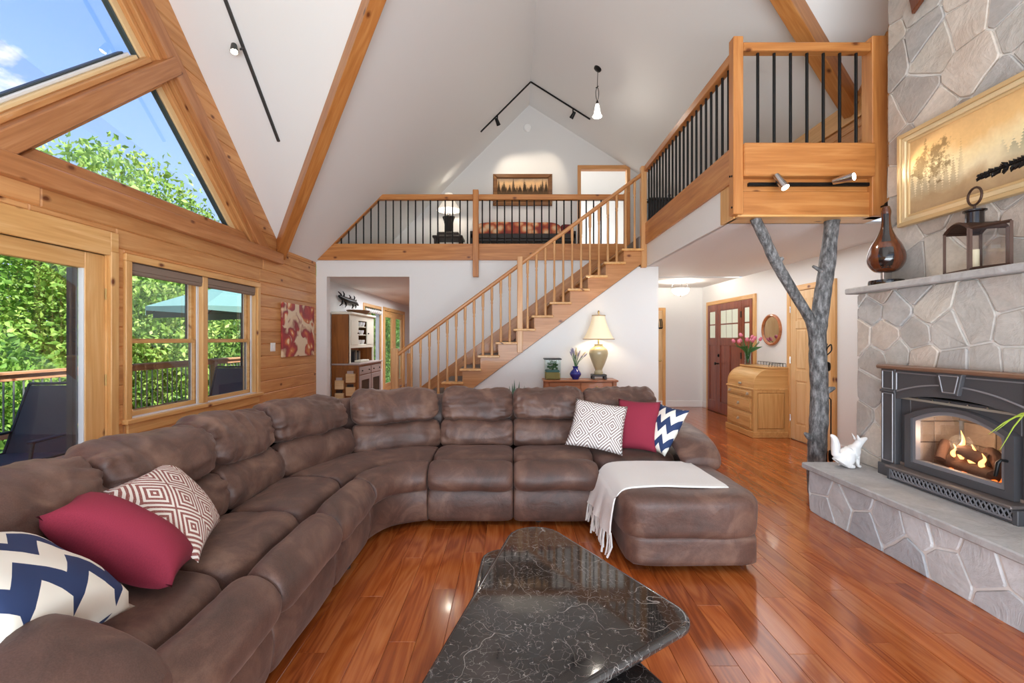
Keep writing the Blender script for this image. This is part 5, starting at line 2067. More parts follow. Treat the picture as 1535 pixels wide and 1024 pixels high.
d3 = struct('door_3', (XR, 5.83, 0))
PY0, PY1 = 5.36, 6.30
for (a, b, c0, c1, ax) in ((PY0, PY0 + .075, 0, 2.115, 'Z'), (PY1 - .075, PY1, 0, 2.115, 'Z'), (PY0 + .075, PY1 - .075, 2.04, 2.115, 'Y')):
    MB().cbox(X_, XR + .01, a, b, c0, c1, .004).build('casing', PALE[ax], d3)
lo = MB().cbox(XR - .012, XR - .002, PY0 + .078, PY1 - .078, .01, 2.035, .003).build('door_leaf', DOORP['Z'], d3)
ya, yb = PY0 + .078, PY1 - .078
g = MB()
ym = (ya + yb) / 2
for (y0, y1, z0, z1) in ((ya, ya + .11, .01, 2.035), (yb - .11, yb, .01, 2.035), (ym - .05, ym + .05, .01, 2.035), (ya, yb, 1.92, 2.035), (ya, yb, 1.53, 1.63), (ya, yb, .82, .96), (ya, yb, .01, .22)):
    e_ = 0 if z1 - z0 > 1.5 else .0012
    g.cbox(XR - .022 + e_, XR - .010, y0, y1, z0, z1, .002)
g.build('stiles', DOORP['Z'], lo)
for (z0, z1) in ((.22, .82), (.96, 1.53), (1.63, 1.92)):
    for (y0, y1) in ((ya + .11, ym - .05), (ym + .05, yb - .11)):
        MB().prism([(XR - .011, y0 + .02, z0 + .02), (XR - .011, y1 - .02, z0 + .02), (XR - .011, y1 - .02, z1 - .02), (XR - .011, y0 + .02, z1 - .02)], (-.008, 0, 0), .014).build('panel', DOORP['Z'], lo)
for zz_ in (.25, 1.05, 1.75):
    MB().tube([(XR - .026, yb + .004, zz_), (XR - .026, yb + .004, zz_ + .09)], .006, 6).build('hinge', CHROME, lo)
MB().lathe([(0, 0), (.025, 0), (.025, .008), (.01, .014), (.01, .04), (.026, .05), (.026, .065), (0, .072)], (XR - .022, ya + .06, .95), 14, axis=(-1, 0, 0)).build('door_knob', BRASS, lo, smooth=40)

d4 = struct('door_4', (2.7, YH, 0))
for (a, b, c0, c1, ax) in ((3.075, 3.14, 0, 2.03, 'Z'), (2.2, 2.265, 0, 2.03, 'Z'), (2.265, 3.075, 1.965, 2.03, 'X')):
    MB().cbox(a, b, YH - .022, YH, c0, c1, .004).build('casing', PALE[ax], d4)
lo = MB().cbox(2.268, 3.072, YH - .012, YH, .01, 1.96, .003).build('door_leaf', DOORP['Z'], d4)
MB().cbox(2.35, 2.99, YH - .02, YH - .01, 1.1, 1.85, .006).cbox(2.35, 2.99, YH - .02, YH - .01, .2, .95, .006).build('panel', DOORP['Z'], lo)
m = MB().cbox(2.95, 3.06, YH - .035, YH - .012, 1.60, 1.625, .003)
for xx in (2.97, 3.02, 3.05):
    m.tube([(xx, YH - .03, 1.80), (xx, YH - .07, 1.72), (xx + .01, YH - .06, 1.62), (xx, YH - .03, 1.60)], .009, 6)
m.build('coat_hooks', BLACK, lo)
MB().lathe([(0, 0), (.022, 0), (.01, .01), (.01, .03), (.024, .04), (.022, .055), (0, .06)], (3.02, YH - .012, .95), 12, axis=(0, -1, 0)).build('door_knob', BRASS, lo, smooth=40)

sw2 = tag(MB().cbox(XR - .008, XR, 8.975, 9.045, 1.18, 1.30, .003).build('light_switch', TRIMW), 'white switch plate on the hall wall beyond the mahogany entry door', 'switch')
MB().cbox(XR - .014, XR - .008, 8.995, 9.025, 1.21, 1.27, .002).build('rocker', WHITE, sw2)
sw1 = thing('light_switch', (XL + .005, 6.16, 1.27), 'white double switch plate on the log wall beside the flower canvas', 'switch')
MB().cbox(XL, XL + .009, 6.10, 6.22, 1.215, 1.335, .003).build('plate', TRIMW, sw1)
for yy in (6.135, 6.185):
    MB().cbox(XL + .009, XL + .015, yy - .012, yy + .012, 1.245, 1.305, .002).build('rocker', WHITE, sw1)

# ------------------------------------------------------------------ oval mirror
mi = thing('oval_mirror', (XR, 6.70, 1.525), 'oval wood-framed mirror on the white wall above the rolltop desk', 'mirror')


def oval(a, b, n=40):
    return [(6.70 + a * math.cos(2 * PI * i / n), 1.525 + b * math.sin(2 * PI * i / n)) for i in range(n)]


def ring_x(x0, dep, outer, inner, name, mt, par):
    n = len(outer)
    pts_ = [V((x0, a, b)) for a, b in outer] + [V((x0 - dep * .8, a, b)) for a, b in outer] + [V((x0 - dep, (a + c) / 2, (b + d) / 2)) for (a, b), (c, d) in zip(outer, inner)] + [V((x0 - dep * .5, a, b)) for a, b in inner] + [V((x0, a, b)) for a, b in inner]
    fs_ = []
    for i in range(n):
        j = (i + 1) % n
        for k in range(5):
            k2 = (k + 1) % 5
            fs_.append((k * n + i, k * n + j, k2 * n + j, k2 * n + i))
    return MB().add(pts_, fs_).build(name, mt, par, smooth=40)


ring_x(XR, .035, oval(.245, .235), oval(.205, .195), 'frame', CONSW, mi)
MB().prism([(XR - .004, a, b) for a, b in oval(.208, .198)], (-.006, 0, 0)).build('mirror_glass', mat('mirror_silver', '#d8dadb', .03, 1.0), mi)

# ------------------------------------------------------------------ rolltop desk
dk = thing('rolltop_desk', (3.62, 6.66, 0), 'small honey oak rolltop desk with drawers by the entry wall', 'desk')
DX0_, DX1_, DY0, DY1 = 3.385, 3.87, 6.27, 7.03
MB().cbox(DX0_ - .02, DX1_, DY0 - .02, DY1 + .02, 0, .085, .006).build('plinth', DESKW['Y'], dk)
MB().cbox(DX0_, DX1_, DY0, DY1, .085, .665, .005).build('carcass', DESKW['Z'], dk)
MB().cbox(DX0_ - .015, DX1_, DY0 - .012, DY1 + .012, .665, .69, .005).build('desk_top', DESKW['Y'], dk)
for sy in (DY0, DY1 - .025):
    prof = [(DX1_, .69), (DX0_ + .005, .69)] + [(DX0_ + .005 + .26 * (1 - math.cos(g)), .69 + .05 + .23 * math.sin(g)) for g in [PI / 2 * i / 8 for i in range(9)]] + [(DX1_, .97)]
    MB().prism([(a, sy, b) for a, b in prof], (0, .025, 0)).build('side_cheek', DESKW['X'], dk)
tb_ = [(DX0_ + .012 + .25 * (1 - math.cos(g)), .695 + .05 + .222 * math.sin(g)) for g in [PI / 2 * i / 16 for i in range(17)]]
tb_ = [(DX0_ + .012, .692)] + tb_
for i in range(len(tb_) - 1):
    (xa, za), (xb, zb_) = tb_[i], tb_[i + 1]
    MB().prism([(xa, DY0 + .024, za), (xb, DY0 + .024, zb_), (xb + .018, DY0 + .024, zb_ - .004), (xa + .018, DY0 + .024, za - .004)], (0, DY1 - DY0 - .048, 0)).build('tambour_slat', DESKW['Y'], dk)
MB().cbox(DX0_ + .20, DX1_ + .005, DY0 - .015, DY1 + .015, .968, .992, .005).build('top_shelf', DESKW['Y'], dk)
for (y0, y1, z0, z1, nk) in ((DY0 + .03, DY1 - .03, .56, .655, 2), (DY0 + .04, DY1 - .04, .35, .54, 1), (DY0 + .04, DY1 - .04, .11, .33, 1)):
    df = MB().cbox(DX0_ - .014, DX0_ + .002, y0, y1, z0, z1, .006).build('drawer', DESKW['Y'], dk)
    MB().prism([(DX0_ - .013, y0 + .03, z0 + .02), (DX0_ - .013, y0 + .03, z1 - .02), (DX0_ - .013, y1 - .03, z1 - .02), (DX0_ - .013, y1 - .03, z0 + .02)], (-.006, 0, 0), .005).build('raised_panel', DESKW['Y'], df)
    for k in range(nk):
        yy = (y0 + y1) / 2 if nk == 1 else (y0 + .09 + k * (y1 - y0 - .18))
        kb = MB().puffbox(DX0_ - .024, DX0_ - .018, yy - .03, yy + .03, (z0 + z1) / 2 - .022, (z0 + z1) / 2 + .022, k=3, n=3)
        kb.tube([(DX0_ - .024, yy - .022, (z0 + z1) / 2 + .008), (DX0_ - .042, yy, (z0 + z1) / 2 - .022), (DX0_ - .024, yy + .022, (z0 + z1) / 2 + .008)], .004, 6)
        kb.build('drawer_pull', mat('pewter_pull', '#cfc8b8', .3, .8) if 'pewter_pull' not in bpy.data.materials else bpy.data.materials['pewter_pull'], df, smooth=50)
kb = MB().puffbox(DX0_ - .014, DX0_ + .01, 6.60, 6.68, .715, .755, k=3, n=4).build('roll_pull', bpy.data.materials['pewter_pull'], dk, smooth=180)
m = MB()
m.prism([(DX0_ + .06, DY0 - .006, .13), (DX1_ - .06, DY0 - .006, .13), (DX1_ - .06, DY0 - .006, .62), (DX0_ + .06, DY0 - .006, .62)], (0, -.008, 0), .008)
m.build('side_panel', DESKW['Z'], dk)
g = MB()
for (x0, x1, z0, z1) in ((DX0_, DX0_ + .05, .085, .665), (DX1_ - .05, DX1_, .085, .665), (DX0_ + .05, DX1_ - .05, .085, .12), (DX0_ + .05, DX1_ - .05, .63, .665)):
    g.cbox(x0, x1, DY0 - .012, DY0 + .001, z0, z1, .003)
g.build('side_frame', DESKW['Z'], dk)
g = MB()
for i in range(7):
    g.tube([(DX0_ + .23 + i * .04, DY0 + .02, .99), (DX0_ + .23 + i * .04, DY0 + .02, 1.04)], .003, 5)
for i in range(10):
    g.tube([(DX1_ - .015, DY0 + .02 + i * .08, .99), (DX1_ - .015, DY0 + .02 + i * .08, 1.04)], .003, 5)
g.tube([(DX0_ + .23, DY0 + .02, 1.04), (DX1_ - .015, DY0 + .02, 1.04), (DX1_ - .015, DY1 - .02, 1.04)], .004, 6)
g.build('gallery_rail', BLACK, dk)

vz = thing('tulip_vase', (3.62, 6.86, .992), 'clear glass vase of pink tulips standing on the rolltop desk', 'vase')
MB().lathe([(0, 0), (.045, 0), (.05, .02), (.042, .10), (.05, .20), (.047, .20), (.038, .10), (.042, .02), (0, .015)], (3.62, 6.86, .992), 20).build('glass', GLASSJ, vz, smooth=60)
TUL = mat('pink_tulip', '#d9788d', .5)
r_ = random.Random(12)
for i in range(13):
    g = 2 * PI * i / 13 + r_.uniform(-.2, .2)
    L = r_.uniform(.08, .24)
    top = V((3.62 + L * math.cos(g), 6.86 + L * math.sin(g), .992 + .46 - L * .55 + r_.uniform(-.03, .05)))
    MB().tube([(3.62, 6.86, 1.02), V((3.62 + .25 * L * math.cos(g), 6.86 + .25 * L * math.sin(g), 1.20)), top], .0045, 5).build('stem', PLANTG, vz)
    if i % 4 != 3:
        MB().lathe([(0, -.02), (.02, -.012), (.026, .012), (.018, .04), (.004, .048)], top, 8, axis=(math.cos(g) * .6, math.sin(g) * .6, 1)).build('bloom', TUL, vz, smooth=60)
    lf_ = V((3.62 + L * 1.1 * math.cos(g + .4), 6.86 + L * 1.1 * math.sin(g + .4), 1.20 + L * .4))
    MB().prism([(3.62, 6.86, 1.15), (V((3.62, 6.86, 1.2)) + lf_) / 2 + V((.012, -.012, .03)), lf_, (V((3.62, 6.86, 1.2)) + lf_) / 2 + V((-.012, .012, .02))], (.001, .001, .002)).build('leaf', PLANTG, vz)

# ------------------------------------------------------------------ console under the stairs, lamp, vase, terrarium, plant
cn_ = thing('console_table', (.94, 6.27, 0), 'cherry wood console cabinet under the stairs behind the sofa', 'table')
ZT_ = .825
MB().cbox(.43, 1.45, 6.08, 6.45, ZT_ - .025, ZT_, .006).build('top', CONSW, cn_)
for (x, y) in ((.45, 6.10), (1.38, 6.10), (.45, 6.39), (1.38, 6.39)):
    MB().cbox(x, x + .05, y, y + .045, 0, ZT_ - .025, .004).build('leg', CONSW, cn_)
MB().cbox(.50, 1.38, 6.12, 6.42, .10, ZT_ - .025, .004).build('cabinet', CONSW, cn_)
for (a, b) in ((.51, .935), (.945, 1.37)):
    df = MB().cbox(a, b, 6.105, 6.122, .66, ZT_ - .035, .004).build('drawer', CONSW, cn_)
    MB().lathe([(0, 0), (.008, 0), (.006, .012), (.014, .02), (0, .028)], ((a + b) / 2, 6.105, .73), 10, axis=(0, -1, 0)).build('knob', BRASS, df, smooth=50)
    MB().cbox(a, b, 6.105, 6.122, .12, .64, .004).build('door', CONSW, cn_)

lp = thing('table_lamp', (1.215, 6.27, ZT_), 'celadon urn table lamp with lit cream bell shade on the console', 'lamp')
UB = V((1.215, 6.27, ZT_))
MB().cbox(UB.x - .10, UB.x + .10, UB.y - .08, UB.y + .08, ZT_ + .04, ZT_ + .07, .006).build('plinth', DARKW, lp)
for sx in (-1, 1):
    for sy in (-1, 1):
        MB().cbox(UB.x + sx * .085 - .015, UB.x + sx * .085 + .015, UB.y + sy * .065 - .015, UB.y + sy * .065 + .015, ZT_, ZT_ + .042, .004).build('foot', DARKW, lp)
CEL = mat('crackled_celadon_glaze', '#b9ab86', .3, coat=.3, bump=(40, .2))
up = cat_rom([(.055, .07), (.06, .10), (.05, .13), (.08, .20), (.12, .31), (.13, .37), (.115, .42), (.07, .455), (.058, .475), (.07, .49)], 4, False)
MB().lathe([(0, .07)] + up + [(0, .492)], UB, 32).build('urn', CEL, lp, smooth=60)
MB().tube([UB + V((0, 0, .49)), UB + V((0, 0, .62))], .012, 10).build('neck', BRASS, lp, smooth=60)
SHADE = mat('cream_silk_shade', '#f1e4c8', .8, emis='#ffe3b0', es=.22)


def bell(c, r0, r1, z0, z1, n=8, seg=5, flare=1.5):
    """panelled bell shade, double-walled"""
    rr = []
    for wall in (0, 1):
        L = []
        for i in range(11):
            t = i / 10
            r = r1 + (r0 - r1) * (1 - t) ** flare
            ring = []
            for k in range(n * seg):
                g = 2 * PI * k / (n * seg)
                w_ = (k % seg) / seg - .0
                sc_ = 1 - .035 * math.sin(PI * w_) - wall * .02
                ring.append(V(c) + V((r * sc_ * math.cos(g), r * sc_ * math.sin(g), z0 + (z1 - z0) * t)))
            L.append(ring)
        rr += L if wall == 0 else L[::-1]
    rr.append(rr[0])
    return MB().rings(rr, cap=False)


bell(UB, .215, .09, .56, .89).build('lamp_shade', SHADE, lp, smooth=50)
tr_ = MB()
for (r, z) in ((.217, .56), (.092, .89)):
    tr_.tube([UB + V((r * math.cos(2 * PI * i / 32), r * math.sin(2 * PI * i / 32), z)) for i in range(33)], .006, 6, cap=False)
tr_.build('shade_trim', mat('tan_braid', '#b39a72', .8), lp)
MB().puffbox(UB.x - .028, UB.x + .028, UB.y - .028, UB.y + .028, ZT_ + .64, ZT_ + .74, k=2.4, n=5).build('bulb', GLOWS, lp, smooth=180)
MB().lathe([(0, .88), (.01, .885), (.006, .91), (.016, .935), (.012, .955), (0, .965)], UB, 12).tube([UB + V((0, 0, .74)), UB + V((0, 0, .89))], .004, 6).build('finial', BRASS, lp, smooth=60)
light('table_lamp_bulb', 'POINT', UB + V((0, 0, .69)), 7, (1, .86, .66), shadow_soft_size=.05)

bv = thing('lavender_vase', (.89, 6.27, ZT_), 'cobalt blue bulbous vase with lavender sprigs on the console', 'vase')
BV = V((.89, 6.27, ZT_))
MB().lathe([(0, 0)] + cat_rom([(.045, 0), (.05, .015), (.075, .05), (.082, .08), (.06, .115), (.036, .14), (.036, .165), (.045, .18)], 3, False) + [(.036, .178), (.028, .15), (0, .14)], BV, 24).build('vase_body', mat('cobalt_glaze', '#1c2a86', .12, coat=.5), bv, smooth=60)
LAV = mat('lavender_bloom', '#8f8aa3', .7)
r_ = random.Random(21)
for i in range(17):
    g = r_.uniform(0, 2 * PI)
    L = r_.uniform(.03, .17)
    h_ = .44 - L * .6 + r_.uniform(-.05, .02)
    top = BV + V((L * math.cos(g), L * math.sin(g) * .7, h_))
    MB().tube([BV + V((0, 0, .14)), BV + V((L * .3 * math.cos(g), L * .2 * math.sin(g), .24)), top], .003, 5).build('stem', PLANTG, bv)
    d = (top - BV - V((0, 0, .2))).normalized()
    MB().tube([top - d * .06, top - d * .03, top, top + d * .015], [.005, .011, .009, .002], 6).build('sprig', LAV if i % 3 else mat('cream_sprig_%d' % i, '#cdbf9a', .7), bv)

tz = thing('terrarium_jar', (.565, 6.27, ZT_), 'square glass jar of coloured sand layers with a black lid on the console', 'jar')
TB = V((.565, 6.27, ZT_))


def jarbox(z0, z1, r, name, mt):
    MB().cbox(TB.x - r, TB.x + r, TB.y - r, TB.y + r, ZT_ + z0, ZT_ + z1, .01).build(name, mt, tz)


jarbox(0.004, .10, .098, 'sand', mat('gold_sand', '#a8925a', .9, bump=(60, .8)))
jarbox(.10, .13, .097, 'sand_layer', mat('teal_pebbles', '#5f7d79', .9, bump=(60, .8)))
m = MB()
r_ = random.Random(30)
for i in range(26):
    p = TB + V((r_.uniform(-.07, .07), r_.uniform(-.07, .07), r_.uniform(.14, .24)))
    m.puffbox(p.x - .018, p.x + .018, p.y - .018, p.y + .018, p.z - .012, p.z + .02, k=2.2, n=3)
m.build('moss', mat('moss_green', '#4f6a45', .9), tz, kind='stuff')
jarbox(0, .275, .108, 'glass', GLASSJ)
jarbox(.275, .292, .122, 'lid', BLACKP)
pl_ = thing('potted_plant', (.03, 5.6, 0), 'grey-green plant with pointed leaves showing behind the sofa back', 'plant')
MB().lathe([(0, 0), (.12, 0), (.15, .28), (.14, .28), (.13, .25), (0, .25)], (.03, 5.6, 0), 24).build('pot', mat('stone_pot', '#8a8580', .8), pl_, smooth=40)
for i, (dx, dy, h_) in enumerate(((0, 0, .88), (-.05, .02, .80), (.05, 0, .86), (.02, .05, .78), (-.09, 0, .74), (.10, .02, .80), (-.02, -.04, .84))):
    b, t = V((.03, 5.6, .25)), V((.03 + dx * 1.3, 5.6 + dy, h_))
    mid = (b * .35 + t * .65)
    MB().prism([b, mid + V((-.022, 0, 0)), t, mid + V((.022, .0, 0))], (.0, .004, 0)).build('leaf', mat('agave_green', '#5f7f68', .5) if 'agave_green' not in bpy.data.materials else bpy.data.materials['agave_green'], pl_)

# ------------------------------------------------------------------ flower canvas on the log wall
fcv = thing('flower_canvas', (XL + .02, 6.87, 1.52), 'square red and orange flower canvas on the log wall', 'painting')
m = mat('red_flower_painting', '#c0583f', .6)
k = NT(m.node_tree)
t = k.n('TexCoord')
dn = k.n('TexNoise', {'Vector': t.outputs['Object'], 'Scale': 3.0, 'Detail': 3.0})
dv_ = k.n('VectorMath', {0: dn.outputs[1], 1: (.35, .35, .35)}, operation='MULTIPLY')
pv = k.n('VectorMath', {0: t.outputs['Object'], 1: dv_.outputs[0]}, operation='ADD')
vo = k.n('TexVoronoi', {'Vector': pv.outputs[0], 'Scale': 5.5}, feature='SMOOTH_F1')
c = k.ramp(vo.outputs['Distance'], [(.12, C('#f3d9b4')), (.2, C('#d98a4a')), (.34, C('#b5403a')), (.5, C('#8f2f33')), (.62, C('#e2c7a4'))])
vo2 = k.n('TexVoronoi', {'Vector': pv.outputs[0], 'Scale': 4.2})
c = k.mix(k.ramp(vo2.outputs['Distance'], [(.58, (0, 0, 0)), (.66, (1, 1, 1))]), c, C('#e5cfb0'))
setc(m, c)
MB().cbox(XL + .004, XL + .035, 6.37, 7.38, 1.125, 1.915, .004).build('canvas', m, fcv)

# ------------------------------------------------------------------ lighting fixtures


def spot_head(par, p, d, mt, glow=True, name='spot_head', L=.10, r=.032, e=0, ang=60):
    p, d = V(p), V(d).normalized()
    s_ = MB().lathe([(0, -L * .5), (r * .7, -L * .5), (r * .8, -L * .2), (r, L * .5), (r * .9, L * .5), (r * .85, L * .36), (0, L * .36)], p, 16, axis=d).build(name, mt, par, smooth=40)
    MB().lathe([(0, L * .38), (r * .8, L * .38), (r * .5, L * .46), (0, L * .48)], p, 12, axis=d).build('bulb', GLOWS if glow else GLOW, s_, smooth=40)
    if e:
        o = light('spot_' + par.name, 'SPOT', p + d * L * .6, e, (1, .86, .68), spot_size=math.radians(ang), spot_blend=.6, shadow_soft_size=.03)
        aim(o, p + d * 3)
    return s_


def czl(y):
    return rake(y)


t1 = thing('track_light', (-2.75, 4.7, czl(4.7)), 'long grey ceiling track with one bright spot above the log gable', 'track light')
ta, tb2 = V((-2.75, 3.6, czl(3.6) - .012)), V((-2.75, 5.27, czl(5.27) - .012))
beam('rail', ta, tb2, .035, .024, STEELGREY, t1, up=(0, RKS, 1))
sp0 = V((-2.75, 4.57, czl(4.57) - .02))
dn_ = V((0, -RKS, -1)).normalized()
MB().tube([sp0, sp0 + dn_ * .06], .010, 8).build('stem', STEELGREY, t1)
spot_head(t1, sp0 + dn_ * .10 + V((-.03, -.03, 0)), (.25, -.35, -1), STEELGREY, e=25, r=.038)

t2 = thing('track_light', (XRID, 8.58, ZRID), 'black V-shaped track with two small spots across the roof peak', 'track light')
beam('rail', (XRID, 8.58, ZRID - .015), (-.60, 8.58, ZRID - .96 - .015), .035, .022, BLACK, t2)
beam('rail', (XRID, 8.58, ZRID - .015), (1.50, 8.58, zr_(1.50) - .015), .035, .022, BLACK, t2)
for (x, z, tgt) in ((-.28, ZRID - .64, (.2, YL, 4.6)), (1.17, zr_(1.17), (.4, YL, 4.5))):
    MB().tube([(x, 8.58, z - .02), (x, 8.58, z - .10)], .012, 8).build('stem', BLACK, t2)
    p = V((x, 8.58, z - .14))
    spot_head(t2, p, V(tgt) - p, BLACK, L=.13, r=.04, e=22, ang=70)

t3 = thing('track_light', (2.53, YP, 2.72), 'black track with two lit spots under the balcony front beam', 'track light')
MB().cbox(2.04, 3.085, YP - .01, YP + .02, 2.705, 2.735, .004).build('rail', BLACK, t3)
for (x, d) in ((2.27, (.22, -.45, -.8)), (2.76, (.50, -.86, -.02))):
    MB().tube([(x, YP - .005, 2.72), (x, YP - (.05 if x < 2.5 else .11), 2.725)], .010, 8).build('stem', BLACK, t3)
    spot_head(t3, (x, YP - (.085 if x < 2.5 else .14), 2.715), d, CHROME, L=.15, r=.036, e=12 if x < 2.5 else 8, ang=75 if x < 2.5 else 46)

pdn = thing('pendant_light', (1.37, 7.13, zr_(1.37)), 'small white glass bell pendant on a looped black chain', 'pendant')
zt = zr_(1.37)
nz_ = V((.63, 0, 1)).normalized()
MB().lathe([(0, 0), (.065, 0), (.06, -.02), (.02, -.03), (0, -.03)], (1.37, 7.13, zt), 20, axis=nz_).build('canopy', BLACK, pdn, smooth=40)
m = MB().tube([(1.37, 7.13, zt - .02), (1.36, 7.13, zt - .30)], .005, 6)
for s_ in (-1, 1):
    m.tube(cat_rom([(1.36, 7.13, zt - .29), (1.36 + s_ * .022, 7.13, zt - .36), (1.36 + s_ * .02, 7.13, zt - .45), (1.36, 7.13, zt - .52)], 4, False), .0055, 6)
m.tube([(1.335, 7.13, zt - .31), (1.38, 7.13, zt - .28)], .006, 6)
m.build('chain', BLACK, pdn)
MB().lathe([(.014, -.52), (.02, -.54), (.02, -.58), (0, -.58)], (1.36, 7.13, zt), 12).build('socket', BLACK, pdn)
MB().lathe([(.022, -.57), (.032, -.60), (.04, -.66), (.055, -.73), (.075, -.765), (.07, -.765), (.05, -.73), (.035, -.66), (.02, -.60)], (1.36, 7.13, zt), 20).build('glass_bell', mat('white_glass_bell', '#ffffff', .3, emis='#fff5e6', es=4.0), pdn, smooth=50)
light('pendant_bulb', 'POINT', (1.36, 7.13, zt - .80), 9, (1, .92, .8), shadow_soft_size=.05)

hl = thing('hall_ceiling_light', (3.08, 8.17, ZC), 'lit half-dome glass ceiling light hanging in the entry hall', 'ceiling light')
HB = V((3.08, 8.17, ZC))
MB().lathe([(0, 0), (.11, 0), (.11, -.015), (0, -.015)], HB, 24).build('canopy', CHROME, hl, smooth=40)
m = MB()
for k_ in range(3):
    g = 2 * PI * k_ / 3 + .3
    m.tube(cat_rom([HB + V((.09 * math.cos(g), .09 * math.sin(g), -.01)), HB + V((.15 * math.cos(g), .15 * math.sin(g), -.05)), HB + V((.16 * math.cos(g), .16 * math.sin(g), -.12))], 4, False), .005, 6)
m.tube([HB + V((.16 * math.cos(2 * PI * i / 28), .16 * math.sin(2 * PI * i / 28), -.125)) for i in range(29)], .008, 6, cap=False)
m.build('arms', CHROME, hl, smooth=50)
MB().lathe([(.155, -.125), (.15, -.17), (.12, -.22), (.06, -.25), (0, -.255)], HB, 28).build('glass_bowl', mat('lit_alabaster_bowl', '#ffffff', .4, emis='#fff3dd', es=2.6), hl, smooth=60)
MB().lathe([(0, -.25), (.012, -.255), (.008, -.275), (0, -.28)], HB, 10).build('finial', CHROME, hl, smooth=60)
light('hall_bulb', 'POINT', HB + V((0, 0, -.07)), 26, (1, .93, .82), shadow_soft_size=.08)

sm = thing('smoke_detector', (.38, YL, 5.93), 'round white smoke detector on the loft gable wall', 'detector')
MB().lathe([(0, 0), (.085, 0), (.085, .02), (.07, .04), (0, .045)], (.33, YL, 5.85), 24, axis=(0, -1, 0)).build('body', TRIMW, sm, smooth=40)
MB().lathe([(.03, .046), (.028, .054), (0, .055)], (.33, YL, 5.85), 14, axis=(0, -1, 0)).build('grille', TRIMW, sm, smooth=40)

# ------------------------------------------------------------------ loft furniture
lpn = thing('forest_picture', (.22, YL, 4.55), 'brown-framed sepia forest picture on the loft wall', 'picture')
px0, px1, pz0, pz1 = -.40, .85, 4.20, 4.87
for pa in ([(px0, pz0), (px1, pz0), (px1 - .09, pz0 + .09), (px0 + .09, pz0 + .09)], [(px0, pz1), (px0 + .09, pz1 - .09), (px1 - .09, pz1 - .09), (px1, pz1)], [(px0, pz0), (px0 + .09, pz0 + .09), (px0 + .09, pz1 - .09), (px0, pz1)], [(px1, pz0), (px1, pz1), (px1 - .09, pz1 - .09), (px1 - .09, pz0 + .09)]):
    MB().prism([(a, YL - .005, b) for a, b in pa], (0, -.04, 0), .012).build('frame_bar', wood('picture_frame_oak', '#8f6436', '#74491f', '#5a3514', 'X', knots=False) if 'picture_frame_oak' not in bpy.data.materials else bpy.data.materials['picture_frame_oak'], lpn)
PT2 = gradpaint('sepia_mountain_paint', [(0, '#4f3a2c'), (.3, '#7c6047'), (.5, '#d9a978'), (.75, '#e8bd8c'), (1, '#7d7068')], -.25, .25, mist=.25, ax=0,
                trees=((13, -.04, .08, .30, -.6, .6, '#463a32', .95, 0), (9, -.06, .06, .26, -.6, .6, '#33291f', .95, 1), (17, -.16, .03, .10, -.6, .6, '#5d4836', .9, 2)))
MB().box(px0 + .08, px1 - .08, YL - .018, YL - .01, pz0 + .08, pz1 - .08).build('canvas', PT2, lpn)

ltb = thing('side_table', (-1.28, 9.05, ZL), 'dark square side table in the loft under the black lamp', 'table')
MB().cbox(-1.58, -.98, 8.85, 9.30, 3.40, 3.45, .01).build('top', DARKW, ltb)
MB().cbox(-1.50, -1.06, 8.9, 9.26, 3.45, 3.53, .02).build('raised_top', DARKW, ltb)
for (x, y) in ((-1.55, 8.87), (-1.06, 8.87), (-1.55, 9.23), (-1.06, 9.23)):
    MB().cbox(x, x + .05, y, y + .05, ZL, 3.40, .004).build('leg', DARKW, ltb)
MB().cbox(-1.54, -1.02, 8.9, 9.26, 3.05, 3.08, .004).build('shelf', DARKW, ltb)
ll = thing('table_lamp', (-1.28, 9.05, 3.53), 'black square urn lamp with white bell shade in the loft', 'lamp')
LB = V((-1.28, 9.05, 3.53))
MB().lathe([(0, 0), (.09, 0), (.09, .02), (.06, .03), (.10, .25), (.13, .33), (.12, .345), (.05, .36), (0, .36)], LB, 4).build('urn', BLACKP, ll)
MB().lathe([(.02, .35), (.035, .37), (.035, .42), (.02, .44)], LB, 12).build('neck', CHROME, ll, smooth=40)
bell(LB, .25, .08, .46, .80, flare=1.7).build('lamp_shade', mat('white_linen_shade', '#eee9de', .8, emis='#fff0d8', es=.35), ll, smooth=50)
MB().puffbox(LB.x - .03, LB.x + .03, LB.y - .03, LB.y + .03, LB.z + .46, LB.z + .55, k=2.4, n=5).build('bulb', GLOWS, ll, smooth=180)
light('loft_lamp_bulb', 'POINT', LB + V((0, 0, .5)), 10, (1, .9, .75), shadow_soft_size=.05)

bn = thing('loft_bench', (.25, 9.0, ZL), 'dark wooden bench with rolled orange floral quilt in the loft', 'bench')
BX0, BX1 = -.82, 1.25
MB().cbox(BX0, BX1, 8.75, 9.32, ZL + .42, ZL + .50, .01).build('seat', DARKW, bn)
MB().cbox(BX0, BX1, 8.72, 8.78, ZL + .47, ZL + .57, .01).build('front_rail', DARKW, bn)
for x in (BX0, BX1 - .06):
    for y in (8.72, 9.26):
        MB().cbox(x, x + .06, y, y + .06, ZL, ZL + .62, .005).build('leg', DARKW, bn)
m = mat('orange_floral_quilt', '#c9714a', .9)
k = NT(m.node_tree)
t = k.n('TexCoord')
vo = k.n('TexVoronoi', {'Vector': t.outputs['Object'], 'Scale': 7.0})
nz = k.n('TexNoise', {'Vector': t.outputs['Object'], 'Scale': 9.0, 'Detail': 4.0})
c = k.ramp(k.math('ADD', vo.outputs['Distance'], k.math('MULTIPLY', nz.outputs[0], .5)), [(.45, C('#ebc7a0')), (.62, C('#dd9a6c')), (.78, C('#c0603f')), (.95, C('#93403a'))])
setc(m, c)
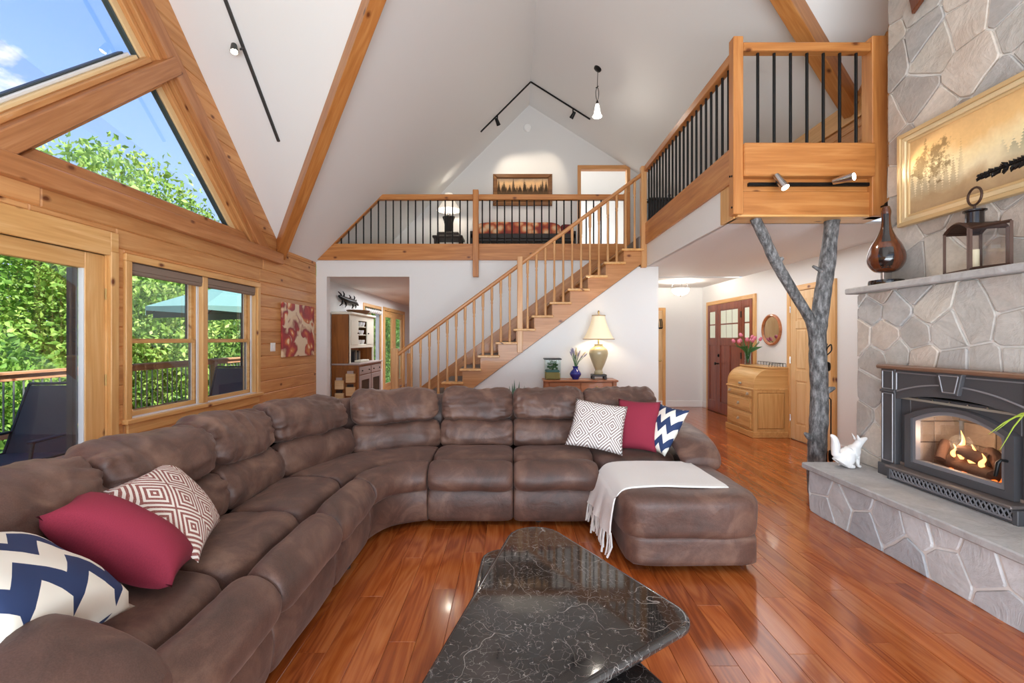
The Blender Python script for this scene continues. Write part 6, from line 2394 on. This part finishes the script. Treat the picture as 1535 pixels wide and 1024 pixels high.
qu = tag(MB().puffbox(-.72, .98, 8.80, 9.10, ZL + .50, ZL + .83, k=5, n=12, amp=.02, fr=5).build('rolled_quilt', m, smooth=180), 'rolled orange floral quilt lying on the dark loft bench', 'quilt')
pk = tag(MB().puffbox(.96, 1.22, 8.84, 9.1, ZL + .50, ZL + .80, k=4, n=8, amp=.02, fr=6).build('cushion', mat('maroon_cushion', '#6e2a2c', .9), smooth=180), 'dark maroon cushion beside the quilt on the loft bench', 'pillow')
cab = thing('loft_cabinet', (2.75, 8.2, ZL), 'low dark cabinet standing behind the walkway balusters', 'cabinet')
MB().cbox(2.45, 3.05, 7.95, 8.4, ZL, 3.86, .01).build('body', DARKGREY, cab)
MB().cbox(2.42, 3.08, 7.92, 8.43, 3.86, 3.90, .008).build('top', DARKGREY, cab)
MB().lathe([(0, 0), (.03, 0), (.015, .05), (.03, .09), (0, .14)], (2.85, 8.1, 3.90), 10).build('finial', DARKGREY, cab, smooth=50)
for (a, b) in ((2.47, 2.74), (2.76, 3.03)):
    do = MB().cbox(a, b, 7.935, 7.955, ZL + .08, 3.80, .006).build('door', DARKGREY, cab)
    MB().lathe([(0, 0), (.012, 0), (.014, .015), (0, .02)], ((a + b) / 2, 7.935, 3.4), 8, axis=(0, -1, 0)).build('knob', CHROME, do)

# ------------------------------------------------------------------ dining side: hutch, wall sculpture, window, glazed doors
hu = thing('hutch', (-3.0, 8.9, 0), 'tall pine hutch with whitewashed front seen through the wide opening', 'hutch')
HX0, HXF, HXU = XL + .01, -2.80, -2.96
HY0, HY1 = 8.14, 9.55
MB().cbox(HX0, HXF, HY0, HY1, 0, .91, .006).build('lower_case', HUTW, hu)
MB().cbox(HX0, HXF + .03, HY0 - .02, HY1 + .02, .91, .94, .005).build('counter', PINKW, hu)
MB().cbox(HX0, HXU, HY0, HY0 + .03, .94, 1.84, .004).build('upper_side', HUTW, hu)
MB().cbox(HX0, HXU, HY1 - .03, HY1, .94, 1.84, .004).build('upper_side', HUTW, hu)
MB().cbox(HX0, HX0 + .02, HY0 + .03, HY1 - .03, .94, 1.84, .003).build('back_panel', HUTW, hu)
MB().cbox(HX0, HXU + .05, HY0 - .03, HY1 + .03, 1.84, 1.885, .012).build('cornice', CREAM, hu)
for z in (1.27, 1.46, 1.62):
    MB().cbox(HX0 + .02, HXU - .02, HY0 + .03, HY1 - .03, z, z + .018, .003).build('shelf', CREAM, hu)
f_ = MB()
for (y0, y1, z0, z1) in ((HY0, HY0 + .06, .94, 1.84), (HY1 - .06, HY1, .94, 1.84), (HY0 + .06, HY1 - .06, 1.74, 1.84), (HY0 + .06, HY1 - .06, 1.22, 1.28)):
    f_.cbox(HXU - .02, HXU + .005, y0, y1, z0, z1, .003)
f_.build('face_frame', CREAM, hu)
for (a, b) in ((HY0 + .06, HY0 + .45), (HY1 - .45, HY1 - .06)):
    do = MB().cbox(HXU - .01, HXU + .012, a, b, 1.28, 1.74, .004).build('door', CREAM, hu)
    MB().lathe([(0, 0), (.012, 0), (.016, .02), (0, .026)], (HXU + .012, b - .05 if a < 9 else a + .05, 1.5), 8, axis=(1, 0, 0)).build('knob', DARKW, do)
for (a, b) in ((HY0 + .05, HY0 + .68), (HY0 + .73, HY1 - .05)):
    do = MB().cbox(HXF - .002, HXF + .014, a, b, .73, .87, .004).build('drawer', PINKW, hu)
    for yy in (a + .12, b - .12):
        MB().lathe([(0, 0), (.01, 0), (.016, .016), (0, .024)], (HXF + .014, yy, .80), 8, axis=(1, 0, 0)).build('knob', DARKW, do)
    do = MB()
    for (y0, y1, z0, z1) in ((a, a + .09, .08, .71), (b - .09, b, .08, .71), (a + .09, b - .09, .62, .71), (a + .09, b - .09, .08, .17)):
        do.cbox(HXF - .002, HXF + .016, y0, y1, z0, z1, .003)
    do = do.build('door', PINKW, hu)
    MB().box(HXF, HXF + .004, a + .09, b - .09, .17, .62).build('screen', mat('brass_mesh', '#4a3a28', .5, .4) if 'brass_mesh' not in bpy.data.materials else bpy.data.materials['brass_mesh'], do)
rk_ = tag(MB().cbox(-3.22, -2.82, HY0 - .085, HY0 - .022, .20, .22, .003).build('mail_rack', HUTW), 'small wooden mail rack fixed to the hutch side', 'rack')
for (a, z) in ((-3.20, .25), (-3.20, .48), (-3.0, .36), (-3.0, .60)):
    MB().cbox(a, a + .16, HY0 - .08, HY0 - .022, z, z + .16, .004).build('pocket', DOORP['X'], rk_)
    MB().box(a + .02, a + .13, HY0 - .065, HY0 - .035, z + .10, z + .21).build('insert', DARKW if z < .4 else PINKW, rk_)
MB().cbox(-3.21, -2.83, HY0 - .03, HY0 - .021, .20, .84, .003).build('backboard', HUTW, rk_)
r_ = random.Random(17)
for i, (yy, z) in enumerate(((8.72, 1.478), (8.95, 1.478), (8.78, 1.288), (9.0, 1.288), (8.85, 1.638), (9.02, 1.638))):
    cp = tag(MB().lathe([(0, 0), (.03, 0), (.05, .05), (.052, .085), (.045, .085), (.04, .05), (0, .015)], (-3.02, yy, z), 14).build('cup', TRIMW, smooth=40), 'white china cup on the ' + ('middle', 'middle', 'bottom', 'bottom', 'top', 'top')[i] + ' hutch shelf, ' + ('nearer to', 'farther from')[i % 2] + ' the wide opening', 'cup', 'cups on the hutch shelves')
    if i:
        pass
bk = None
for i in range(7):
    h_ = r_.uniform(.16, .24)
    m_ = ('#2c2a2e', '#57483c', '#8b7a66', '#3f3a3a')[i % 4]
    tag(MB().cbox(-3.2, -3.04, 8.62 + i * .05, 8.62 + i * .05 + .036, .942, .942 + h_, .003).build('book', mat('book_cover_%d' % i, m_, .7)), ('first', 'second', 'third', 'fourth', 'fifth', 'sixth', 'seventh')[i] + ' upright book from the wide opening in the hutch counter row', 'book', 'books on the hutch counter')
trb = tag(MB().cbox(-2.98, -2.86, 8.45, 8.95, .942, .985, .006).build('serving_tray', CREAM), 'cream tray lying at the front of the hutch counter', 'tray')
bkt = thing('basket', (-3.06, 8.9, 1.885), 'brown woven shallow basket on top of the hutch', 'basket')
MB().lathe([(0, 0), (.16, 0), (.21, .07), (.2, .07), (.15, .012), (0, .012)], (-3.06, 8.9, 1.885), 24, 1.6).build('bowl', mat('wicker_brown', '#7b5536', .9, bump=(70, .8)), bkt, smooth=40)

lz = thing('wall_sculpture', (XL + .03, 8.9, 2.16), 'black metal lizard-like sculpture on the dining wall above the hutch', 'sculpture')
LX = XL + .05
body = cat_rom([(LX, 8.40, 2.20), (LX, 8.60, 2.17), (LX, 8.85, 2.15), (LX, 9.10, 2.15), (LX, 9.30, 2.13), (LX, 9.45, 2.10)], 5, False)
MB().tube(body, [.012 + .05 * math.sin(PI * min(1, i / (len(body) - 1) * .95 + .05)) for i in range(len(body))], 10).build('body', BLACK, lz, smooth=60)
for i, (y, dy, dz) in enumerate(((8.55, -.14, .13), (8.62, .02, .16), (8.58, -.1, -.13), (8.7, .06, -.14), (9.15, .1, .13), (9.2, .16, .06), (9.1, .02, -.14), (9.2, .14, -.12), (8.95, .03, .12))):
    MB().tube([(LX, y, 2.15), (LX + .01, y + dy * .6, 2.15 + dz * .7), (LX - .02, y + dy, 2.15 + dz)], [.02, .014, .008], 7).build('limb', BLACK, lz, smooth=60)

w3 = struct('window_3', (XL, 10.57, .7))
frame_rect(w3, 'casing', XL - .02, XL + .02, 9.90, 11.25, .65, 2.20, .075, (PALE['Y'], PALE['Z']))
MB().cbox(XL - .08, XL - .04, 10.55, 10.60, .72, 2.13, .004).build('mullion', PALE['Z'], w3)
MB().box(XL - .07, XL - .064, 9.96, 11.19, .72, 2.13).build('pane', GLASS, w3)
gl_ = MB()
gar = thing('glass_garland', (XL + .04, 10.5, 2.05), 'row of small white glass ornaments hanging in the dining window', 'ornament')
MB().tube([(XL + .04, 9.98, 2.10), (XL + .04, 11.18, 2.10)], .006, 6).build('cord', BLACK, gar)
for i in range(8):
    MB().lathe([(0, -.11), (.04, -.08), (.045, -.04), (.012, 0)], (XL + .04, 10.02 + i * .155, 2.09), 10).build('bell', SASHW, gar, smooth=50)
d5 = struct('door_5', (XL, 12.5, 0))
frame_rect(d5, 'casing', XL - .02, XL + .025, 11.42, 13.68, 0, 2.22, .085, (PALE['Y'], PALE['Z']), bottom=False)
for (a, b) in ((11.51, 12.54), (12.56, 13.59)):
    lo = MB().cbox(XL - .06, XL - .015, a, a + .20, .02, 2.13, .004).build('door_leaf', PALE['Z'], d5)
    MB().cbox(XL - .06, XL - .015, b - .20, b, .02, 2.13, .004).build('stile', PALE['Z'], lo)
    MB().cbox(XL - .06, XL - .015, a + .2, b - .2, 1.97, 2.13, .004).build('rail', PALE['Y'], lo)
    MB().cbox(XL - .06, XL - .015, a + .2, b - .2, .02, .22, .004).build('rail', PALE['Y'], lo)
    MB().box(XL - .04, XL - .034, a + .2, b - .2, .22, 1.97).build('pane', GLASS, lo)

# ------------------------------------------------------------------ outside: deck, railing, furniture, trees
XD = -6.6
gr = MB().box(-60, XL - .2, -30, 60, -3.1, -3.0).build('ground', mat('forest_floor', '#55663a', .95))
gr['kind'] = 'structure'
dkf = struct('floor_deck', (-5, 5, -.1))
b0 = None
nb = int((XL - .17 - XD + .1) / .145)
for i in range(nb):
    x = XL - .17 - (i + 1) * .145
    if b0 is None:
        o = b0 = MB().cbox(0, .139, -1.5, 15, -.14, -.10, .004).build('deck_board', CEDAR['Y'], dkf, local=True)
    else:
        o = b0.copy(); link(o)
    o.location = V((x, 0, 0)) - V((-5, 5, -.1)) + V((0, 0, 0))
dr_ = thing('deck_railing', (XD, 5, -.1), 'cedar deck railing with slim grey metal balusters outside the windows', 'railing')
MB().cbox(XD - .07, XD + .07, -1.5, 15, .915, .955, .006).build('cap_rail', CEDAR['Y'], dr_)
MB().cbox(XD - .02, XD + .02, -1.5, 15, .83, .915, .004).build('top_rail', CEDAR['Y'], dr_)
MB().cbox(XD - .02, XD + .02, -1.5, 15, .08, .165, .004).build('bottom_rail', CEDAR['Y'], dr_)
for y in (-1.5, 1.0, 9.9, 12.3, 14.9):
    MB().cbox(XD - .05, XD + .05, y - .05, y + .05, -.14, .93, .005).build('post', CEDAR['Z'], dr_)
bal = None
METB = mat('grey_metal_baluster', '#8f9494', .4, .7)
for i in range(136):
    if bal is None:
        o = bal = MB().tube([(0, 0, .16), (0, 0, .84)], .011, 6).build('baluster', METB, dr_, local=True)
    else:
        o = bal.copy(); link(o)
    o.location = V((0, -1.4 + i * .12 - 5, .1))
SLING = mat('black_sling_fabric', '#2f3338', .85)
ALU = mat('black_aluminium_frame', '#26282b', .45, .4)


def deck_chair(x, y, rz, label, group):
    r = thing('deck_chair', (x, y, -.1), label, 'chair', group, rz=rz)
    ORG[r.name] = V((0, 0, 0))
    r.scale = (1, 1, .9)

    def L(m_, n_, mt, **kw):
        return m_.build(n_, mt, r, local=True, **kw)
    # faces +x locally, back leaning to -x
    P = [(-.42, 1.12), (-.16, .42), (.30, .44), (.36, .40)]
    m_ = MB()
    for i in range(3):
        (xa, za), (xb, zb_) = P[i], P[i + 1]
        m_.prism([(xa, -.27, za), (xb, -.27, zb_), (xb + .006, -.27, zb_ - .012), (xa + .006, -.27, za - .012)], (0, .54, 0))
    L(m_, 'sling', SLING)
    for s_ in (-1, 1):
        L(MB().tube([(-.44, s_ * .29, 1.14), (-.17, s_ * .29, .42), (.36, s_ * .29, .42)], .016, 8), 'side_rail', ALU, smooth=60)
        L(MB().tube([(.34, s_ * .30, .42), (.30, s_ * .30, .0)], .016, 8), 'leg', ALU)
        L(MB().tube([(-.17, s_ * .30, .42), (-.30, s_ * .30, .0)], .016, 8), 'leg', ALU)
        L(MB().cbox(-.26, .32, s_ * .31 - .03, s_ * .31 + .03, .62, .645, .008), 'armrest', ALU)
        L(MB().tube([(.28, s_ * .31, .62), (.32, s_ * .31, .42)], .014, 8), 'arm_post', ALU)
    L(MB().tube([(-.44, -.29, 1.14), (-.44, .29, 1.14)], .016, 8), 'top_bar', ALU)
    return r


deck_chair(-4.6, 4.2, -1.42, 'black sling deck chair seen through the patio door glass', 'chairs on the deck')
deck_chair(-4.55, 7.0, -1.45, 'black sling deck chair with its back behind the double window mullion', 'chairs on the deck')
deck_chair(-5.35, 10.3, -1.5, 'black deck chair drawn up to the patio table under the umbrella', 'chairs on the deck')
tb_ = thing('patio_table', (-5.0, 9.2, -.1), 'black metal patio table under the green umbrella', 'table')
MB().cbox(-5.5, -4.5, 8.6, 9.8, .60, .63, .01).build('top', ALU, tb_)
for (x, y) in ((-5.45, 8.65), (-4.55, 8.65), (-5.45, 9.75), (-4.55, 9.75)):
    MB().tube([(x, y, -.1), (x, y, .60)], .025, 8).build('leg', ALU, tb_)
um = thing('patio_umbrella', (-5.2, 8.6, -.1), 'pale green patio umbrella open above the deck table', 'umbrella')
UC = V((-5.2, 8.6, 2.44))
CAN = mat('sage_green_canvas', '#6f9a94', .8)
k8 = 8
Rr = 1.5
for k_ in range(k8):
    g0, g1 = 2 * PI * k_ / k8 + .2, 2 * PI * (k_ + 1) / k8 + .2
    p0, p1 = UC + V((Rr * math.cos(g0), Rr * math.sin(g0), -.52)), UC + V((Rr * math.cos(g1), Rr * math.sin(g1), -.52))
    q0, q1 = UC.lerp(p0, .5) + V((0, 0, .05)), UC.lerp(p1, .5) + V((0, 0, .05))
    m = MB().prism([UC, q0, q1], (0, 0, .008)).prism([q0, p0, p1, q1], (0, 0, .008)).prism([p0, p1, p1 + V((0, 0, -.14)), p0 + V((0, 0, -.06))], (.004, .004, 0))
    m.build('canopy_panel', CAN, um)
    MB().tube([UC + V((0, 0, -.03)), p0 + V((0, 0, -.02))], .012, 6).build('rib', ALU, um)
MB().tube([UC + V((0, 0, .08)), V((UC.x, UC.y, -.1))], .022, 10).build('pole', ALU, um)
MB().lathe([(0, 0), (.25, 0), (.25, .05), (.04, .10), (.04, .3)], (UC.x, UC.y, -.1), 20).build('base', ALU, um)
dp = thing('deck_plant', (-4.1, 5.1, -.1), 'low green potted plant on the deck below the double window', 'plant')
MB().lathe([(0, 0), (.14, 0), (.18, .3), (0, .28)], (-4.1, 5.1, -.1), 20).build('pot', mat('grey_planter', '#7c7f80', .8), dp, smooth=40)

import numpy as np


def leaf_cloud(name, n, blobs, size, mt, seed):
    """blobs: (x,y,z,rx,ry,rz); many small folded leaves, denser near the surface"""
    rs = np.random.RandomState(seed)
    w_ = np.array([b[3] * b[4] + b[4] * b[5] + b[3] * b[5] for b in blobs])
    pick = rs.choice(len(blobs), n, p=w_ / w_.sum())
    B = np.array(blobs)[pick]
    d = rs.normal(size=(n, 3))
    d /= np.linalg.norm(d, axis=1)[:, None]
    rad = rs.uniform(.45, 1.0, (n, 1)) ** .5 * (1 + .18 * rs.normal(size=(n, 1)))
    c = B[:, :3] + d * rad * B[:, 3:6]
    a = rs.normal(size=(n, 3)); a[:, 2] -= .3
    a /= np.linalg.norm(a, axis=1)[:, None]
    b = np.cross(a, rs.normal(size=(n, 3)))
    b /= np.linalg.norm(b, axis=1)[:, None] + 1e-9
    nn = np.cross(a, b)
    L = size * rs.uniform(.6, 1.35, (n, 1))
    W = L * .27
    p0, p2 = c - a * L * .5, c + a * L * .5
    p1, p3 = c + b * W + nn * W * .5, c - b * W + nn * W * .5
    vs_ = np.stack([p0, p1, p2, p3], 1).reshape(-1, 3)
    i = np.arange(n)[:, None] * 4
    fs_ = np.concatenate([i + np.array([[0, 1, 2]]), i + np.array([[0, 2, 3]])], 1).reshape(-1, 3)
    me = bpy.data.meshes.new(name)
    me.vertices.add(len(vs_))
    me.vertices.foreach_set('co', vs_.ravel())
    me.loops.add(fs_.size)
    me.loops.foreach_set('vertex_index', fs_.ravel().astype(np.int32))
    me.polygons.add(len(fs_))
    me.polygons.foreach_set('loop_start', np.arange(0, fs_.size, 3, dtype=np.int32))
    me.polygons.foreach_set('loop_total', np.full(len(fs_), 3, dtype=np.int32))
    me.update()
    me.validate()
    me.materials.append(mt)
    return me


def blobset(seed, h, r, n=13):
    rr = random.Random(seed)
    o = []
    for i in range(n):
        t = i / (n - 1)
        z = h * (.16 + .80 * t)
        k_ = math.sin(PI * min(1, .18 + .80 * t)) ** .6
        g = rr.uniform(0, 2 * PI)
        q_ = r * .55 * k_ * rr.uniform(.3, 1)
        s_ = r * rr.uniform(.42, .62) * (.5 + .6 * k_)
        o.append((q_ * math.cos(g), q_ * math.sin(g), z, s_, s_, s_ * .75))
    return o


CR = [leaf_cloud('crown_maple', 24000, blobset(1, 8.2, 3.0, 17), .155, LEAF[0], 1),
      leaf_cloud('crown_locust', 24000, blobset(2, 8.2, 3.0, 17), .145, LEAF[1], 2),
      leaf_cloud('crown_deep', 22000, blobset(3, 8.2, 3.0, 17), .165, LEAF[2], 3)]
TREES = [  # x, y, scale xy, scale z, kind, label
    (-11.0, 1.2, 1.0, .74, 0, 'bushy mid green tree beyond the deck at the left edge'),
    (-10.4, 4.6, .95, .80, 1, 'yellow-green feathery tree beyond the deck left of the double window'),
    (-10.8, 8.0, .95, .90, 0, 'bushy mid green tree seen through the patio door stile'),
    (-10.2, 11.2, 1.0, 1.08, 1, 'tall feathery tree reaching up into the triangular gable window'),
    (-11.0, 14.6, 1.05, 1.06, 2, 'deep green tree behind the umbrella'),
    (-10.4, 18.4, 1.1, 1.0, 1, 'yellow-green feathery tree past the umbrella'),
    (-11.5, 23.0, 1.2, 1.0, 0, 'mid green tree far along the deck'),
    (-16.5, 3.5, 1.5, .95, 2, 'deep green tree in the second row behind the patio door tree'),
    (-17.0, 10.0, 1.5, 1.05, 2, 'deep green tree in the second row behind the feathery tree'),
    (-17.0, 17.0, 1.5, 1.1, 0, 'mid green tree in the second row behind the umbrella tree'),
    (-17.0, 25.0, 1.6, 1.1, 2, 'deep green tree in the second row at the far end'),
    (-16.0, -3.5, 1.5, .8, 0, 'mid green tree in the second row at the near end'),
    (-9.6, 28.5, 1.1, 1.0, 2, 'deep green tree beyond the deck seen through the dining doors'),
    (-10.5, 35.0, 1.3, 1.05, 0, 'mid green tree farthest along the deck side'),
]
for i, (x, y, sx, sz, kd, lab) in enumerate(TREES):
    r = thing('tree', (x, y, -3.0), lab, 'tree', 'trees beyond the deck')
    o = bpy.data.objects.new('crown', CR[kd])
    link(o)
    o.parent = r
    o.scale = (sx, sx, sz)
    o.rotation_euler = (0, 0, i * 1.3)
    o['kind'] = 'stuff'
    MB().tube(cat_rom([(x, y, -3.0), (x + .1, y, -1.0), (x - .05, y + .05, 1.0), (x, y, 3.0 * sz)], 4, False), [.2 - .012 * k_ for k_ in range(13)], 10).build('trunk', BARK, r, smooth=60)
me = leaf_cloud('shrub_leaves', 5000, [(0, 0, .9, 1.2, 1.2, .9), (.8, .3, .7, .9, .9, .7), (-.7, -.4, .8, .9, 1, .8)], .17, LEAF[2], 9)
for i, (x, y) in enumerate(((-8.9, .5), (-9.0, 3.4), (-8.8, 6.2), (-9.2, 9.0), (-8.9, 12.0), (-9.1, 15.0), (-9.0, 18.0))):
    o = bpy.data.objects.new('shrub', me)
    link(o)
    o.location = (x, y, -2.9)
    o.scale = (1.3, 1.5, 1.55)
    o.rotation_euler = (0, 0, i * 2.1)
    tag(o, 'dense dark green shrub growing below the deck railing', 'shrub', 'shrubs below the deck', kind='stuff')
me = leaf_cloud('deck_plant_leaves', 260, [(0, 0, .1, .3, .3, .2)], .14, LEAF[0], 12)
o = bpy.data.objects.new('foliage', me)
link(o)
o.parent = dp
o.location = (0, 0, .35)
o['kind'] = 'stuff'
bpy.context.view_layer.update()
